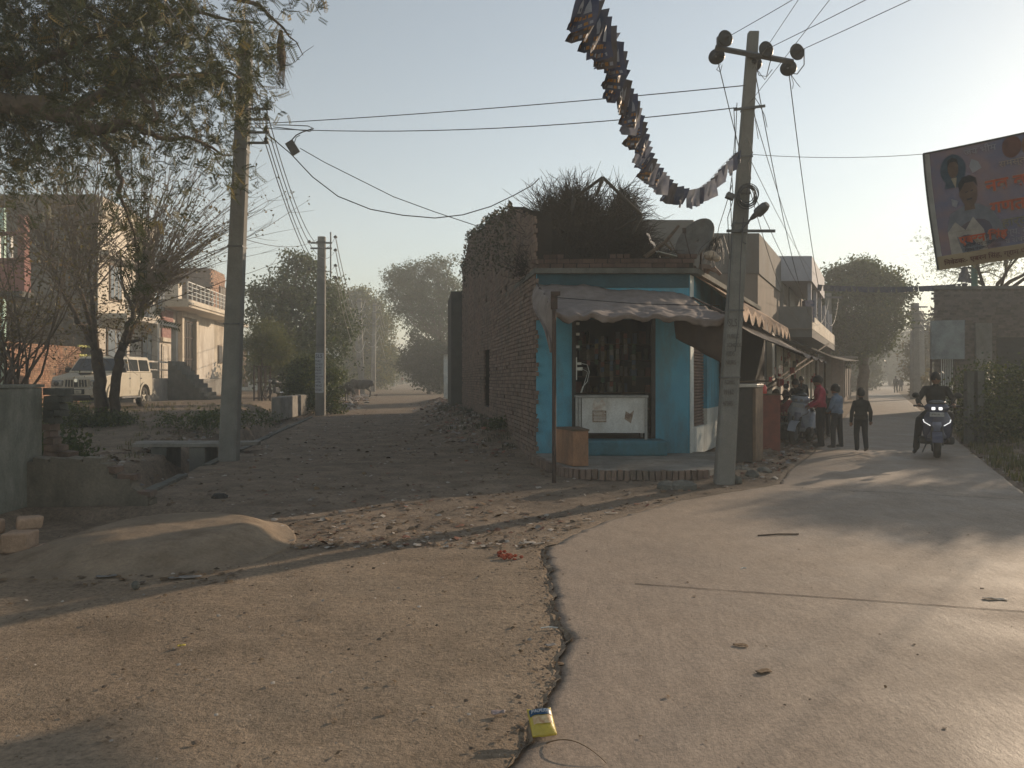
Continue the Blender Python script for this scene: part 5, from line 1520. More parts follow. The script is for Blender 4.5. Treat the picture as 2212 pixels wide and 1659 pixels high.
dang([(1708, 160, 11.5), (1720, 178, 11.4), (1728, 188, 11.4)], .005); dang([(1708, 160, 11.5), (1714, 180, 11.4), (1712, 192, 11.4)], .005)
dang([(1556, 138, 11.5), (1548, 150, 11.4), (1556, 156, 11.4), (1560, 140, 11.45)], .006)
dang([(1616, 300, 11.4), (1626, 330, 11.4), (1616, 350, 11.4), (1622, 385, 11.4), (1612, 420, 11.4)], .006)
dang([(1606, 470, 11.4), (1600, 560, 11.4), (1596, 700, 11.4), (1588, 760, 11.4)], .006)
mb.build('cable', WIRE, loose)
wire('curved dark cable bowing from the pole band down behind the dish', None, None, 0, .008, pts=[at(x, y, Y) for x, y, Y in ((1581, 400, 11.4), (1566, 450, 12.2), (1553, 490, 13), (1546, 530, 14), (1538, 560, 14.7))])
# wires from the near pole
GR = 'wires strung along the concrete road'
FP = Vector((17.25, 42, 6.0))
for k, e in ((0, (12.4, -20, 6.9)), (2, (13.6, -20, 6.9)), (3, (14.4, -20, 6.9))):
    wire(('wire rising from the upper left disc out over the top frame edge', '', 'wire rising from the disc just right of the pole top', 'wire rising from the far right disc towards the top right corner')[k], dd[k], e, 1.0, .0075, WIRE, None, 30)
for k, off in ((1, -.5), (4, .6), (5, .1)):
    wire(('', 'wire falling away from the lower left disc to the far roadside pole', '', '', 'wire falling away from the lower right disc to the far roadside pole', 'wire falling away from the middle disc to the far roadside pole')[k], dd[k], FP + Vector((off, 0, 0)), 2.6, .010, WIRE, None, 26)
wire('long thin service wire from the pole band down to the balcony building', rpt(5.55) + Vector((.1, 0, 0)), rw(34, .9) + Vector((0, 0, 5.2)), .5, .008)
wire('lower thin service wire from mid pole down past the balcony building', rpt(4.5) + Vector((.1, 0, 0)), rw(40, 1.0) + Vector((0, 0, 4.4)), .6, .008)
wire('straight thin wire from the pole shoulder to the building roof edge', rpt(4.85) + Vector((.1, 0, 0)), rw(30, 1.0) + Vector((0, 0, 5.6)), .2, .007)
for k in range(2):
    wire('near-vertical wire passing overhead just ' + ('left' if k == 0 else 'right') + ' of the near pole top', rpt(6.2 - k * .5) + Vector((0, -.1, 0)), (3.3 + .12 * k, -16, 8.4 - k), .2, .0065)
wire('upper long cable across the sky from the left pole to the near pole', at(545, 268, 14.75), rpt(5.97) + Vector((-.05, -.05, 0)), .05, .011, n=10)
wire('lower long cable across the sky from the left pole to the pole band', at(548, 276, 14.75), rpt(5.62) + Vector((-.2, -.09, 0)), .18, .011, n=14)
wire('cable from the tree side sagging low and climbing to the roof brushwood', None, None, 0, .014, pts=[at(x, y, 14.9) for x, y in ((548, 262), (590, 300), (628, 332), (675, 382), (730, 424), (800, 452), (870, 465), (940, 471), (1000, 464), (1060, 446), (1110, 422), (1150, 400), (1165, 385))])
wire('second cable from the hanging box running down to the ruined wall', None, None, 0, .011, pts=[at(x, y, 15.4) for x, y in ((648, 320), (700, 350), (760, 380), (850, 425), (940, 458), (1030, 488), (1052, 492))])
hbx = thing('hanging_box', 'small pale rectangular box dangling from the cable knot right of the left pole', 'box', at(632, 318, 14.9))
MB().box(at(632, 319, 14.9), (.17, .05, .28), rot=Matrix.Rotation(R(-32), 3, 'Y')).build('case', STEEL, hbx, bevel=.01)
mb = MB(); mb.tube([at(x, y, 14.88) for x, y in ((628, 305), (640, 292), (652, 286), (675, 278))], .012, 5); mb.tube([at(x, y, 14.88) for x, y in ((636, 308), (640, 296), (648, 292))], .008, 4)
mb.tube([at(x, y, 14.88) for x, y in ((585, 270), (620, 270), (665, 272), (678, 278), (670, 284), (640, 280), (590, 274))], .009, 4)
mb.build('cable_loop', WIRE, hbx)
wire('thin tie wire from the near pole to the corner of the hanging banner', rpt(4.95) + Vector((.1, 0, 0)), at(1993, 333, 11.9), .05, .006)
# far roadside poles
fpp = cpole('hazy grey pole at the left of the concrete road before the broad dark tree', (17.2, 42, 0), (17.3, 42, 6.2), .40, .26)
MB().box((17.3, 41.85, 5.95), (1.3, .10, .10)).build('cross_arm', STEEL, fpp)
def rfar(px, Y, pytop, label, w=.5):
    b = at(px, 815, Y); b.z = 0; t = at(px - 1, pytop, Y); o_ = cpole(label, b, t, w, w * .75)
    for k in range(4): MB().box(t + Vector((0, -.3, -.3 - .5 * k)), (1.5 - .2 * k, .1, .1)).build('cross_arm', STEEL, o_)
    return t
tA = rfar(1977, 56, 655, 'hazy pole with stacked brackets right of the road, before the big brick building', .62)
tB = rfar(1989, 66, 672, 'thinner hazy pole just right of the bracketed pole', .6)
for k in range(4):
    wire(ORD[k] + ' curved wire from bracketed far pole to the right building', tA + Vector((.4, 0, -.3 - .55 * k)), at(2035 + 8 * k, 628, 32), .9, .02, WIRE, 'curved wires by the right brick building', 12)
gp_ = thing('green_pole', 'green painted steel pole standing above the roof line under the banner', 'pole', at(2105, 815, 23.5))
a = at(2105, 815, 33.0); MB().tube([(a.x, 33.0, 0), (a.x, 33.0, 6.9)], .13, 10).build('shaft', M('green pole paint', (.05, .16, .13), (.04, .12, .10), 5, .6, .1), gp_)
b = at(2105, 576, 33.0); MB().box((b.x - .1, 33.0, b.z - .05), (.8, .06, .06)).build('cross_arm', STEEL, gp_)
for k in range(4):
    wire(('leftmost', 'second from the left', 'third from the left', 'rightmost')[k] + ' slanting wire between green pole and roof corner', at(2088 + k * 5, 575, 32.8), at(2046 + k * 12, 622, 32.4), 0.02, .014, WIRE, 'slanting wires by the green pole', 3)
fgt = thing('hanging_flag', 'single dark printed flag hanging from the green pole bracket', 'flag', at(2085, 576, 32.8))
FLAGM = cloth_mat('flag print blue', (.10, .11, .15), (.20, .20, .22), .25, 5)
def fl1(u, v): 
    w = .3 + .7 * v; p = at(2084 + (u - .5) * 34 * w, 576 + 34 * v + 4 * (u - .5) * v, 32.8); p.y += .05 * math.sin(u * 9); return p
MB().grid(fl1, 10, 8).build('cloth', FLAGM, fgt)

# ---- the near bunting: plastic flags on a sagging string
bunt = thing('near_bunting', 'long sagging string of dark printed plastic flags tied to the near pole', 'bunting', at(1450, 450, 8))
path_px = [(1232, -40, 3.4), (1262, 8, 3.8), (1288, 52, 4.2), (1313, 92, 4.6), (1330, 150, 5.1), (1340, 195, 5.5), (1352, 215, 5.8), (1372, 262, 6.3), (1384, 312, 6.9), (1398, 345, 7.3), (1422, 376, 7.8), (1450, 402, 8.3), (1482, 413, 8.8), (1508, 408, 9.3), (1532, 390, 9.9), (1556, 362, 10.5), (1580, 338, 11.1), (1592, 326, 11.4)]
bp_ = [at(*p) for p in path_px]
cum = [0]
for a, b in zip(bp_, bp_[1:]): cum.append(cum[-1] + (b - a).length)
def bpt(s_):
    return Vector([float(np.interp(s_, cum, [p[i] for p in bp_])) for i in range(3)])
mb = MB(); mb.tube([bpt(cum[-1] * i / 60) for i in range(61)], .003, 4, cap=False); mb.build('string', WIRE, bunt)
FLG = [cloth_mat('flag print %d' % k, c1, c2, .14, 14, .75) for k, (c1, c2) in enumerate((((.04, .05, .09), (.08, .08, .11)), ((.07, .06, .055), (.09, .085, .10)), ((.035, .045, .075), (.075, .075, .09))))]
FLW = cloth_mat('flag white back', (.30, .29, .30), (.16, .17, .22), .35, 8, .6)
ORT = M('orange print', (.26, .13, .04), rough=.5, b=0)
WHT = M('white print', (.22, .22, .24), rough=.5, b=0)
s_ = .22; k = 0
while s_ < cum[-1] - .05:
    a = bpt(s_); W_ = .135; b = bpt(min(s_ + W_, cum[-1]))
    H_ = random.uniform(.19, .24)
    wind = Vector((-random.uniform(.05, .5), random.uniform(-.25, .3), -1)).normalized()
    if s_ > cum[-1] * .62: wind = Vector((-random.uniform(-.1, .45), random.uniform(-.3, .3), -1)).normalized()
    tw = random.uniform(-.5, .5); curl = random.uniform(-.05, .05)
    side = (b - a); sl = side.length; side.y *= .3; side.x += .04; side.normalize()
    ph = random.uniform(0, 6)
    nrm = side.cross(wind).normalized()
    pinch = random.random() < .2
    def ff(u, v):
        ww = 1 - (.55 * v if pinch else 0)
        p = a + side * (.5 + (u - .5) * ww) * sl + wind * H_ * v + nrm * (.018 * math.sin(ph + u * 7 + v * 3) * (.3 + v) + curl * v * v * (1 if u > .5 else -.6)) + nrm * tw * .12 * (u - .5) * v
        if v > .8 and u < .3: p += nrm * .02 + Vector((.01, 0, .02))
        return p
    mb = MB(); mb.grid(ff, 6, 7, 0)
    white = random.random() < (.12 if s_ < cum[-1] * .35 else .40)
    fo = mb.build('flag', FLW if white else FLG[k % 3], bunt, smooth=True)
    if not white and s_ < cum[-1] * .55:
        # printed two-tone figures and a slogan strip
        pm = MB()
        def on(u, v, d=.0025):
            return Vector(ff(u, v)) - nrm * d * (1 if nrm.y > 0 else -1)
        for (u0, u1, v0, v1) in ((.18, .42, .18, .55), (.55, .80, .2, .58)):
            pm.add([on(u0, v1), on(u0 + .02, (v0 + v1) / 2), on((u0 + u1) / 2, v0), on(u1 - .02, (v0 + v1) / 2), on(u1, v1)], [(0, 1, 2, 3, 4)], 0)
        for q in range(5): 
            u0 = .15 + q * .14; pm.add([on(u0, .74), on(u0 + .10, .74), on(u0 + .10, .64), on(u0, .64)], [(0, 1, 2, 3)], 1)
        for q in range(6):
            u0 = .1 + q * .13; pm.add([on(u0, .93), on(u0 + .10, .93), on(u0 + .09, .84), on(u0, .84)], [(0, 1, 2, 3)], 0 if q % 2 else 1)
        pm.build('print', [WHT, ORT], fo)
    s_ += W_ * random.uniform(1.1, 1.5) if s_ < cum[-1] * .55 else W_ * random.uniform(1.15, 2.1); k += 1
# ---- far bunting across the road
def far_bunt(label, a, b, sag, n, sz):
    t = thing('far_bunting', label, 'bunting', a); pts = sagpts(a, b, sag, 30)
    mb = MB(); mb.tube(pts, .012, 3, cap=False); mb.build('string', WIRE, t)
    me = None
    for k in range(n):
        p = pts[0].lerp(pts[-1], 0); f_ = (k + .5) / n * 30; i = int(f_); p = pts[i].lerp(pts[min(i + 1, 30)], f_ - i)
        if me is None: m2 = MB(); m2.add([(-sz / 2, 0, 0), (sz / 2, 0, 0), (sz * .42, .03, -sz), (-sz * .5, -.02, -sz * .92)], [(0, 1, 2, 3)]); me = m2.mesh('flag', FLG[2])
        o_ = link('flag', me, t, p - root_loc(t)); o_.rotation_euler = (random.uniform(-.4, .4), random.uniform(-.2, .2), random.uniform(-.5, .5))
far_bunt('row of small square flags strung across the concrete road up to the right brick building', at(1728, 612, 31), at(2090, 612, 32), .15, 30, .24)
far_bunt('distant sagging row of tiny flags low in front of the far hazy trees', at(1800, 690, 60), at(1978, 665, 58), .9, 36, .30)

# ---- the banner
bn = thing('printed_banner', 'large tilted blue printed political banner hanging at the top right', 'banner', at(2100, 440, 11.5))
TL, BL = at(1993, 333, 11.9), at(2023, 585, 11.9)
TR = at(2212, 288, 11.2); BRr = at(2212, 556, 11.2)
ex = 2.3
TR2 = TL + (TR - TL) * ex; BR2 = BL + (BRr - BL) * ex
def bfn(u, v, off=0):
    p = (TL * (1 - u) + TR2 * u) * (1 - v) + (BL * (1 - u) + BR2 * u) * v
    p = p + Vector((0, .03 * math.sin(u * 9 + v * 4) + .02 * float(fbm(u * 6, v * 6, 130)), 0)); p.y -= off
    return p
NAVY = cloth_mat('banner navy', (.055, .065, .11), (.11, .08, .085), .17, 2.5, .6)
SAND = cloth_mat('banner sand', (.34, .27, .17), (.30, .23, .15), .28, 3, .6)
BGREY = cloth_mat('banner margin', (.40, .39, .36), (.3, .3, .28), .35, 5, .6)
mb = MB(); mb.grid(bfn, 60, 24)
mb2 = mb.build('sheet', NAVY, bn, smooth=True)
def patch(name, mat, poly, off):
    """flat printed patch that follows the cloth"""
    mb = MB(); mb.add([bfn(u, v, off) for u, v in poly], [tuple(range(len(poly)))])
    return mb.build(name, mat, bn)
def gpatch(name, mat, u0, u1, v0, v1, off, n=20):
    mb = MB(); mb.grid(lambda a_, b_: bfn(u0 + (u1 - u0) * a_, v0 + (v1 - v0) * b_, off), n, 4); return mb.build(name, mat, bn)
gpatch('bottom_strip', SAND, 0, 1, .885, 1, .006, 40); gpatch('left_margin', BGREY, 0, .055 / ex * 1.3, 0, .885, .006, 3)
BM = {k: cloth_mat('banner ' + k, c, tuple(x * .7 for x in c), .32, 9, .6) for k, c in dict(skin=(.17, .11, .08), kurta=(.42, .38, .34), bluecloth=(.20, .21, .24), hair=(.04, .035, .035), red=(.50, .11, .05), cream=(.36, .30, .22), white=(.34, .34, .36), yellow=(.22, .20, .09), brown=(.16, .07, .05), orange=(.20, .11, .07), teal=(.07, .10, .13), ink=(.05, .03, .04)).items()}
def bl(pts, sx=1, ox=0, oy=0): return [((p[0] * sx + ox) / ex, p[1] + oy) for p in pts]
def disc_(cx, cy, rx, ry, n=20): return [((cx + rx * math.cos(t)) / ex, cy + ry * math.sin(t)) for t in np.linspace(0, 2 * math.pi, n, endpoint=False)]
patch('portrait_backdrop', BM['teal'], disc_(.30, .18, .13, .13), .008)
patch('small_portrait_coat', BM['teal'], bl([(.20, .33), (.22, .25), (.30, .22), (.37, .25), (.40, .33)]), .010)
patch('small_portrait_face', BM['skin'], disc_(.30, .165, .055, .085), .012)
patch('small_portrait_hair', BM['hair'], bl([(.245, .15), (.25, .10), (.30, .075), (.35, .10), (.355, .15), (.33, .115), (.27, .115)]), .014)
patch('small_portrait_collar', BM['cream'], bl([(.27, .25), (.33, .25), (.31, .34)]), .014)
patch('portrait_body', BM['bluecloth'], bl([(.18, .885), (.17, .68), (.22, .55), (.36, .50), (.52, .50), (.66, .57), (.78, .72), (.76, .80), (.5, .885)]), .010)
patch('portrait_shirt', BM['kurta'], bl([(.18, .885), (.17, .70), (.26, .62), (.36, .70), (.45, .60), (.56, .72), (.60, .885)]), .012)
patch('portrait_neck', BM['skin'], bl([(.37, .54), (.48, .54), (.47, .47), (.38, .47)]), .014)
patch('portrait_face', BM['skin'], disc_(.43, .40, .085, .115), .016)
patch('portrait_hair', BM['hair'], bl([(.34, .38), (.335, .31), (.38, .26), (.45, .25), (.51, .28), (.525, .36), (.49, .31), (.40, .31)]), .018)
patch('portrait_moustache', BM['hair'], bl([(.40, .445), (.46, .44), (.455, .455), (.405, .458)]), .018)
patch('portrait_ear', BM['skin'], disc_(.345, .40, .014, .03, 8), .015)
patch('portrait_eyes', BM['hair'], bl([(.395, .385), (.42, .38), (.42, .39), (.395, .395)]), .018); patch('portrait_eyes', BM['hair'], bl([(.45, .38), (.475, .375), (.475, .385), (.45, .39)]), .018)
patch('motif', BM['white'], bl([(.25, .42), (.32, .45), (.29, .50), (.25, .48)]), .012)
patch('motif', BM['white'], bl([(.49, .12), (.55, .15), (.58, .21), (.49, .24), (.46, .18)]), .010)
patch('portrait_round', BM['brown'], disc_(.87, .09, .09, .09), .010); patch('portrait_round', BM['orange'], disc_(1.05, .10, .09, .10), .010)
def btext(s_, u, v, size, mat, off=.02, bold=.0, back=None, sx=1.0):
    p = bfn(u / ex, v, off); q = bfn(u / ex + .05, v, off); d = (q - p).normalized(); dn = (bfn(u / ex, v + .05, off) - p).normalized()
    nrm_ = d.cross(-dn).normalized()
    m_ = Matrix((d, -dn, nrm_)).transposed()
    if back is not None:
        t0 = text(s_, size, back, bn, p - root_loc(bn) + Vector((0, .004, 0)), m_.to_euler(), depth=.001, bold=size * .045, sx=sx)
    t1 = text(s_, size, mat, bn, p - root_loc(bn), m_.to_euler(), depth=.001, bold=bold, sx=sx)
btext('जय भीम', .42, .085, .13, BM['white'])
btext('समस्त क्षे', .74, .24, .13, BM['cream'])
btext('नव वर्ष, ', .60, .42, .25, BM['red'], back=BM['cream'], bold=.006)
btext('गणतन्त्र', .64, .60, .23, BM['red'], back=BM['cream'], bold=.006)
btext('हार्दिक', .76, .73, .18, BM['yellow'])
btext('योग्य, कर्म', .72, .80, .12, BM['white'])
btext('व संघर्ष', .80, .865, .10, BM['white'])
btext('एबरन िसंह', .28, .81, .16, BM['red'], .024, .006, back=BM['cream'])
btext('प्रधान पद उम्मीदवार', .31, .845, .07, BM['ink'], .024)
btext('ग्राम पंचायत पोईया', .33, .88, .065, BM['ink'], .024)
btext('िनवेदक:- एबरन िसंह, ग्राम पंचायत पोईया.', .08, .965, .10, BM['brown'], .02, .002)
mb = MB(); mb.tube([bfn(0, v / 6, .02) for v in range(7)], .014, 5); mb.tube([bfn(u / 20, 0, .01) for u in range(21)], .014, 5); mb.build('hem_rope', WIRE, bn)
# guy ropes from the banner's far corners to the roadside tree beyond the frame
for k, (v, z_) in enumerate(((0, 4.6), (1, 3.4))):
    wire(('upper', 'lower')[k] + ' guy rope tying the far end of the banner to the roadside tree', bfn(1, v), (18.15, 21.4, z_), .15, .012)
# ================================================================= vehicles
CARP = M('dusty ivory car paint', (.40, .365, .29), (.33, .30, .24), 1.5, .45, .05, 20, dirt=(.34, .29, .21), dscale=1.2, world=False, spec=.5)
RUB = M('dusty rubber', (.045, .042, .038), (.07, .062, .05), 6, .9, .3, 40)
GLD = M('dark glass', (.03, .035, .04), (.05, .05, .05), 2, .12, 0, 20, spec=.8)
LENS = M('lens', (.20, .19, .17), (.14, .13, .12), 8, .2, 0, 20, spec=.8)
CHR = M('chrome', (.55, .55, .55), (.4, .4, .4), 8, .2, 0, 20, metal=.9)
BLKP = M('black plastic', (.03, .03, .03), (.045, .043, .04), 8, .55, .1, 40)
def make_suv():
    t = thing('parked_suv', 'dusty ivory off-road vehicle parked behind the forked tree', 'car', (0, 0, 0))
    # local: front towards -Y, width along X, z from the ground
    W2 = .91
    def side_panel(x, mb, prof, off):
        pass
    # body shell: profile in (y,z), extruded across the width with arches cut
    def arch(cy, r=.44, n=9):
        return [(cy - r * math.cos(a), .42 + r * math.sin(a) * .98) for a in np.linspace(0, math.pi, n)]
    low = [(-2.18, .42), (-2.22, .62), (-2.16, .80), (-2.10, 1.02), (-2.02, 1.12), (-1.15, 1.24), (-.95, 1.27), (2.10, 1.27), (2.18, 1.15), (2.20, .60), (2.15, .42)]
    pts = low + list(reversed(arch(1.38))) + list(reversed(arch(-1.34)))
    mb = MB(); mb.extrude([(-W2, y, z) for y, z in pts], (2 * W2, 0, 0)); mb.build('body', CARP, t, bevel=.03)
    # flared arches and lower rail
    for sx in (-1, 1):
        for cy in (-1.34, 1.38):
            mb = MB(); n = 14
            o_ = [(cy - .53 * math.cos(a), .42 + .52 * math.sin(a)) for a in np.linspace(0, math.pi, n)]; i_ = [(cy - .44 * math.cos(a), .42 + .43 * math.sin(a)) for a in np.linspace(0, math.pi, n)]
            x0, x1 = sx * (W2 + .002), sx * (W2 + .045)
            for a in range(n - 1):
                P = [(x0, *o_[a]), (x0, *o_[a + 1]), (x1, *o_[a + 1]), (x1, *o_[a]), (x0, *i_[a]), (x0, *i_[a + 1]), (x1, *i_[a + 1]), (x1, *i_[a])]
                mb.add(P, [(0, 1, 2, 3), (4, 7, 6, 5), (3, 2, 6, 7)])
            mb.build('wheel_arch', CARP, t)
        mb = MB(); mb.bbox((sx * W2 - .02, -.80, .36), (sx * W2 + .10, .85, .42)); mb.build('side_step', CHR, t)
        mb = MB(); mb.bbox((sx * (W2 + .003) if sx > 0 else -W2 - .02, -.9, .62), (sx * W2 + .02 if sx > 0 else -W2 - .003, .93, .74)); mb.build('side_moulding', CARP, t)
    # greenhouse with tumblehome
    gh_ = [(-1.0, 1.272), (-.38, 1.80), (-.1, 1.86), (1.9, 1.87), (2.05, 1.80), (2.12, 1.272)]
    mb = MB(); n = len(gh_)
    xb = {1.272: .88}
    vs = []
    for sx in (-1, 1):
        for y, z in gh_: vs.append((sx * (.88 - (z - 1.27) * .16), y, z))
    fs = [tuple(range(n)), tuple(range(2 * n - 1, n - 1, -1))] + [(i, i + n, (i + 1) % n + n, (i + 1) % n) for i in range(n)]
    mb.add(vs, fs); mb.build('cabin', CARP, t, bevel=.03)
    def glass(name, pts):
        mb = MB(); P = []
        for sy, y, z in pts: P.append(Vector((sy, y, z)))
        nrm = (P[1] - P[0]).cross(P[2] - P[0]).normalized()
        c = sum(P, Vector()) / len(P)
        if nrm.dot(c - Vector((0, .5, 1.4))) < 0: nrm = -nrm
        mb.extrude([p + nrm * .004 for p in P], nrm * .012); mb.build(name, GLD, t)
    glass('windscreen', [(-.80, -.93, 1.33), (.80, -.93, 1.33), (.74, -.43, 1.76), (-.74, -.43, 1.76)])
    glass('rear_window', [(-.72, 2.11, 1.35), (.72, 2.11, 1.35), (.68, 2.05, 1.74), (-.68, 2.05, 1.74)])
    for sx in (-1, 1):
        def X(z): return sx * (.88 - (z - 1.27) * .16)
        for y0, y1, y2, y3 in ((-.80, .02, .02, -.30), (.12, .92, .92, .12), (1.04, 1.92, 1.86, 1.04)):
            glass('side_window', [(X(1.33), y0, 1.33), (X(1.33), y1, 1.33), (X(1.75), y2, 1.75), (X(1.75), y3, 1.75)])
        for y in (-.02, .98): MB().bbox((X(.9 + .37) + (.002 if sx > 0 else -.014), y, 1.04), (X(1.27) + (.05 if sx > 0 else -.002), y + .14, 1.09)).build('door_handle', CHR, t)
        for y in (-.90, .06, .98): MB().bbox((sx * W2 + (.001 if sx > 0 else -.006), y, .5), (sx * W2 + (.006 if sx > 0 else -.001), y + .012, 1.26)).build('door_gap', BLKP, t)
        m_ = MB(); m_.box((sx * 1.02, -.72, 1.36), (.20, .12, .17)); m_.box((sx * .90, -.70, 1.33), (.10, .05, .05)); m_.build('mirror', BLKP, t, bevel=.03)
        h = MB(); h.box((sx * .68, -2.13, .90), (.40, .16, .22)); h.build('headlight', LENS, t, bevel=.05)
        MB().lathe([(.085, 0), (.08, .03), (.02, .035)], 14, (sx * .68, -2.215, .90), axis='Y', rot=Matrix.Rotation(R(90), 3, 'X')).build('headlight_bowl', GLD, t, smooth=True)
        MB().bbox((sx * .80 - .07, 2.19, .75), (sx * .80 + .07, 2.215, 1.2)).build('tail_light', M('tail lens', (.3, .03, .02), rough=.3, b=0), t)
        MB().tube([(sx * .62, -.1, 1.93), (sx * .62, 1.8, 1.94)], .022, 6).build('roof_rail', BLKP, t)
        b_ = MB(); b_.box((sx * .62, -2.26, .60), (.30, .04, .12)); b_.build('fog_light_recess', BLKP, t)
    # grille
    MB().box((0, -2.165, .91), (.86, .06, .30)).build('grille_surround', CARP, t, bevel=.02)
    for k in range(6):
        x = (-.34, -.24, -.14, .14, .24, .34)[k]; MB().box((x, -2.20, .90), (.06, .02, .23), rot=Matrix.Rotation(-x * .35, 3, 'Y')).build('grille_slot', BLKP, t)
    MB().box((0, -2.2, .86), (.13, .02, .16)).build('grille_slot', BLKP, t); MB().lathe([(.07, 0), (.06, .02)], 16, (0, -2.195, .995), rot=Matrix.Rotation(R(90), 3, 'X')).build('badge', CHR, t)
    MB().box((0, -2.25, .60), (1.76, .16, .26)).build('bumper', CARP, t, bevel=.05)
    MB().box((0, -2.3, .45), (1.1, .08, .12)).build('air_intake', BLKP, t, bevel=.02)
    MB().box((-.0, -2.335, .62), (.72, .02, .17)).build('plate_surround', BLKP, t)
    pl_ = MB().box((-.0, -2.352, .62), (.52, .012, .12)).build('number_plate', M('plate cream', (.42, .40, .32), rough=.5, b=0), t)
    text('UP81 KG 3563', .085, BLKP, pl_, (-.245, -2.360, .59), depth=.002, sx=.85, bold=.001)
    MB().box((.0, -1.35, 1.245), (.5, .42, .05), rot=Matrix.Rotation(R(-8), 3, 'X')).build('bonnet_scoop', CARP, t, bevel=.02)
    MB().box((.0, -1.57, 1.225), (.42, .02, .045)).build('scoop_mouth', BLKP, t)
    MB().box((0, 2.28, .55), (1.7, .14, .2)).build('bumper', CARP, t, bevel=.04)
    MB().lathe([(.30, 0), (.34, .03), (.34, .15), (.30, .19)], 20, (0, 2.22, .95), rot=Matrix.Rotation(R(-90), 3, 'X')).build('spare_wheel', RUB, t)
    for cy in (-1.34, 1.38):
        for sx in (-1, 1):
            w = MB(); w.lathe([(.22, -.11), (.34, -.115), (.375, -.08), (.38, 0), (.375, .08), (.34, .115), (.22, .11)], 28, (sx * .80, cy, .38), rot=Matrix.Rotation(R(90), 3, 'Y'), close=False)
            wo_ = w.build('wheel', RUB, t, smooth=True)
            r_ = MB(); q = Matrix.Rotation(R(90) * sx, 3, 'Y'); c = Vector((sx * .895, cy, .38))
            r_.lathe([(.225, -.02), (.235, .0), (.215, .005), (.205, -.03)], 24, c, rot=q, close=False); r_.lathe([(.06, -.03), (.055, .0), (.01, .005)], 12, c, rot=q, close=False)
            for k in range(5):
                a = k * 2 * math.pi / 5 + .3; d = Vector((0, math.cos(a), math.sin(a))); r_.box(c + d * .135 - Vector((sx * .012, 0, 0)), (.02, .055, .17), rot=Matrix.Rotation(-(a - math.pi / 2) if False else (a - math.pi / 2), 3, 'X'))
            r_.build('rim', M('dull alloy', (.35, .33, .28), (.28, .26, .22), 8, .45, 0, 20, metal=.4), wo_)
    MB().bbox((-.8, -1.6, .30), (.8, 1.7, .42)).build('underbody', BLKP, t)
    return t
suv = make_suv()
suv.location = (-15.75, 29.75, .42); suv.rotation_euler = (0, 0, R(3.0)); suv.scale = (1, 1, 1.07)

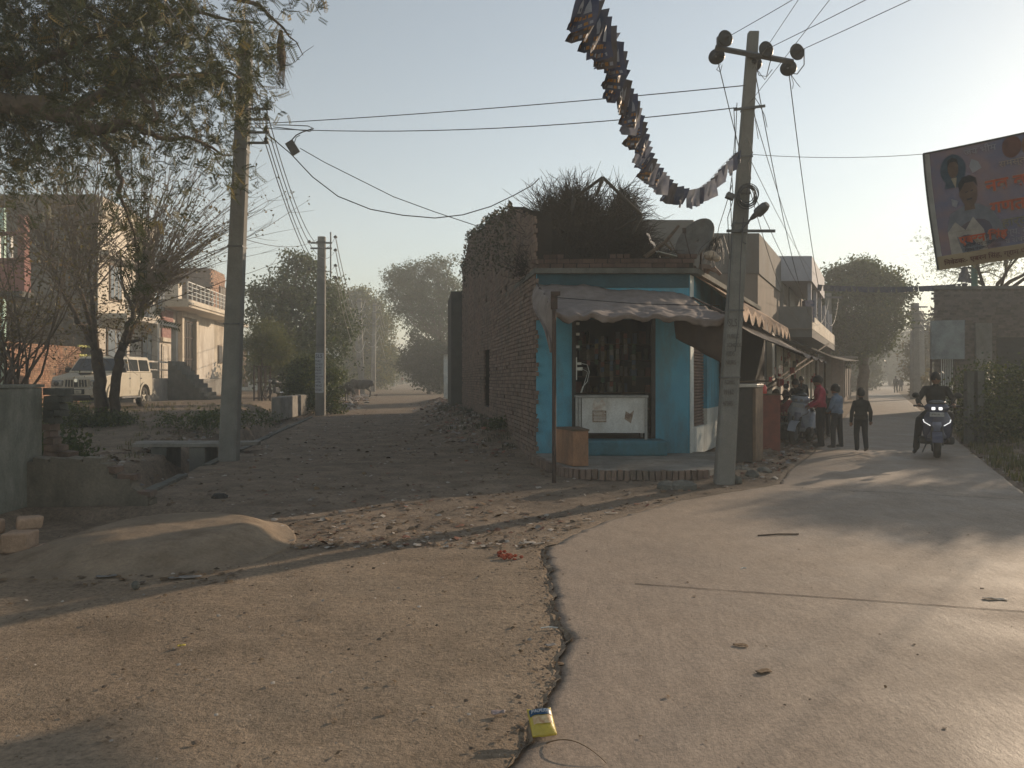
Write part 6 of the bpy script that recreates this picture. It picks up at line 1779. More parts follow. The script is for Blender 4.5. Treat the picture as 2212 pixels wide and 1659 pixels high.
def make_scooter(label, body, trim, lit, plate=None, visor=True):
    t = thing('scooter', label, 'scooter', (0, 0, 0))   # front towards -Y
    def wheel(y, z=.25):
        w = MB(); w.lathe([(.15, -.045), (.22, -.052), (.248, -.03), (.255, 0), (.248, .03), (.22, .052), (.15, .045)], 24, (0, y, z), rot=Matrix.Rotation(R(90), 3, 'Y'), close=False)
        o = w.build('wheel', RUB, t, smooth=True)
        r = MB(); 
        for sx in (-1, 1): r.lathe([(.15, 0), (.14, .02), (.03, .035)], 16, (sx * .03, y, z), rot=Matrix.Rotation(R(90) * sx, 3, 'Y'))
        r.build('rim', STEEL, o)
    wheel(-.62); wheel(.62)
    mb = MB(); n = 10
    for k in range(n):
        a0, a1 = R(200 - k * 15 - 35), R(200 - (k + 1) * 15 - 35)
        for x0, x1, r0, r1 in ((-.075, .075, .285, .285),):
            c0 = (-.62 - .285 * -math.cos(a0), .25 + .285 * math.sin(a0)); 
            p = [(-.075, -.62 + .285 * math.cos(a0), .25 + .285 * math.sin(a0)), (.075, -.62 + .285 * math.cos(a0), .25 + .285 * math.sin(a0)), (.075, -.62 + .285 * math.cos(a1), .25 + .285 * math.sin(a1)), (-.075, -.62 + .285 * math.cos(a1), .25 + .285 * math.sin(a1))]
            mb.add(p, [(0, 1, 2, 3)])
    o = mb.build('mudguard', body, t); o.modifiers.new('thickness', 'SOLIDIFY').thickness = .02
    for sx in (-1, 1): MB().tube([(sx * .075, -.62, .25), (sx * .07, -.52, .62)], .022, 8).build('fork', BLKP, t)
    # leg shield: curved front apron
    def apron(u, v):
        z = .30 + .62 * v; w = np.interp(v, [0, .3, .7, 1], [.17, .21, .23, .15]); x = (u - .5) * 2 * w
        y = -.36 - .10 * v - .13 * (1 - ((u - .5) * 2) ** 2) * np.interp(v, [0, .5, 1], [.5, 1, .7])
        return (x, y, z)
    mb = MB(); mb.grid(apron, 16, 12); o = mb.build('front_apron', body, t, smooth=True); o.modifiers.new('thickness', 'SOLIDIFY').thickness = .03
    def apron2(u, v): x, y, z = apron(.5 + (u - .5) * .92, .12 + v * .55); return (x * .6 * (1.4 - v * .6), y - .03, z)
    mb = MB(); mb.grid(apron2, 8, 6); o = mb.build('apron_panel', trim, t, smooth=True); o.modifiers.new('thickness', 'SOLIDIFY').thickness = .01
    for sx in (-1, 1):
        MB().box((sx * .20, -.28, .33), (.13, .22, .16)).build('leg_guard', BLKP, t, bevel=.04)
        MB().box((sx * .11, .0, .27), (.16, .55, .06)).build('floorboard', BLKP, t, bevel=.02)
    # handlebar cowl
    mb = MB(); mb.ball((0, -.42, 1.00), (.19, .13, .115), 16); mb.build('handlebar_cowl', body, t, smooth=True)
    if visor: MB().ball((0, -.45, 1.10), (.14, .08, .06), 12).build('instrument_cover', GLD, t, smooth=True)
    for sx in (-1, 1):
        MB().tube([(sx * .12, -.40, 1.0), (sx * .26, -.33, 1.03), (sx * .34, -.28, 1.03)], [.025, .017, .02], 8).build('handlebar_grip', BLKP, t)
        MB().tube([(sx * .2, -.38, 1.04), (sx * .30, -.40, 1.22)], .008, 5).build('mirror_stalk', BLKP, t)
        MB().lathe([(.055, -.008), (.06, 0), (.05, .012)], 14, (sx * .31, -.41, 1.25), rot=Matrix.Rotation(R(90), 3, 'X')).build('mirror', BLKP, t, smooth=True)
        lm = emit_mat('lit headlamp', (1, .98, .95), 1.1) if lit else LENS
        MB().box((sx * .052, -.545, .985), (.052, .02, .058)).build('headlight', lm, t, bevel=.008)
        dr = emit_mat('lit running light', (1, .98, .95), .55) if lit else LENS
        MB().tube([(sx * .20, -.50, .76), (sx * .19, -.535, .71), (sx * .10, -.63, .645)], .009, 6).build('running_light', dr, t)
    MB().box((0, -.545, .865), (.21, .012, .085)).build('number_plate', M('scooter plate', (.30, .30, .29), rough=.5, b=0), t)
    if plate:
        text(plate, .05, BLKP, t, (-.095, -.553, .850), depth=.001, sx=.8)
    # body and seat
    mb = MB(); pts = [(.18, .30), (.22, .55), (.30, .70), (.95, .76), (1.02, .62), (.85, .42), (.55, .32)]
    mb.extrude([(-.15, y - .05, z) for y, z in pts], (.30, 0, 0)); mb.build('rear_body', body, t, bevel=.05)
    mb = MB(); pts = [(.20, .72), (.28, .80), (.55, .79), (.62, .84), (.98, .85), (1.0, .78)]
    mb.extrude([(-.14, y - .05, z) for y, z in pts], (.28, 0, 0)); mb.build('seat', BLKP, t, bevel=.04)
    MB().tube([(-.13, .85, .8), (-.15, 1.02, .88), (.15, 1.02, .88), (.13, .85, .8)], .012, 6).build('grab_rail', CHR, t)
    MB().box((.17, .60, .28), (.1, .42, .12)).build('exhaust', STEEL, t, bevel=.04)
    MB().tube([(-.12, .25, .27), (-.2, .32, .01)], .012, 5).build('side_stand', STEEL, t)
    return t
NAVYP = M('navy gloss paint', (.045, .05, .085), (.03, .035, .06), 3, .25, 0, 20, spec=.7, world=False)
GRYP = M('grey blue trim', (.14, .15, .20), (.10, .11, .15), 3, .3, 0, 20, spec=.6, world=False)
WHTP = M('silver blue paint', (.26, .29, .34), (.2, .22, .27), 3, .3, 0, 20, spec=.6, world=False)
sc1 = make_scooter('dark navy scooter with two lit white headlamps coming along the concrete road', NAVYP, GRYP, True, 'UP83 AE 5771')
g = gp(2024, 990, .02); sc1.location = (g.x + .31, g.y + .60, .03); sc1.rotation_euler = (0, 0, R(-27)); sc1.scale = (1.18, 1.05, .97)
sc2 = make_scooter('pale silver-blue scooter parked at the roadside among the standing people', WHTP, GRYP, False)
g = gp(1716, 962, .04); sc2.location = (g.x + .36, g.y + .55, .05); sc2.rotation_euler = (R(-0), R(6), R(-36)); sc2.scale = (1.15, 1.05, 1.05)

# motorbike at the left, under the trees
def make_motorbike(label):
    t = thing('motorbike', label, 'motorbike', (0, 0, 0))
    for y in (-.64, .64):
        w = MB(); w.lathe([(.24, -.03), (.29, -.045), (.31, 0), (.29, .045), (.24, .03)], 24, (0, y, .31), rot=Matrix.Rotation(R(90), 3, 'Y'), close=False); wo_ = w.build('wheel', RUB, t)
        r = MB(); 
        for k in range(6): a = k * math.pi / 3; r.tube([(0, y, .31), (0, y + .25 * math.cos(a), .31 + .25 * math.sin(a))], .012, 4)
        r.build('spokes', STEEL, wo_)
    MB().tube([(0, -.64, .31), (0, -.42, .98)], .035, 8).build('fork', BLKP, t)
    MB().tube([(-.36, -.28, 1.05), (-.1, -.40, 1.0), (.1, -.40, 1.0), (.36, -.28, 1.05)], .016, 6).build('handlebar', BLKP, t)
    MB().ball((0, -.18, .82), (.13, .26, .13), 12).build('fuel_tank', BLKP, t, smooth=True)
    MB().box((0, .30, .80), (.22, .65, .09)).build('seat', BLKP, t, bevel=.03)
    MB().box((0, .0, .42), (.2, .36, .3)).build('engine', STEEL, t, bevel=.04)
    MB().box((0, .72, .72), (.12, .3, .06), rot=Matrix.Rotation(R(20), 3, 'X')).build('mudguard', BLKP, t)
    MB().ball((0, -.52, .86), (.10, .07, .11), 12).build('headlight', LENS, t, smooth=True)
    MB().tube([(.1, .1, .3), (.13, .7, .34)], .04, 8).build('exhaust', CHR, t)
    for sx in (-1, 1): MB().ball((sx * .33, -.30, 1.17), (.06, .02, .04), 8).build('mirror', CHR, t)
    return t
mbk = make_motorbike('black motorbike parked under the trees at the left beyond the big pole'); p = at(596, 861, 39); mbk.location = (p.x, 39, p.z + .02); mbk.rotation_euler = (0, R(7), R(-28))

# ================================================================= people and animals
SKINM = M('brown skin', (.17, .09, .055), (.14, .075, .045), 6, .6, 0, 20)
HAIRM = M('black hair', (.018, .015, .013), (.028, .022, .018), 30, .6, .3, 60)
SHOEM = M('dark shoes', (.03, .027, .025), (.05, .045, .04), 9, .7, .1)
def garm(name, c): return M(name, c, tuple(x * .7 for x in c), 7, .9, .25, 30)
def person(label, loc, rz, h, shirt, trouser, pose=None, hair_len=0, cat='person', seated=False, vox=.014, shoe=None):
    """one continuous remeshed body posed by its joints; hair, and clothes by material zone"""
    J = dict(pelvis=(0, 0, .96), waist=(0, 0, 1.08), chest=(0, .01, 1.30), neck=(0, 0, 1.46), head=(0, .02, 1.62),
             ls=(-.165, 0, 1.385), le=(-.215, -.01, 1.13), lw=(-.23, .06, .87), rs=(.165, 0, 1.385), re=(.215, -.01, 1.13), rw=(.23, .06, .87),
             lh=(-.09, 0, .92), lk=(-.10, .02, .50), la=(-.10, -.02, .09), lt=(-.11, .14, .035), rh=(.09, 0, .92), rk=(.10, .02, .50), ra=(.10, -.02, .09), rt=(.11, .14, .035))
    if pose: J.update(pose)
    J = {k: Vector(v) for k, v in J.items()}
    mb = MB(); zones = []
    def cap(a, b, r0, r1, zn, fx=1.0):
        a = J[a] if isinstance(a, str) else Vector(a); b = J[b] if isinstance(b, str) else Vector(b)
        mb.tube([a, a.lerp(b, .5), b], [r0, (r0 + r1) / 2, r1], 12); mb.ball(a, r0, 10); mb.ball(b, r1, 10)
        zones.append((a, b, zn, max(r0, r1)))
    rt_ = lambda a, b: None
    # torso: wide ellipses
    def torso(p, rx, ry, rz_=.12): mb.ball(p, (rx, ry, rz_), 14)
    pel, wa, ch, nk = J['pelvis'], J['waist'], J['chest'], J['neck']
    torso(pel, .175, .14, .15); torso(pel.lerp(wa, .7), .175, .135, .15); torso(wa.lerp(ch, .5), .185, .135, .17); torso(ch, .195, .14, .18); torso(ch.lerp(nk, .55), .13, .09, .09)
    zones.append((pel, pel - Vector((0, 0, .05)), 2, .13)); zones.append((wa, ch, 1, .17)); zones.append((ch, ch.lerp(nk, .6), 1, .17)); zones.append((pel + Vector((0, 0, .06)), wa, 1, .15))
    cap('ls', 'rs', .058, .058, 1)
    for s_ in 'lr': cap(nk - Vector((0, 0, .03)), s_ + 's', .060, .058, 1)
    cap(nk - Vector((0, 0, .04)), J['head'] - Vector((0, 0, .06)), .055, .052, 0)
    for s_ in 'lr':
        cap(s_ + 's', s_ + 'e', .066, .058, 1); cap(s_ + 'e', s_ + 'w', .058, .046, 1)
        e, w = J[s_ + 'e'], J[s_ + 'w']; d = (w - e).normalized(); pk = w + d * .085
        cap(w + d * .01, pk, .033, .030, 0)
        sd = d.cross(Vector((0, 1, .2))).normalized(); up = sd.cross(d).normalized()
        for f in range(4):
            b0 = pk + sd * (.030 - .02 * f); L_ = (.062, .072, .068, .052)[f]
            mid = b0 + d * L_ * .55 + up * -.006; tip = mid + d * L_ * .4 + up * -.02
            cap(b0, mid, .0115, .0105, 0); cap(mid, tip, .0105, .009, 0)
        tb_ = w + d * .045 + sd * .03; cap(tb_, tb_ + d * .04 + sd * .03, .013, .0115, 0); cap(tb_ + d * .04 + sd * .03, tb_ + d * .07 + sd * .034, .0115, .010, 0)
        cap(s_ + 'h', s_ + 'k', .100, .078, 2); cap(s_ + 'k', s_ + 'a', .077, .064, 2)
        a_ = J[s_ + 'a']; cap(a_ - Vector((0, .03, .035)), s_ + 't', .045, .036, 3)
    hd = J['head']; hs = 1.22 if h < 1.45 else 1.06
    hd = hd + Vector((0, 0, .02 * (hs > 1.1)))
    mb.ball(hd, (.078 * hs, .098 * hs, .118 * hs), 16); mb.ball(hd + Vector((0, .03, -.055)) * hs if False else hd + Vector((0, .03 * hs, -.055 * hs)), (.058 * hs, .062 * hs, .062 * hs), 12)
    mb.ball(hd + Vector((0, .10, -.012)) * 1.0 + Vector((0, .1 * (hs - 1), 0)), (.014, .022, .024), 8)
    for sx in (-1, 1): mb.ball(hd + Vector((sx * .08 * hs, .0, -.01)), (.012, .022, .032), 8)
    zones.append((hd, hd, 0, .14))
    me = mb.mesh('tmp', [SKINM]); tmp = bpy.data.objects.new('tmp', me); COL.objects.link(tmp)
    rm = tmp.modifiers.new('r', 'REMESH'); rm.mode = 'VOXEL'; rm.voxel_size = vox
    sm = tmp.modifiers.new('s', 'SMOOTH'); sm.iterations = 3; sm.factor = .5
    dg = bpy.context.evaluated_depsgraph_get(); nm = bpy.data.meshes.new_from_object(tmp.evaluated_get(dg)); bpy.data.objects.remove(tmp)
    n = len(nm.polygons); cen = np.empty(n * 3, np.float32); nm.polygons.foreach_get('center', cen); cen = cen.reshape(-1, 3)
    best = np.full(n, 1e9); mi = np.zeros(n, np.int32)
    for a, b, zn, r_ in zones:
        a = np.array(a); b = np.array(b); ab = b - a; L2 = max(1e-9, (ab * ab).sum())
        t_ = np.clip(((cen - a) @ ab) / L2, 0, 1); d = np.linalg.norm(cen - (a + t_[:, None] * ab), axis=1) / r_
        m_ = d < best; best[m_] = d[m_]; mi[m_] = zn
    # trouser/shirt hem follows the jacket
    nm.materials.clear()
    for m_ in (SKINM, shirt, trouser, shoe or SHOEM): nm.materials.append(m_)
    nm.polygons.foreach_set('material_index', mi); nm.polygons.foreach_set('use_smooth', np.ones(n, bool)); nm.name = 'body'
    t = thing('person', label, cat, loc)
    t.rotation_euler = (0, 0, rz); t.scale = (h / 1.74,) * 3
    body = link('body', nm, t)
    # hair
    hb = MB()
    def hf(u, v):
        th = 2 * math.pi * u; ph = math.pi * .62 * v
        r_ = 1.09 + .05 * math.sin(th * 7 + v * 5) + .03 * random.random()
        back = max(0, -math.sin(th)) * .22
        return hd + Vector((.081 * r_ * math.sin(ph * (1 + back)) * math.cos(th), .101 * r_ * math.sin(ph * (1 + back)) * math.sin(th) - .004, .020 + .108 * r_ * math.cos(ph * (1 + back)))) * hs
    hb.grid(hf, 20, 8); ho = hb.build('hair', HAIRM, None, smooth=True); ho.parent = t
    eb = MB()
    for sx in (-1, 1): eb.ball(hd + Vector((sx * .032, .088, .008)) * hs, (.013, .010, .008), 8)
    eo = eb.build('eyes', INK, None); eo.parent = t
    mo = MB(); mo.ball(hd + Vector((0, .088, -.062)) * hs, (.022, .008, .006), 8); mo = mo.build('mouth', M('lips', (.12, .05, .04), rough=.6, b=0), None); mo.parent = t
    # jacket hem
    jm = MB()
    def jf(u, v):
        a = 2 * math.pi * u; c = pel.lerp(wa, .35 + .75 * v) - Vector((0, 0, .03)); r_ = 1 + .04 * math.sin(a * 5)
        return c + Vector(((.190 - .010 * v) * r_ * math.cos(a), (.150 - .010 * v) * r_ * math.sin(a), 0))
    if not seated:
        jm.grid(jf, 24, 5); jo = jm.build('jacket_hem', shirt, None, smooth=True); jo.parent = t; jo.modifiers.new('thickness', 'SOLIDIFY').thickness = .012
    return t
DKJ = garm('dark jacket', (.03, .03, .028)); DKT = garm('dark trousers', (.028, .028, .03)); REDJ = garm('rose red jacket', (.34, .045, .07)); BLUJ = garm('dusty blue jacket', (.12, .16, .22)); BLKJ = garm('black sweater', (.025, .025, .025)); MAR = garm('maroon shawl', (.24, .04, .05)); GRYT = garm('grey black trousers', (.045, .045, .05))
walk = dict(lk=(-.10, .10, .50), la=(-.10, .02, .10), lt=(-.10, .18, .05), rk=(.10, -.02, .50), ra=(.10, -.16, .13), rt=(.10, -.02, .04), lw=(-.27, -.02, .86), rw=(.27, .10, .88), le=(-.25, -.05, 1.13), re=(.25, -.02, 1.12))
g = gp(1860, 975, .03); person('child in dark hooded jacket and trousers walking away alone on the concrete road', (g.x, g.y, .03), R(-12), 1.30, DKJ, DKT, walk)
g = gp(1808, 967, .04); person('boy in dusty blue jacket and dark trousers standing back to camera beside the red jacket', (g.x, g.y, .04), R(35), 1.38, BLUJ, GRYT, dict(lw=(-.10, .22, 1.02), le=(-.25, .04, 1.12), rw=(.12, .22, 1.02), re=(.25, .04, 1.12), lk=(-.16, .02, .5), la=(-.18, 0, .09), lt=(-.22, .12, .035), rk=(.14, .0, .5), ra=(.17, -.02, .09), rt=(.20, .12, .035), head=(0, .05, 1.60)))
g = gp(1772, 965, .04); person('person in rose red jacket and dark trousers standing sideways by the parked scooter', (g.x, g.y, .04), R(75), 1.60, REDJ, DKT, dict(head=(0, .06, 1.60), lw=(-.2, .22, 1.0), le=(-.23, .05, 1.12), rw=(.2, .22, 1.02), re=(.23, .05, 1.12)))
g = gp(1741, 950, .04); person('man in dark jacket leaning over the handlebar of the parked silver-blue scooter', (g.x, g.y + .25, .04), R(120), 1.56, DKJ, DKT, dict(waist=(0, .05, 1.08), chest=(0, .14, 1.28), neck=(0, .22, 1.42), head=(0, .28, 1.56), ls=(-.18, .20, 1.37), rs=(.18, .20, 1.37), le=(-.24, .34, 1.16), lw=(-.2, .56, 1.04), re=(.24, .34, 1.16), rw=(.2, .56, 1.04)))
g = gp(1793, 945, .04); person('small child in dark clothes half hidden between the red and the blue jackets', (g.x, g.y + .3, .04), R(170), 1.22, BLKJ, DKT)
sit = dict(pelvis=(0, 0, .50), waist=(0, .02, .64), chest=(0, .06, .88), neck=(0, .10, 1.04), head=(0, .14, 1.20), ls=(-.18, .07, .99), rs=(.18, .07, .99), le=(-.24, .16, .74), re=(.24, .16, .74), lw=(-.12, .38, .68), rw=(.12, .38, .68), lh=(-.09, .02, .50), rh=(.09, .02, .50), lk=(-.13, .44, .50), rk=(.13, .44, .50), la=(-.13, .44, .09), ra=(.13, .44, .09), lt=(-.13, .60, .035), rt=(.13, .60, .035))
ben = thing('stall_bench', 'rough wooden bench at the tea stall where the maroon-clad people sit', 'bench', (7.6, 21.5, 0))
p1_, p2_ = at(1668, 0, 21.3), at(1700, 0, 21.0)
MB().box(((p1_.x + p2_.x) / 2, 21.15, .40), (p2_.x - p1_.x + .8, .35, .05), rz=-.3).build('seat', WOODD, ben)
for q in (p1_.x - .1, p2_.x + .1):
    for y_ in (-.1, .1): MB().box((q, 21.15 + y_ - (q - (p1_.x + p2_.x) / 2) * .3, .185), (.05, .05, .37)).build('leg', WOODD, ben)
person('seated person in maroon shawl on the stall bench, leftmost of the sitting pair', (p1_.x, 21.25, .0), R(200), 1.66, MAR, DKT, sit, seated=True)
person('seated person in bright maroon top bending forward on the right end of the stall bench', (p2_.x, 21.05, .0), R(150), 1.62, MAR, GRYT, sit, seated=True)
g = at(1731, 860, 27); person('standing man in dark clothes beyond the tea stall near the balcony pillars', (g.x, 27, .0), R(160), 1.62, BLKJ, DKT)
ride = dict(pelvis=(0, -.08, .90), waist=(0, -.06, 1.02), chest=(0, .0, 1.24), neck=(0, .04, 1.40), head=(0, .07, 1.56), ls=(-.19, .02, 1.35), rs=(.19, .02, 1.35), le=(-.32, .10, 1.12), re=(.32, .10, 1.12), lw=(-.31, .34, 1.05), rw=(.31, .34, 1.05), lh=(-.09, -.05, .88), rh=(.09, -.05, .88), lk=(-.24, .40, .82), rk=(.30, .36, .72), la=(-.20, .42, .37), ra=(.36, .30, .16), lt=(-.20, .56, .33), rt=(.40, .44, .07))
r_ = person('dark-haired rider in black jacket sitting on the scooter with lit headlamps', (0, 0, 0), 0, 1.72, BLKJ, DKT, ride, seated=True)
r_.rotation_euler = (0, 0, R(180 - 27)); r_.location = Vector((sc1.location.x, sc1.location.y, .03)) + Matrix.Rotation(R(-27), 3, 'Z') @ Vector((0, .10, 0))
wh = MB(); c = Matrix.Rotation(R(166), 3, 'Z')
g = at(1935, 848, 78); far1 = person('distant person walking away in the haze down the concrete road', (g.x, 78, .02), R(-10), 1.7, DKJ, DKT, walk)
g = at(1946, 848, 84); far2 = person('second distant walker just right of and beyond the first in the road haze', (g.x, 84, .02), R(170), 1.6, GRYT, DKT, walk, vox=.03)
g = at(869, 828, 140); person('tiny far figure standing on the dirt lane in the hazy gap between the trees', (g.x, 140, .3), R(10), 1.5, MAR, DKT, walk, vox=.04)

def cow(label, s=1.0, name='cow', cat='cow', col=(.018, .016, .014), graze=True):
    t = thing(name, label, cat, (0, 0, 0))   # head towards -X
    mb = MB()
    def tb(p, r, n=14): 
        mb.tube(p, r, n); 
        for q, rr in zip(p, r): mb.ball(q, rr, 12)
    for x, z, ry, rz_ in ((-.62, .98, .22, .30), (-.40, .97, .26, .36), (-.1, .95, .30, .38), (.2, .95, .31, .38), (.48, 1.0, .27, .33), (.70, 1.04, .20, .25)): mb.ball((x, 0, z), (.30, ry, rz_), 16)
    mb.ball((-.55, 0, 1.27), (.16, .10, .12), 10)
    tb([(-.75, 0, 1.08), (-1.02, 0, 1.12), (-1.22, 0, 1.10)], [.20, .15, .12]) if not graze else tb([(-.72, 0, 1.05), (-.98, 0, .98), (-1.18, 0, .86)], [.21, .16, .12])
    hx, hz = (-1.32, 1.12) if not graze else (-1.26, .80)
    mb.ball((hx, 0, hz), (.15, .11, .13), 12); tb([(hx, 0, hz), (hx - .20, 0, hz - .18)], [.11, .065])
    for sy in (-1, 1): mb.ball((hx + .04, sy * .15, hz + .04), (.03, .09, .05), 8); tb([(hx, sy * .07, hz + .10), (hx - .02, sy * .15, hz + .22), (hx - .05, sy * .12, hz + .32)], [.03, .022, .01])
    for sy in (-1, 1):
        tb([(-.55, sy * .14, .85), (-.56, sy * .14, .46), (-.56, sy * .14, .10)], [.115, .062, .045]); mb.ball((-.58, sy * .14, .04), (.06, .05, .05), 8)
        tb([(.62, sy * .15, .95), (.52, sy * .15, .66), (.74, sy * .15, .42), (.70, sy * .15, .10)], [.17, .12, .06, .045]); mb.ball((.68, sy * .15, .04), (.06, .05, .05), 8)
    tb([(.93, 0, 1.15), (1.0, 0, .9), (.98, 0, .5)], [.035, .022, .03])
    me = mb.mesh('tmp', [HAIRM]); tmp = bpy.data.objects.new('tmp', me); COL.objects.link(tmp)
    rm = tmp.modifiers.new('r', 'REMESH'); rm.mode = 'VOXEL'; rm.voxel_size = .03; sm = tmp.modifiers.new('s', 'SMOOTH'); sm.iterations = 3
    dg = bpy.context.evaluated_depsgraph_get(); nm = bpy.data.meshes.new_from_object(tmp.evaluated_get(dg)); bpy.data.objects.remove(tmp)
    nm.materials.clear(); nm.materials.append(M('black hide', (.02, .018, .016), (.035, .03, .026), 5, .6, .1)); nm.polygons.foreach_set('use_smooth', [True] * len(nm.polygons))
    link('body', nm, t); return t
cw = cow('black cow standing side-on in the rubbish at the edge of the dirt lane'); g = at(779, 853, 58); cw.location = (g.x, 58, max(.1, ghs(g.x, 58))); cw.rotation_euler = (0, 0, R(6))
cf = cow('smaller dark calf with lowered head behind the painted pole near the cow', name='calf', cat='calf'); g = at(738, 858, 48); cf.location = (g.x, 48, max(.1, ghs(g.x, 48))); cf.rotation_euler = (0, 0, R(150)); cf.scale = (.75,) * 3
# ================================================================= trees and plants
BARK = M('grey brown bark', (.10, .075, .055), (.055, .042, .032), 6, .95, .8, 25)
NEEM = leaf_mat('neem leaf', (.024, .034, .012), (.068, .075, .022), .20, (.20, .15, .05))
DKL = leaf_mat('dark green leaf', (.03, .045, .016), (.085, .11, .035), .30, (.13, .13, .04))
MIDL = leaf_mat('mid green leaf', (.05, .068, .022), (.13, .14, .042), .35, (.17, .15, .05))
FEA = leaf_mat('feathery leaf', (.04, .052, .024), (.085, .095, .04), .30)
GREYL = leaf_mat('hazy leaf', (.025, .035, .018), (.06, .07, .035), .22)
BRL = leaf_mat('brown green leaf', (.07, .055, .025), (.12, .10, .04), .3, (.20, .13, .06))
def limb(mb, pts, r0, r1, n=7, wob=.04, seg=3):
    P = []
    for a, b in zip(pts, pts[1:]):
        a = Vector(a); b = Vector(b)
        for k in range(seg): P.append(a.lerp(b, k / seg) + Vector((random.gauss(0, wob), random.gauss(0, wob), random.gauss(0, wob))) * (0 if (k == 0) else 1))
    P.append(Vector(pts[-1]))
    mb.tube(P, [r0 + (r1 - r0) * (i / (len(P) - 1)) ** .8 for i in range(len(P))], n)
    return P
def leaf_cloud(blobs, n, size, k=9, spread=.35, hollow=.45):
    """blobs (x,y,z,rx,ry,rz,w): clump centres, then k leaves round each centre; gaps stay between clumps"""
    w = np.array([b[6] * b[3] * b[5] for b in blobs]); w = w / w.sum()
    m = max(1, n // k); ci = rng.choice(len(blobs), m, p=w)
    d = rng.normal(size=(m, 3)); d /= np.linalg.norm(d, axis=1)[:, None]
    r = (hollow + (1 - hollow) * rng.random(m)) ** .8 * rng.uniform(.75, 1.12, m)
    B = np.array([b[:6] for b in blobs])[ci]
    c = B[:, :3] + d * B[:, 3:6] * r[:, None]
    p = np.repeat(c, k, 0) + rng.normal(0, spread, (m * k, 3)) * np.array([1, 1, .7])
    return c, p
def tree(name, label, base, trunk_h, tr, blobs, n, size, mat, group=None, k=9, spread=.35, tpl=None, bark=None, branches=18, lean=(0, 0), parts=True, cat='tree'):
    t = thing(name, label, cat, base, group); base = Vector(base)
    c, p = leaf_cloud(blobs, n, size, k, spread)
    mb = MB()
    top = base + Vector((lean[0], lean[1], trunk_h))
    if trunk_h > 0:
        limb(mb, [base - Vector((0, 0, .2)), base.lerp(top, .5) + Vector((random.gauss(0, tr), 0, 0)), top], tr, tr * .7, 9, tr * .2)
        for b in blobs[:branches]:
            bc = Vector(b[:3]); mid = top.lerp(bc, .5) + Vector((random.gauss(0, .2), random.gauss(0, .2), -.1 * (bc - top).length))
            P = limb(mb, [top, mid, bc], tr * .55, tr * .15, 6, tr * .3)
        idx = rng.choice(len(c), min(len(c), branches * 5), replace=False)
        for i in idx:
            e = Vector(c[i]); b = min(blobs, key=lambda q: (Vector(q[:3]) - e).length); s_ = Vector(b[:3]).lerp(top, random.uniform(0, .5))
            mb.tube([s_, s_.lerp(e, .5) + Vector((0, 0, .15)), e], [tr * .14, tr * .1, tr * .04], 4, cap=False)
        mb.build('trunk', bark or BARK, t, smooth=True)
    tv, tf = tpl or (LEAF_V, LEAF_F)
    V_, F_ = scatter(tv, tf, p, rot_rand(len(p)), rng.uniform(.6, 1.25, len(p)) * size)
    tn = np.repeat(rng.random(len(p)), len(tf)) * .5 + np.repeat(np.repeat(rng.random(len(p) // k), k), len(tf)) * .5
    np_obj('crown', V_, F_, mat, t, tn)
    return t
def pb(px, py, rp, Y, w=1.0, dy=1.0, ry=None):
    """crown lump from its bearing and size at distance Y"""
    c = at(px, py, Y); r = rp / F * Y
    return (c.x, c.y, c.z, r, (ry or r * dy), r * .9, w)

# ---- the neem reaching in from the left
SP = sprig(7, w=.038, l=.30)
nm = thing('neem_tree', 'big overhanging neem tree reaching in from the upper left corner', 'tree', (-10.6, 11.4, 0))
mb = MB()
N0 = Vector((-10.6, 11.4, -.1)); N1 = Vector((-10.2, 11.2, 3.2)); N2 = Vector((-8.6, 10.6, 5.0))
limb(mb, [N0, N1, N2], .34, .22, 12, .03)
def nl(pts, r0, r1): return limb(mb, [at(*p) for p in pts], r0, r1, 8, .035)
fork = at(154, 250, 10.3)
limb(mb, [N2, at(-40, 225, 10.4), at(60, 228, 10.3), fork], .17, .12, 9, .03)
A1 = nl([(154, 250, 10.3), (200, 215, 10.4), (272, 179, 10.6), (340, 172, 10.8), (447, 158, 11.4), (520, 170, 12)], .085, .02)
A2 = nl([(154, 250, 10.3), (215, 283, 10.1), (250, 268, 10), (297, 272, 10), (340, 297, 10.2), (430, 305, 10.6), (500, 335, 11)], .09, .012)
A3 = nl([(215, 283, 10.1), (233, 322, 10), (254, 376, 10), (262, 430, 9.9), (276, 470, 9.9), (300, 560, 9.9), (312, 640, 9.9)], .045, .005)
limb(mb, [N2, at(-60, 190, 11), at(0, 161, 11), at(118, 118, 11), at(197, 79, 11), at(290, 54, 11.3), at(400, 20, 11.8), at(560, 50, 12.4)], .12, .015, 8, .03)
limb(mb, [N2, at(-80, 60, 11.5), at(40, -60, 11.5), at(300, -60, 11.5), at(560, 10, 12), at(612, 60, 12.2), at(655, 120, 12.4)], .10, .006, 8, .03)
nl([(340, 172, 10.8), (380, 130, 11), (420, 120, 11.2)], .03, .008); nl([(272, 179, 10.6), (330, 220, 10.3), (330, 262, 10.2)], .035, .02)
nl([(520, 170, 12), (545, 230, 12.2), (560, 270, 12.3)], .018, .005); nl([(430, 305, 10.6), (470, 350, 10.8), (505, 400, 11)], .012, .004)
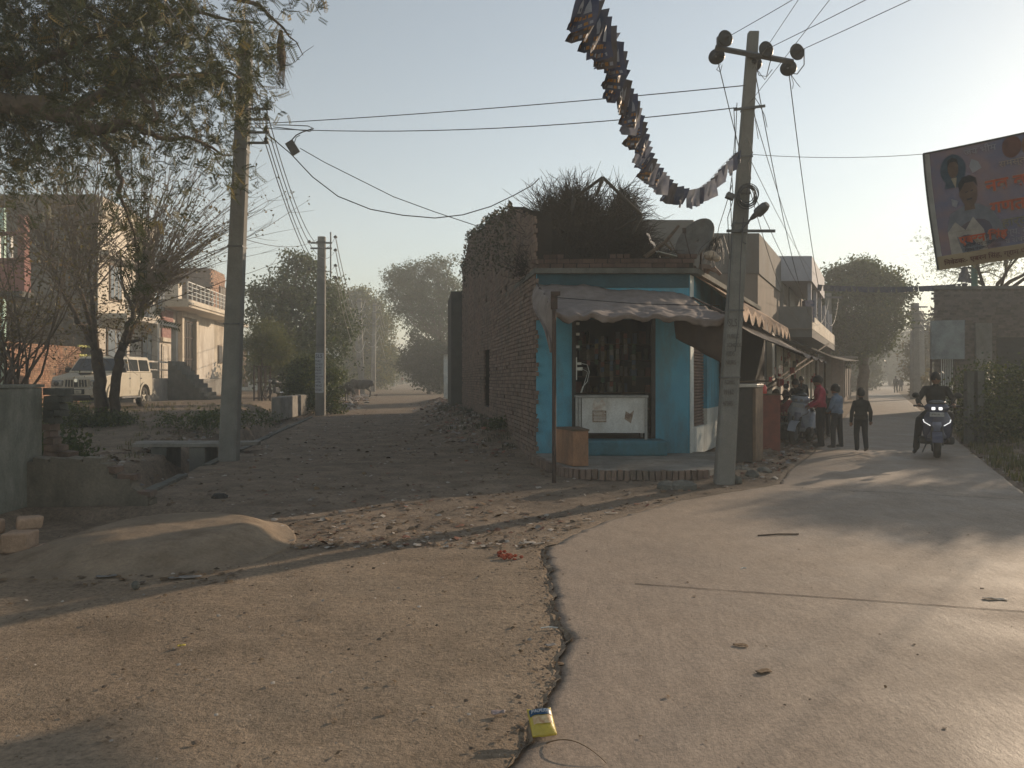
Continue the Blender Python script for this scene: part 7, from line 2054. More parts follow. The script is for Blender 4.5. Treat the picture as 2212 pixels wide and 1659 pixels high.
NB = [(60, 50, 150, 3.4), (200, 40, 140, 3.4), (340, 30, 110, 2.8), (470, 30, 100, 2.6), (565, 90, 62, 1.8), (60, 160, 130, 4), (190, 140, 120, 4), (300, 120, 90, 2.8), (420, 100, 80, 2.4), (520, 150, 70, 3.2), (550, 225, 52, 2), (480, 225, 65, 2), (400, 185, 60, 2.2), (330, 215, 75, 3.6), (240, 215, 95, 3), (110, 270, 110, 3), (20, 320, 90, 2.6), (370, 280, 60, 1.5), (465, 320, 55, 1.2), (500, 395, 36, .6), (300, 330, 80, 1.2), (200, 350, 90, 1.0), (400, 370, 60, .6), (330, 430, 60, .4), (650, 0, 40, .7), (-110, 60, 150, 5), (-110, 220, 130, 5), (100, -90, 150, 4), (350, -90, 150, 4), (560, -60, 90, 2), (90, 370, 90, .9)]
pts = []; 
for x, y, r, w in NB:
    n_ = int(w * 30 * (r / 80) ** 1.0)
    for q in range(n_):
        # clumps
        a = random.uniform(0, 6.28); rr = r * math.sqrt(random.random())
        Y = random.gauss(11.7, 1.0); Y = min(14.0, max(9.6, Y))
        c = at(x + rr * math.cos(a), y + rr * math.sin(a), Y)
        if float(vn(c.x * 2.1 + 40, c.z * 2.1 + c.y * .5, 77)) < .40: continue
        for z in range(5): pts.append(c + Vector((random.gauss(0, .10), random.gauss(0, .13), random.gauss(0, .10))))
for P in (A1, A2, A3):
    for q in P[3:]:
        for z in range(9): pts.append(q + Vector((random.gauss(0, .12), random.gauss(0, .12), random.gauss(-.05, .12))))
P_ = np.array([tuple(p) for p in pts])
# twiglets through the crown
for i in range(0, len(pts), 14):
    p = pts[i]; e = p + Vector((random.gauss(0, .2), random.gauss(0, .2), random.gauss(.05, .16))); mb.tube([p, (p + e) / 2 + Vector((0, 0, .03)), e], [.006, .005, .003], 3, cap=False)
mb.build('trunk', BARK, nm, smooth=True)
R0 = rot_rand(len(P_))
V_, F_ = scatter(SP[0], SP[1], P_, R0, rng.uniform(.13, .25, len(P_)))
np_obj('crown', V_, F_, NEEM, nm, np.repeat(rng.random(len(P_)), len(SP[1])))
# hanging straw nest
nest = thing('hanging_nest', 'long ragged straw bundle hanging from the outermost neem twig', 'nest', at(605, 75, 12.3))
mb = MB(); top = at(607, 66, 12.3)
mb.tube([top, at(606, 90, 12.3), at(608, 125, 12.3), at(612, 150, 12.3)], [.03, .06, .075, .03], 8); mb.build('core', BRUSH, nest)
mb = MB()
for k in range(70):
    a = at(607 + random.gauss(0, 5), random.uniform(85, 150), 12.3 + random.gauss(0, .05)); b = a + Vector((random.gauss(.03, .09), random.gauss(0, .05), -random.uniform(.2, .5)))
    mb.tube([a, (a + b) / 2, b], [.004, .003, .0015], 3, cap=False)
o = mb.build('straw', BRUSH, nest); tag(o, kind='stuff')

# ---- forked bare tree in front of the parked car
ft = thing('forked_tree', 'forked bare-branched tree with two leaning trunks in front of the parked vehicle', 'tree', at(228, 912, 21.8))
mb = MB(); YF = 21.8
def fl(pts, r0, r1, w=.03): return limb(mb, [at(x, y, YF + dy) for x, y, dy in pts], r0, r1, 8, w)
fl([(213, 918, 0), (217, 860, 0), (214, 800, 0), (207, 755, 0)], .19, .15)
B1 = fl([(207, 755, 0), (188, 720, 0), (165, 680, -.2), (135, 625, -.4), (112, 570, -.5), (95, 500, -.6)], .10, .03)
B2 = fl([(207, 755, 0), (195, 700, .1), (178, 640, .2), (165, 590, .3), (158, 520, .4)], .09, .03)
B3 = fl([(209, 760, 0), (204, 700, -.2), (198, 640, -.3), (193, 590, -.3), (205, 530, -.2)], .085, .03)
fl([(241, 918, .1), (246, 860, .1), (254, 800, .1), (262, 760, .1)], .15, .125)
B4 = fl([(262, 760, .1), (275, 715, 0), (288, 670, -.1), (305, 620, -.2), (318, 560, -.2)], .11, .035)
B5 = fl([(262, 760, .1), (282, 720, .4), (300, 690, .5), (310, 640, .6), (345, 590, .8)], .08, .03)
fl([(288, 670, -.1), (270, 640, -.2), (262, 600, -.2), (258, 540, -.2)], .05, .02)
fl([(283, 738, .2), (302, 730, .3)], .05, .035)
whips = MB(); tips = []
srcs = [(B1, -.55, 45), (B2, -.15, 45), (B3, .0, 50), (B4, .35, 80), (B5, .85, 95)]
for P, bias, n_ in srcs:
    for k in range(n_):
        p = random.choice(P[len(P) // 2:]) + Vector((random.gauss(0, .06), random.gauss(0, .06), 0))
        d = Vector((bias + random.gauss(0, .42), random.gauss(0, .35), 1.15)).normalized(); L_ = random.uniform(1.4, 5.2); c = [p]
        for q in range(7):
            d = (d + Vector((random.gauss(0, .11) + (d.x * .02), random.gauss(0, .09), random.gauss(0, .05) - .03 * abs(d.x)))).normalized(); c.append(c[-1] + d * L_ / 7)
        whips.tube(c, [.017, .015, .013, .011, .009, .007, .005, .003], 4, cap=False); tips += c[2:]
        for q in range(4):
            a = c[random.randint(2, 6)]; e = (d + Vector((random.gauss(0, .7), random.gauss(0, .5), random.gauss(0, .4)))).normalized() * random.uniform(.3, .9)
            whips.tube([a, a + e * .5, a + e + Vector((0, 0, .05))], [.007, .005, .003], 3, cap=False); tips.append(a + e)
for k in range(120):       # older tangled twigs low in the fork
    p = random.choice(B1 + B2 + B3 + B4 + B5); e = Vector((random.gauss(0, .6), random.gauss(0, .5), random.gauss(0, .5)))
    whips.tube([p, p + e * .5 + Vector((0, 0, .1)), p + e], [.012, .008, .004], 3, cap=False)
mb.build('trunk', BARK, ft, smooth=True); o = whips.build('bare_shoots', M('grey twig bark', (.15, .115, .085), (.10, .075, .055), 10, .9, .1), ft); tag(o, kind='stuff')
n_ = 3400; P_ = np.array([tuple(random.choice(tips) + Vector((random.gauss(0, .08), random.gauss(0, .08), random.gauss(0, .08)))) for k in range(n_)])
ex_ = np.array([tuple(random.choice(B4[2:] + B3[3:] + B2[3:] + B5[2:]) + Vector((random.gauss(0, .35), random.gauss(0, .3), random.gauss(.1, .35)))) for k in range(1900)])
P_ = np.concatenate([P_, ex_]); V_, F_ = scatter(LEAF_V, LEAF_F, P_, rot_rand(len(P_)), rng.uniform(.05, .13, len(P_)))
np_obj('leaves', V_, F_, BRL, ft, rng.random(len(P_)))
# dark thorny stems at the far left edge
ls = thing('left_edge_shrub', 'tall thorny half-bare shrub at the left frame edge before the pink house', 'shrub', at(20, 860, 19))
mb = MB(); tips = []
for k in range(46):
    p = at(random.uniform(-60, 60), 850, 19 + random.gauss(0, .5)); d = Vector((random.gauss(.1, .4), random.gauss(0, .3), 1.2)).normalized(); L_ = random.uniform(2.5, 6.0); c = [p]
    for q in range(8): d = (d + Vector((random.gauss(0, .14), random.gauss(0, .12), 0))).normalized(); c.append(c[-1] + d * L_ / 8)
    mb.tube(c, [.032, .028, .024, .02, .016, .012, .009, .006, .003], 4, cap=False); tips += c[3:]
    for q in range(8):
        a = random.choice(c[2:]); e = Vector((random.gauss(0, 1), random.gauss(0, .7), random.gauss(.2, .6))).normalized() * random.uniform(.3, 1.2); mb.tube([a, a + e * .5, a + e], [.010, .007, .003], 3, cap=False); tips.append(a + e)
o = mb.build('stems', BARK, ls); 
n_ = 3000; P_ = np.array([tuple(random.choice(tips) + Vector((random.gauss(0, .16), random.gauss(0, .16), random.gauss(0, .16)))) for k in range(n_)])
V_, F_ = scatter(LEAF_V, LEAF_F, P_, rot_rand(n_), rng.uniform(.05, .12, n_)); np_obj('leaves', V_, F_, BRL, ls, rng.random(n_))

# ---- trees along the left side of the lane
tree('bushy_tree', 'tall bushy dark green tree behind the painted pole with ragged sprays on top', (-14.2, 47, .3), 2.6, .28,
     [pb(640, 610, 55, 47), pb(600, 640, 55, 46), pb(690, 640, 60, 48), pb(570, 690, 50, 45), pb(650, 690, 75, 47, 1.2), pb(720, 700, 60, 48), pb(610, 760, 70, 45), pb(700, 770, 70, 46), pb(645, 565, 22, 47, 2), pb(668, 575, 20, 47, 2), pb(560, 640, 22, 46, 1.5), pb(625, 552, 10, 47, 3), pb(548, 628, 12, 46, 2.5)], 24000, .20, DKL, 'trees on the left of the lane', spread=.26, k=20)
tree('bushy_tree', 'rounded mid-green tree right of the painted pole, above the black cow', (-18.5, 96, .3), 4.5, .45,
     [pb(735, 660, 45, 94), pb(770, 680, 55, 95), pb(805, 690, 45, 96), pb(830, 700, 30, 98), pb(745, 730, 60, 94), pb(800, 750, 60, 96), pb(835, 770, 30, 98), pb(720, 630, 22, 94, 1.8), pb(780, 640, 22, 95, 1.4), pb(815, 655, 14, 96, 2), pb(760, 800, 60, 95), pb(820, 810, 40, 98)], 26000, .36, MIDL, 'trees on the left of the lane', spread=.5)
tree('young_tree', 'small yellowish-green tree growing out of the iron guard left of the painted pole', (at(566, 0, 39).x, 39, .35), 2.4, .07,
     [pb(575, 720, 38, 39), pb(560, 750, 34, 39), pb(600, 745, 34, 39), pb(540, 740, 22, 39, 1.2), pb(590, 775, 26, 39), pb(625, 765, 18, 39)], 7500, .13, MIDL, 'trees on the left of the lane', spread=.22, tpl=SP, k=5)
tree('thicket', 'dark dense thicket of bushes hugging the foot of the painted pole', (-8.7, 34.5, .2), 0, .05,
     [pb(650, 835, 42, 34), pb(665, 800, 36, 34.5), pb(640, 870, 30, 33.5), pb(672, 868, 26, 33.6), pb(712, 850, 26, 34.5), pb(722, 880, 18, 33.5), pb(690, 790, 26, 36), pb(720, 815, 24, 36)], 17000, .11, DKL, spread=.18, cat='bushes')
tree('thicket', 'dim bushes filling the shade under the lane trees behind the low block wall', (-19, 96, .2), 0, .05,
     [pb(745, 800, 40, 100, dy=.5), pb(790, 800, 35, 98, dy=.5), pb(825, 800, 28, 100, dy=.5), pb(770, 770, 40, 102, dy=.5), pb(700, 810, 40, 60, dy=.4), pb(838, 780, 18, 100), pb(620, 805, 45, 58, dy=.4), pb(560, 800, 30, 60, dy=.4)], 12000, .42, DKL, spread=.5, cat='bushes')
tree('feathery_tree', 'tall feathery acacia standing against the pale sky at the end of the lane', (at(960, 0, 82).x, 82, 0), 5.5, .35,
     [pb(905, 590, 32, 82, .8), pb(945, 580, 30, 82, .7), pb(860, 600, 32, 82, .8), pb(885, 625, 42, 82), pb(930, 640, 45, 82), pb(965, 620, 34, 83, .8), pb(840, 635, 20, 82, .6), pb(870, 660, 34, 82, .7), pb(905, 685, 36, 82, .7), pb(955, 690, 40, 83, .9), pb(985, 660, 26, 83, .6), pb(970, 730, 30, 83, .8), pb(975, 560, 14, 82, .4)], 26000, .24, DKL, 'trees at the end of the lane', k=20, spread=.40, lean=(-.5, 0), branches=13)
tree('lane_bush_tree', 'low dark spreading tree under the feathery acacia right of the lane end', (at(930, 0, 74).x, 74, 0), 1.6, .25,
     [pb(900, 770, 36, 74), pb(930, 760, 34, 74), pb(960, 770, 34, 74), pb(880, 790, 22, 76), pb(920, 810, 34, 74), pb(950, 825, 30, 73), pb(975, 800, 26, 73), pb(985, 760, 26, 74), pb(905, 730, 24, 75, .8)], 14000, .28, GREYL, 'trees at the end of the lane', spread=.35)
for k, (x, y, r, Y) in enumerate(((862, 800, 26, 170), (845, 805, 24, 200), (880, 805, 22, 190), (830, 800, 30, 150))):
    tree('hazy_tree', ('third', 'second', 'rightmost', 'leftmost')[k] + (' from the left' if k < 2 else '') + ' faint hazy tree closing the dirt lane end', (at(x, 0, Y).x, Y, 0), 1.5, .3, [pb(x, y, r, Y), pb(x + r * .6, y - r * .3, r * .6, Y), pb(x - r * .6, y - r * .2, r * .6, Y)], 1800, .7, GREYL, 'faint trees at the far end of the lane', spread=.8)
# tree guard
tg = thing('tree_guard', 'rust-red upright iron tree guard round the young tree left of the painted pole', 'tree guard', (at(566, 0, 39).x, 39, .35))
gx = tg.location.x
for k in range(8):
    a = k * math.pi / 4; MB().tube([(gx + .42 * math.cos(a), 39 + .42 * math.sin(a), .2), (gx + .42 * math.cos(a), 39 + .42 * math.sin(a), 2.2)], .03, 5).build('upright', RUST, tg)
for z in (.55, 1.35, 2.15): MB().tube([(gx + .42 * math.cos(a), 39 + .42 * math.sin(a), z) for a in np.linspace(0, 2 * math.pi, 13)], .022, 5).build('hoop', RUST, tg)
# ---- right road trees
tree('broad_tree', 'big broad dark tree towering over the far end of the balcony row', (at(1862, 0, 51).x, 51, 0), 4.0, .40,
     [pb(1850, 610, 62, 49), pb(1800, 625, 52, 49), pb(1900, 620, 50, 50), pb(1765, 650, 34, 48), pb(1940, 640, 30, 51), pb(1840, 680, 85, 50, 1.2), pb(1910, 690, 52, 51), pb(1775, 700, 50, 49), pb(1830, 740, 70, 51), pb(1770, 750, 45, 51), pb(1900, 740, 36, 52, .6), pb(1870, 578, 20, 49, 1.6), pb(1925, 598, 16, 50, 1.6), pb(1800, 590, 16, 49, 1.5), pb(1750, 625, 12, 48, 2), pb(1955, 625, 12, 51, 1.4)], 40000, .21, DKL, 'trees along the concrete road', spread=.27, k=24)
tree('road_tree', 'hazy lower trees behind the brick kiosk on the left of the concrete road', (at(1810, 0, 88).x, 88, 0), 2.0, .3,
     [pb(1800, 790, 45, 88), pb(1850, 790, 45, 92), pb(1880, 760, 30, 95), pb(1830, 820, 34, 86), pb(1870, 815, 30, 95)], 9000, .45, GREYL, 'trees along the concrete road', spread=.5)
tree('road_tree', 'misty tree mass closing the far end of the concrete road', (at(1925, 0, 150).x, 150, 0), 2.5, .4,
     [pb(1905, 760, 36, 150), pb(1945, 760, 40, 160), pb(1925, 790, 34, 150), pb(1965, 780, 40, 150), pb(1890, 790, 28, 150), pb(1985, 750, 34, 150), pb(1950, 720, 24, 160, .7)], 8000, .8, GREYL, 'trees along the concrete road', spread=.9)
tree('road_tree', 'brownish hazy tree between the far bracketed pole and the right brick building', (at(2000, 0, 75).x, 75, 0), 2.0, .3,
     [pb(2005, 730, 26, 75, .8), pb(1990, 760, 30, 74), pb(2010, 790, 30, 72), pb(1985, 800, 28, 70), pb(2030, 700, 26, 76, .8), pb(2000, 835, 22, 62)], 8000, .36, BRL, 'trees along the concrete road', spread=.45)
tree('thin_tree', 'airy thin-leaved tree spreading behind the right brick building under the banner', (21.5, 34.5, 0), 5.0, .22,
     [(18.6, 31.5, 7.2, 1.6, 1.6, .9, 1.2), (21, 32, 7.8, 1.8, 1.8, 1.1, 1), (23.5, 32, 7.6, 2, 2, 1.2, 1), (20.3, 33.8, 6.4, 2.2, 1.6, .9, 1), (25, 34, 8.2, 2, 2, 1.2, 1), (19.5, 29.5, 6.7, 1.3, 1.2, .7, 1)], 5200, .17, MIDL, k=6, spread=.35, tpl=SP)
tree('verge_tree', 'leafy roadside tree standing just outside the right edge, dappling the concrete road', (18.2, 21.6, 0), 3.2, .22,
     [(16.4, 21.4, 4.5, 1.1, 1.1, .45, 1), (17.6, 21.0, 4.8, 1.3, 1.2, .5, 1), (19.0, 21.8, 5.0, 1.3, 1.2, .5, 1), (17.8, 22.6, 5.1, 1.2, 1.1, .5, 1), (19.8, 20.5, 4.7, 1.2, 1.1, .5, .8), (20.4, 22.8, 5.3, 1.2, 1.2, .5, .8), (17.2, 19.6, 4.2, .7, .7, .3, .5)], 7500, .15, MIDL, spread=.20, k=14)
tree('verge_tree', 'second leafy roadside tree farther back, right of the hedge beyond the frame edge', (24.0, 25.5, 0), 3.2, .24,
     [(20.8, 25.5, 4.8, 1.4, 1.2, .6, 1), (22.4, 26, 5.1, 1.5, 1.3, .6, 1), (24.2, 26.8, 5.4, 1.6, 1.4, .7, 1), (22.8, 24.2, 4.9, 1.4, 1.2, .6, 1), (25.6, 25.0, 5.1, 1.4, 1.3, .6, 1)], 8500, .17, MIDL, spread=.22, k=14)
# hedge
hx0 = at(2125, 0, 17.6).x
tree('hedge', 'overgrown leafy hedge with sunlit top along the right verge', (hx0 + 3, 18.5, 0), 0, .05,
     [(hx0 + .5 + k * .75, 18.8 + .35 * math.sin(k * 1.7), (1.35 if k else 1.1) - .06 * (k % 2), .80, .8, .80, 1) for k in range(13)] + [(hx0 + .6 + k * .8, 18.0 + .3 * math.sin(k * 2.1), .55, .7, .6, .55, .8) for k in range(12)], 42000, .085, DKL, spread=.15, cat='hedge')
# far belt so the horizon closes everywhere
def belt():
    P = []
    for k in range(5200):
        a = random.uniform(-1.25, 1.25); Y = random.uniform(230, 330); x = Y * math.tan(a)
        h = 5 + 5 * float(vn(x * .03, Y * .01, 7))
        P.append((x, Y, random.random() ** .7 * h))
    P = np.array(P); V_, F_ = scatter(LEAF_V, LEAF_F, P, rot_rand(len(P)), rng.uniform(3, 6.5, len(P)))
    o = np_obj('far_tree_line', V_, F_, GREYL, None, rng.random(len(P))); tag(o, 'low misty line of far trees along the horizon', 'trees', kind='stuff')
belt()

# ================================================================= ground cover and litter
def litter(name, label, n, area, size, mats, kind='stuff', flat=True, thick=.3):
    """n small crumpled bits; area(i)->(x,y)"""
    P = []; 
    while len(P) < n:
        x, y = area()
        P.append((x, y, ghs(x, y) + .012))
    P = np.array(P)
    tv = np.array([(-.5, -.35, 0), (.5, -.3, .06), (.45, .4, -.02), (-.1, .45, .16), (-.55, .3, .02), (0, 0, thick)])
    tf = np.array([(0, 1, 5), (1, 2, 5), (2, 3, 5), (3, 4, 5), (4, 0, 5)])
    rz = rng.uniform(0, 6.28, n); tx = rng.normal(0, .25, n); c, s_ = np.cos(rz), np.sin(rz)
    Rz = np.zeros((n, 3, 3)); Rz[:, 0, 0] = c; Rz[:, 0, 1] = -s_; Rz[:, 1, 0] = s_; Rz[:, 1, 1] = c; Rz[:, 2, 2] = 1
    Rx = np.zeros((n, 3, 3)); Rx[:, 0, 0] = 1; Rx[:, 1, 1] = np.cos(tx); Rx[:, 1, 2] = -np.sin(tx); Rx[:, 2, 1] = np.sin(tx); Rx[:, 2, 2] = np.cos(tx)
    sc = size[0] + (size[1] - size[0]) * rng.random(n) ** 2.5
    V_, F_ = scatter(tv, tf, P, np.einsum('nij,njk->nik', Rz, Rx), sc)
    mi = np.repeat(rng.integers(0, len(mats), n), len(tf))
    o = np_obj(name, V_, F_, mats, None, np.repeat(rng.random(n), len(tf)), mi=mi)
    return tag(o, label, 'litter', kind=kind)
PAP = M('dusty paper', (.34, .31, .27), (.22, .19, .16), 12, .8, .1, usetone=True); PLA = M('grey plastic scrap', (.22, .21, .20), (.14, .13, .12), 12, .5, .1, usetone=True)
DL = M('dry fallen leaf', (.17, .11, .06), (.09, .06, .035), 12, .9, .1, usetone=True); CLOD = M('earth clod', (.15, .11, .08), (.09, .068, .05), 8, 1, .4, usetone=True); BRKB = M('brick crumb', (.20, .09, .055), (.13, .06, .04), 8, .95, .3, usetone=True)
def lane_area():
    while True:
        y = 7.2 + 26 * random.random() ** 1.6; x0 = float(drain_x(y)) + .2 if y > 9.5 else -2.8; x1 = float(ruin_x(y)) - .1 if y > 14 else float(road_l(y)) - .1
        if x1 > x0: return random.uniform(x0, x1), y
litter('lane_litter', 'scattered scraps of paper, plastic and dry leaves over the dirt lane', 5200, lane_area, (.018, .085), [PAP, DL, PAP, DL, CLOD, CLOD, CLOD, DL, BRKB], thick=.12)
def bank_area():
    y = random.uniform(15.5, 45); return float(ruin_x(y)) - .15 - abs(random.gauss(0, .75)), y
litter('bank_rubbish', 'rubbish and rubble banked against the foot of the old brick house', 1700, bank_area, (.035, .17), [PAP, PLA, DL, CLOD, CLOD, BRKB, CLOD])
def drain_area():
    y = random.uniform(10.4, 32); return float(drain_x(y)) - random.uniform(.0, 2.6), y
litter('drain_rubbish', 'rubbish filling the open drain and its far bank', 1900, drain_area, (.03, .14), [PLA, DL, CLOD, CLOD, PAP, DL, DL])
def cow_area():
    y = random.uniform(36, 68); return float(drain_x(y)) + random.gauss(-.1, .8), y
litter('roadside_rubbish', 'heap of rubbish strewn along the left verge where the cow feeds', 1100, cow_area, (.08, .42), [PAP, PLA, BRKB, DL, PAP, CLOD])
def fore_area():
    y = 3.1 + 5.5 * random.random(); return random.uniform(-6.5, float(road_l(y)) - .05), y
litter('foreground_crumbs', 'tiny clods, straw and leaf crumbs over the dusty foreground', 1500, fore_area, (.008, .034), [CLOD, DL, CLOD, PAP, DL, CLOD])
def road_area():
    y = 3.1 + 12 * random.random() ** 1.5; a, b = float(road_l(y)), float(road_r(y)); return a + (b - a) * random.random(), y
o = litter('road_crumbs', 'sparse leaf crumbs and grit lying on the concrete road', 260, road_area, (.005, .026), [DL, DL, CLOD, CLOD], thick=.2); 
for v_ in o.data.vertices: v_.co.z += .07
def edge_area():
    y = random.uniform(3.2, 7.4); return float(road_l(y)) - abs(random.gauss(0, .10)), y
litter('edge_crumbs', 'dark dirt and leaf bits gathered along the broken road edge', 420, edge_area, (.006, .03), [CLOD, DL, CLOD, CLOD], thick=.25)
def verge_area():
    y = random.uniform(8, 34); return float(road_r(y)) + abs(random.gauss(.3, 1.4)), y
litter('verge_rubbish', 'rubbish, stones and dead leaves on the right verge', 1500, verge_area, (.03, .13), [DL, CLOD, DL, CLOD, PAP, CLOD])
def rub_area():
    y = random.uniform(11.6, 26); return float(road_l(y)) - .05 - abs(random.gauss(.2, .55)), y
litter('kerb_rubble', 'stones and rubble between the shop plinth and the concrete road', 900, rub_area, (.025, .12), [CLOD, CLOD, BRKB, PLA, DL, CLOD, PAP])
def mound_area():
    return random.uniform(-6.8, -2.2), random.uniform(5.9, 6.5)
litter('ramp_foot_litter', 'leaves and scraps along the foot of the mud ramp', 380, mound_area, (.015, .07), [DL, CLOD, DL, CLOD, DL], thick=.15)
# grass and weeds
def weeds(name, label, n, area, h, mat, kblade=9):
    P = []; 
    for i in range(n):
        x, y = area(); z = ghs(x, y)
        for q in range(kblade): P.append((x + random.gauss(0, .05), y + random.gauss(0, .05), z))
    P = np.array(P); m = len(P)
    tv = np.array([(-.06, 0, 0), (.06, 0, 0), (.05, .12, .6), (0, .35, 1.0), (-.05, .12, .6)]); tf = np.array([(0, 1, 2), (0, 2, 4), (4, 2, 3)])
    rz = rng.uniform(0, 6.28, m); c, s_ = np.cos(rz), np.sin(rz); Rz = np.zeros((m, 3, 3)); Rz[:, 0, 0] = c; Rz[:, 0, 1] = -s_; Rz[:, 1, 0] = s_; Rz[:, 1, 1] = c; Rz[:, 2, 2] = 1
    V_, F_ = scatter(tv, tf, P, Rz, rng.uniform(.4, 1.2, m) * h)
    o = np_obj(name, V_, F_, mat, None, np.repeat(rng.random(m), 3)); return tag(o, label, 'weeds', kind='stuff')
GRS = leaf_mat('verge grass', (.06, .07, .025), (.13, .12, .045), .3, (.22, .17, .08))
weeds('verge_grass', 'patchy low grass and weeds on the right verge', 1500, lambda: (lambda y: (float(road_r(y)) + .1 + abs(random.gauss(0, 1.8)), y))(random.uniform(7.5, 32)), .13, GRS)
weeds('left_grass', 'patchy weeds on the raised ground between the drain and the houses', 420, lambda: (lambda y: (float(drain_x(y)) - 1.3 - random.random() * 6, y))(random.uniform(15, 34)), .10, GRS)
weeds('wall_foot_weeds', 'dark weeds at the foot of the old brick house bank', 200, lambda: (lambda y: (float(ruin_x(y)) - .1 - abs(random.gauss(0, .5)), y))(random.uniform(16, 34)), .11, leaf_mat('dark weed', (.03, .04, .02), (.06, .065, .03), .2))
for nm_, lb_, c_, r_, n_ in (('weed_clump', 'dark leafy weeds under the forked tree on the left', (-11.2, 21.0, .45), (1.4, .7, .30), 3600), ('weed_clump', 'dark weeds spilling over the broken end of the rendered wall', (-7.4, 12.2, .25), (.9, .9, .45), 3600), ('weed_clump', 'weeds and rubbish greenery in front of the parked vehicle', (-15.4, 26.3, .5), (1.6, .5, .22), 2200), ('weed_clump', 'low weeds right of the big left pole by the drain bank', (-7.9, 21.5, .4), (1.2, 1.4, .25), 2200), ('weed_clump', 'dark shrubby weed against the foot of the ruined brick wall', (ruin_x(18.5) - .15, 18.5, .38), (.2, .6, .16), 900)):
    tree(nm_, lb_, c_, 0, .03, [(c_[0] + random.gauss(0, r_[0] * .4), c_[1] + random.gauss(0, r_[1] * .4), c_[2] + random.uniform(-.1, .1), r_[0] * .6, r_[1] * .6, r_[2], 1) for q in range(5)], n_, .085, DKL, spread=.09, k=6, cat='weeds')

# ---- single things lying in the foreground
def gz(x, y, on_road=False): return (-.002 if on_road else ghs(x, y))
sx_, sy_ = gp(1170, 1588).x, gp(1170, 1588).y
sa = thing('snack_packet', 'yellow snack packet with a dark blue name band lying at the road edge', 'packet', (sx_, sy_, .02))
SYL = M('yellow film', (.40, .30, .03), (.32, .25, .04), 9, .35, .1, 30, spec=.6); SBL = M('dark blue print', (.02, .06, .12), rough=.4, b=0); SBR = M('snack picture', (.35, .2, .1), (.45, .35, .2), 40, .5, 0)
rm_ = Matrix.Rotation(R(12), 3, 'Z')
def pil(u, v):
    x = (u - .5) * .112; y = (v - .5) * .115; h = .030 * (1 - (2 * u - 1) ** 4) * (1 - (2 * v - 1) ** 4) + .005 * float(fbm(u * 6, v * 6, 140)) + .004
    q = rm_ @ Vector((x * (1 - .12 * (2 * v - 1) ** 2 * 0), y - .012 * math.sin(u * 3.1), 0)); return (sx_ + q.x, sy_ + q.y, .026 + h * .8 + .62 * (y + .05))
mb = MB(); mb.grid(pil, 24, 18); o = mb.build('film', SYL, sa, smooth=True); o.modifiers.new('thickness', 'SOLIDIFY').thickness = .012
def onp(u0, u1, v0, v1, mat, nm_, off=.0025):
    mb = MB(); mb.grid(lambda a, b: (lambda p: (p[0], p[1] - off * .6, p[2] + off))(pil(u0 + (u1 - u0) * a, v0 + (v1 - v0) * b)), 14, 5); return mb.build(nm_, mat, sa, smooth=True)
onp(.05, .95, .60, .86, SBL, 'name_band', .004); onp(.12, .88, .28, .57, SBR, 'picture', .004)
p = pil(.10, .65); text('JHALMUDI', .021, M('packet white', (.6, .6, .6), rough=.5, b=0), sa, Vector((p[0], p[1] - .013, p[2] + .020)) - Vector((sx_, sy_, .02)), (R(34), 0, R(12)), depth=.0005, sx=.80)
PNK = cloth_mat('pinkish film', (.42, .30, .27), (.36, .30, .28), .3, 20, .3)
def scrap(px_, py_, w, d, rz, mat, label, cat='scrap', road=False, h=.012):
    g = gp(px_, py_); z = gz(g.x, g.y, road) + .012
    mb = MB(); rr = Matrix.Rotation(rz, 3, 'Z'); s0 = random.random() * 9
    def f(u, v):
        q = rr @ Vector(((u - .5) * w * (1 - .3 * abs(v - .5)), (v - .5) * d * (1 - .4 * abs(u - .5)), 0)); return (g.x + q.x, g.y + q.y, z + h * (.5 + float(fbm(u * 3 + s0, v * 3, 141)) * 1.6))
    mb.grid(f, 8, 6); o = mb.build('scrap', mat, smooth=True); o.modifiers.new('thickness', 'SOLIDIFY').thickness = .002; return tag(o, label, cat)
scrap(1170, 1556, .07, .045, .4, PNK, 'pale pinkish wrapper lying just above the yellow snack packet', 'wrapper', h=.02)
scrap(1076, 1548, .07, .04, .1, PNK, 'small pink and white paper scrap left of the yellow snack packet', 'wrapper', h=.02)
scrap(1138, 1657, .09, .03, .3, SYL, 'bit of yellow wrapper cut by the bottom frame edge', 'wrapper')
scrap(392, 1399, .05, .03, .3, SYL, 'tiny bright yellow scrap alone on the dusty ground at the left', 'wrapper')
scrap(1205, 1437, .07, .04, -.3, DL, 'brown curled leaf left of the road edge, nearer the camera of two', 'leaf')
scrap(1190, 1398, .07, .04, .5, PLA, 'grey leaf scrap on the road edge, just below the thin white stick', 'leaf')
scrap(1600, 1398, .09, .04, -.3, DL, 'dry leaf curled in the middle of the lit concrete', 'leaf', True)
scrap(1650, 1455, .10, .05, .5, DL, 'dark brown dead leaf with curled tip on the concrete foreground', 'leaf', True)
scrap(1320, 1112, .16, .06, -.2, PAP, 'white paper scrap at the shaded joint of lane and road', 'paper')
scrap(1140, 1176, .16, .10, .2, PAP, 'flat pale paper piece at the top end of the broken road edge', 'paper')
scrap(1163, 1178, .14, .05, .5, PAP, 'crumpled white wrapper right beside the flat pale paper piece', 'paper')
scrap(400, 1250, .26, .08, .25, PLA, 'grey crumpled plastic bag piece at the foot of the mud ramp', 'plastic')
scrap(230, 1250, .16, .06, .25, PLA, 'pale plastic scrap in the leaves left under the mud ramp', 'plastic')
mb = MB()
for q in range(26):
    g = gp(1095 + random.gauss(0, 10), 1206 + random.gauss(0, 4)); mb.ball((g.x, g.y, ghs(g.x, g.y) + random.uniform(0, .035)), (.02, .016, .014), 6, rot=Matrix.Rotation(random.random() * 3, 3, 'X'))
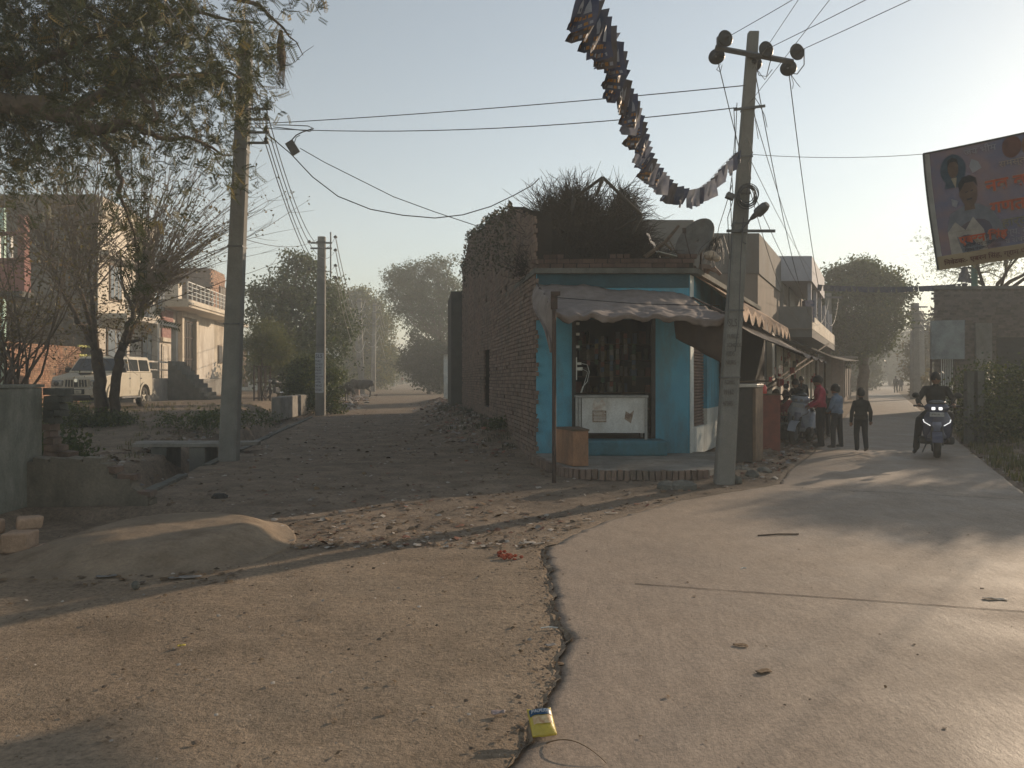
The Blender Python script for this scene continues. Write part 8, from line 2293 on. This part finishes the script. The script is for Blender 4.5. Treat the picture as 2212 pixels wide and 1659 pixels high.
o = mb.build('brick_crumbs', M('crushed brick', (.30, .07, .035), (.20, .05, .03), 12, .95, .3, 40)); tag(o, 'small red heap of crushed brick near the broken road edge', 'brick crumbs')
def stick(px0, py0, px1, py1, r, mat, label, road=False, lift=0):
    a, b = gp(px0, py0), gp(px1, py1); a.z = gz(a.x, a.y, road) + r + .01 + lift; b.z = gz(b.x, b.y, road) + r + .01; m_ = (a + b) / 2 + Vector((0, .01, .004))
    o = MB().tube([a, m_, b], r, 5).build('stick', mat); return tag(o, label, 'stick')
stick(1168, 1363, 1205, 1361, .004, PALE, 'thin white stick lying across the dirt beside the road edge')
stick(1637, 1160, 1725, 1157, .008, WOODD, 'thin dark stick lying on the shaded concrete road', True)
stick(1600, 1232, 1612, 1230, .004, PALE, 'tiny white splinter on the bright concrete', True)
scrap(2150, 1298, .17, .05, -.2, PAP, 'cream dead bark piece lying alone on the road at the right edge', 'bark', True, .02)
# thin arched straw by the packet
g0, g1, g2 = gp(1180, 1612), gp(1230, 1625), gp(1310, 1655)
o = MB().tube([g0.lerp(g2, q / 14) + Vector((0, .03 * math.sin(math.pi * q / 14), .012 + .035 * math.sin(math.pi * q / 14) ** .8)) for q in range(15)], [.003 - .0001 * q for q in range(15)], 5).build('straw', DL); tag(o, 'thin dry arched stalk springing from behind the yellow packet', 'stalk')
st_ = gp(293, 1273); o = MB().ball((st_.x, st_.y, .03), (.035, .03, .035), 8).build('stone', CEM_D); tag(o, 'single dark stone on the dust in front of the mud ramp', 'stone')
rg = gp(475, 1078); mb = MB(); mb.ball((rg.x, rg.y, .03), (.12, .06, .045), 8); mb.v = [tuple(c + random.uniform(-.01, .01) for c in p) for p in mb.v]; o = mb.build('rag', DARKM); tag(o, 'small black rag lump on the lane right of the stepped low wall', 'rag')
# ================================================================= haze
def build_haze(d):
    m = bpy.data.materials.new('haze'); m.use_nodes = True
    t = m.node_tree; t.nodes.clear()
    o = t.nodes.new('ShaderNodeOutputMaterial'); v = t.nodes.new('ShaderNodeVolumePrincipled')
    v.inputs['Color'].default_value = (.84, .87, .85, 1)
    v.inputs['Density'].default_value = d
    v.inputs['Anisotropy'].default_value = .12
    t.links.new(v.outputs[0], o.inputs['Volume'])
    mb = MB(); mb.bbox((-420, -60, -2.2), (620, 560, 26))
    h = mb.build('haze', m); tag(h, kind='stuff')
build_haze(.0039)
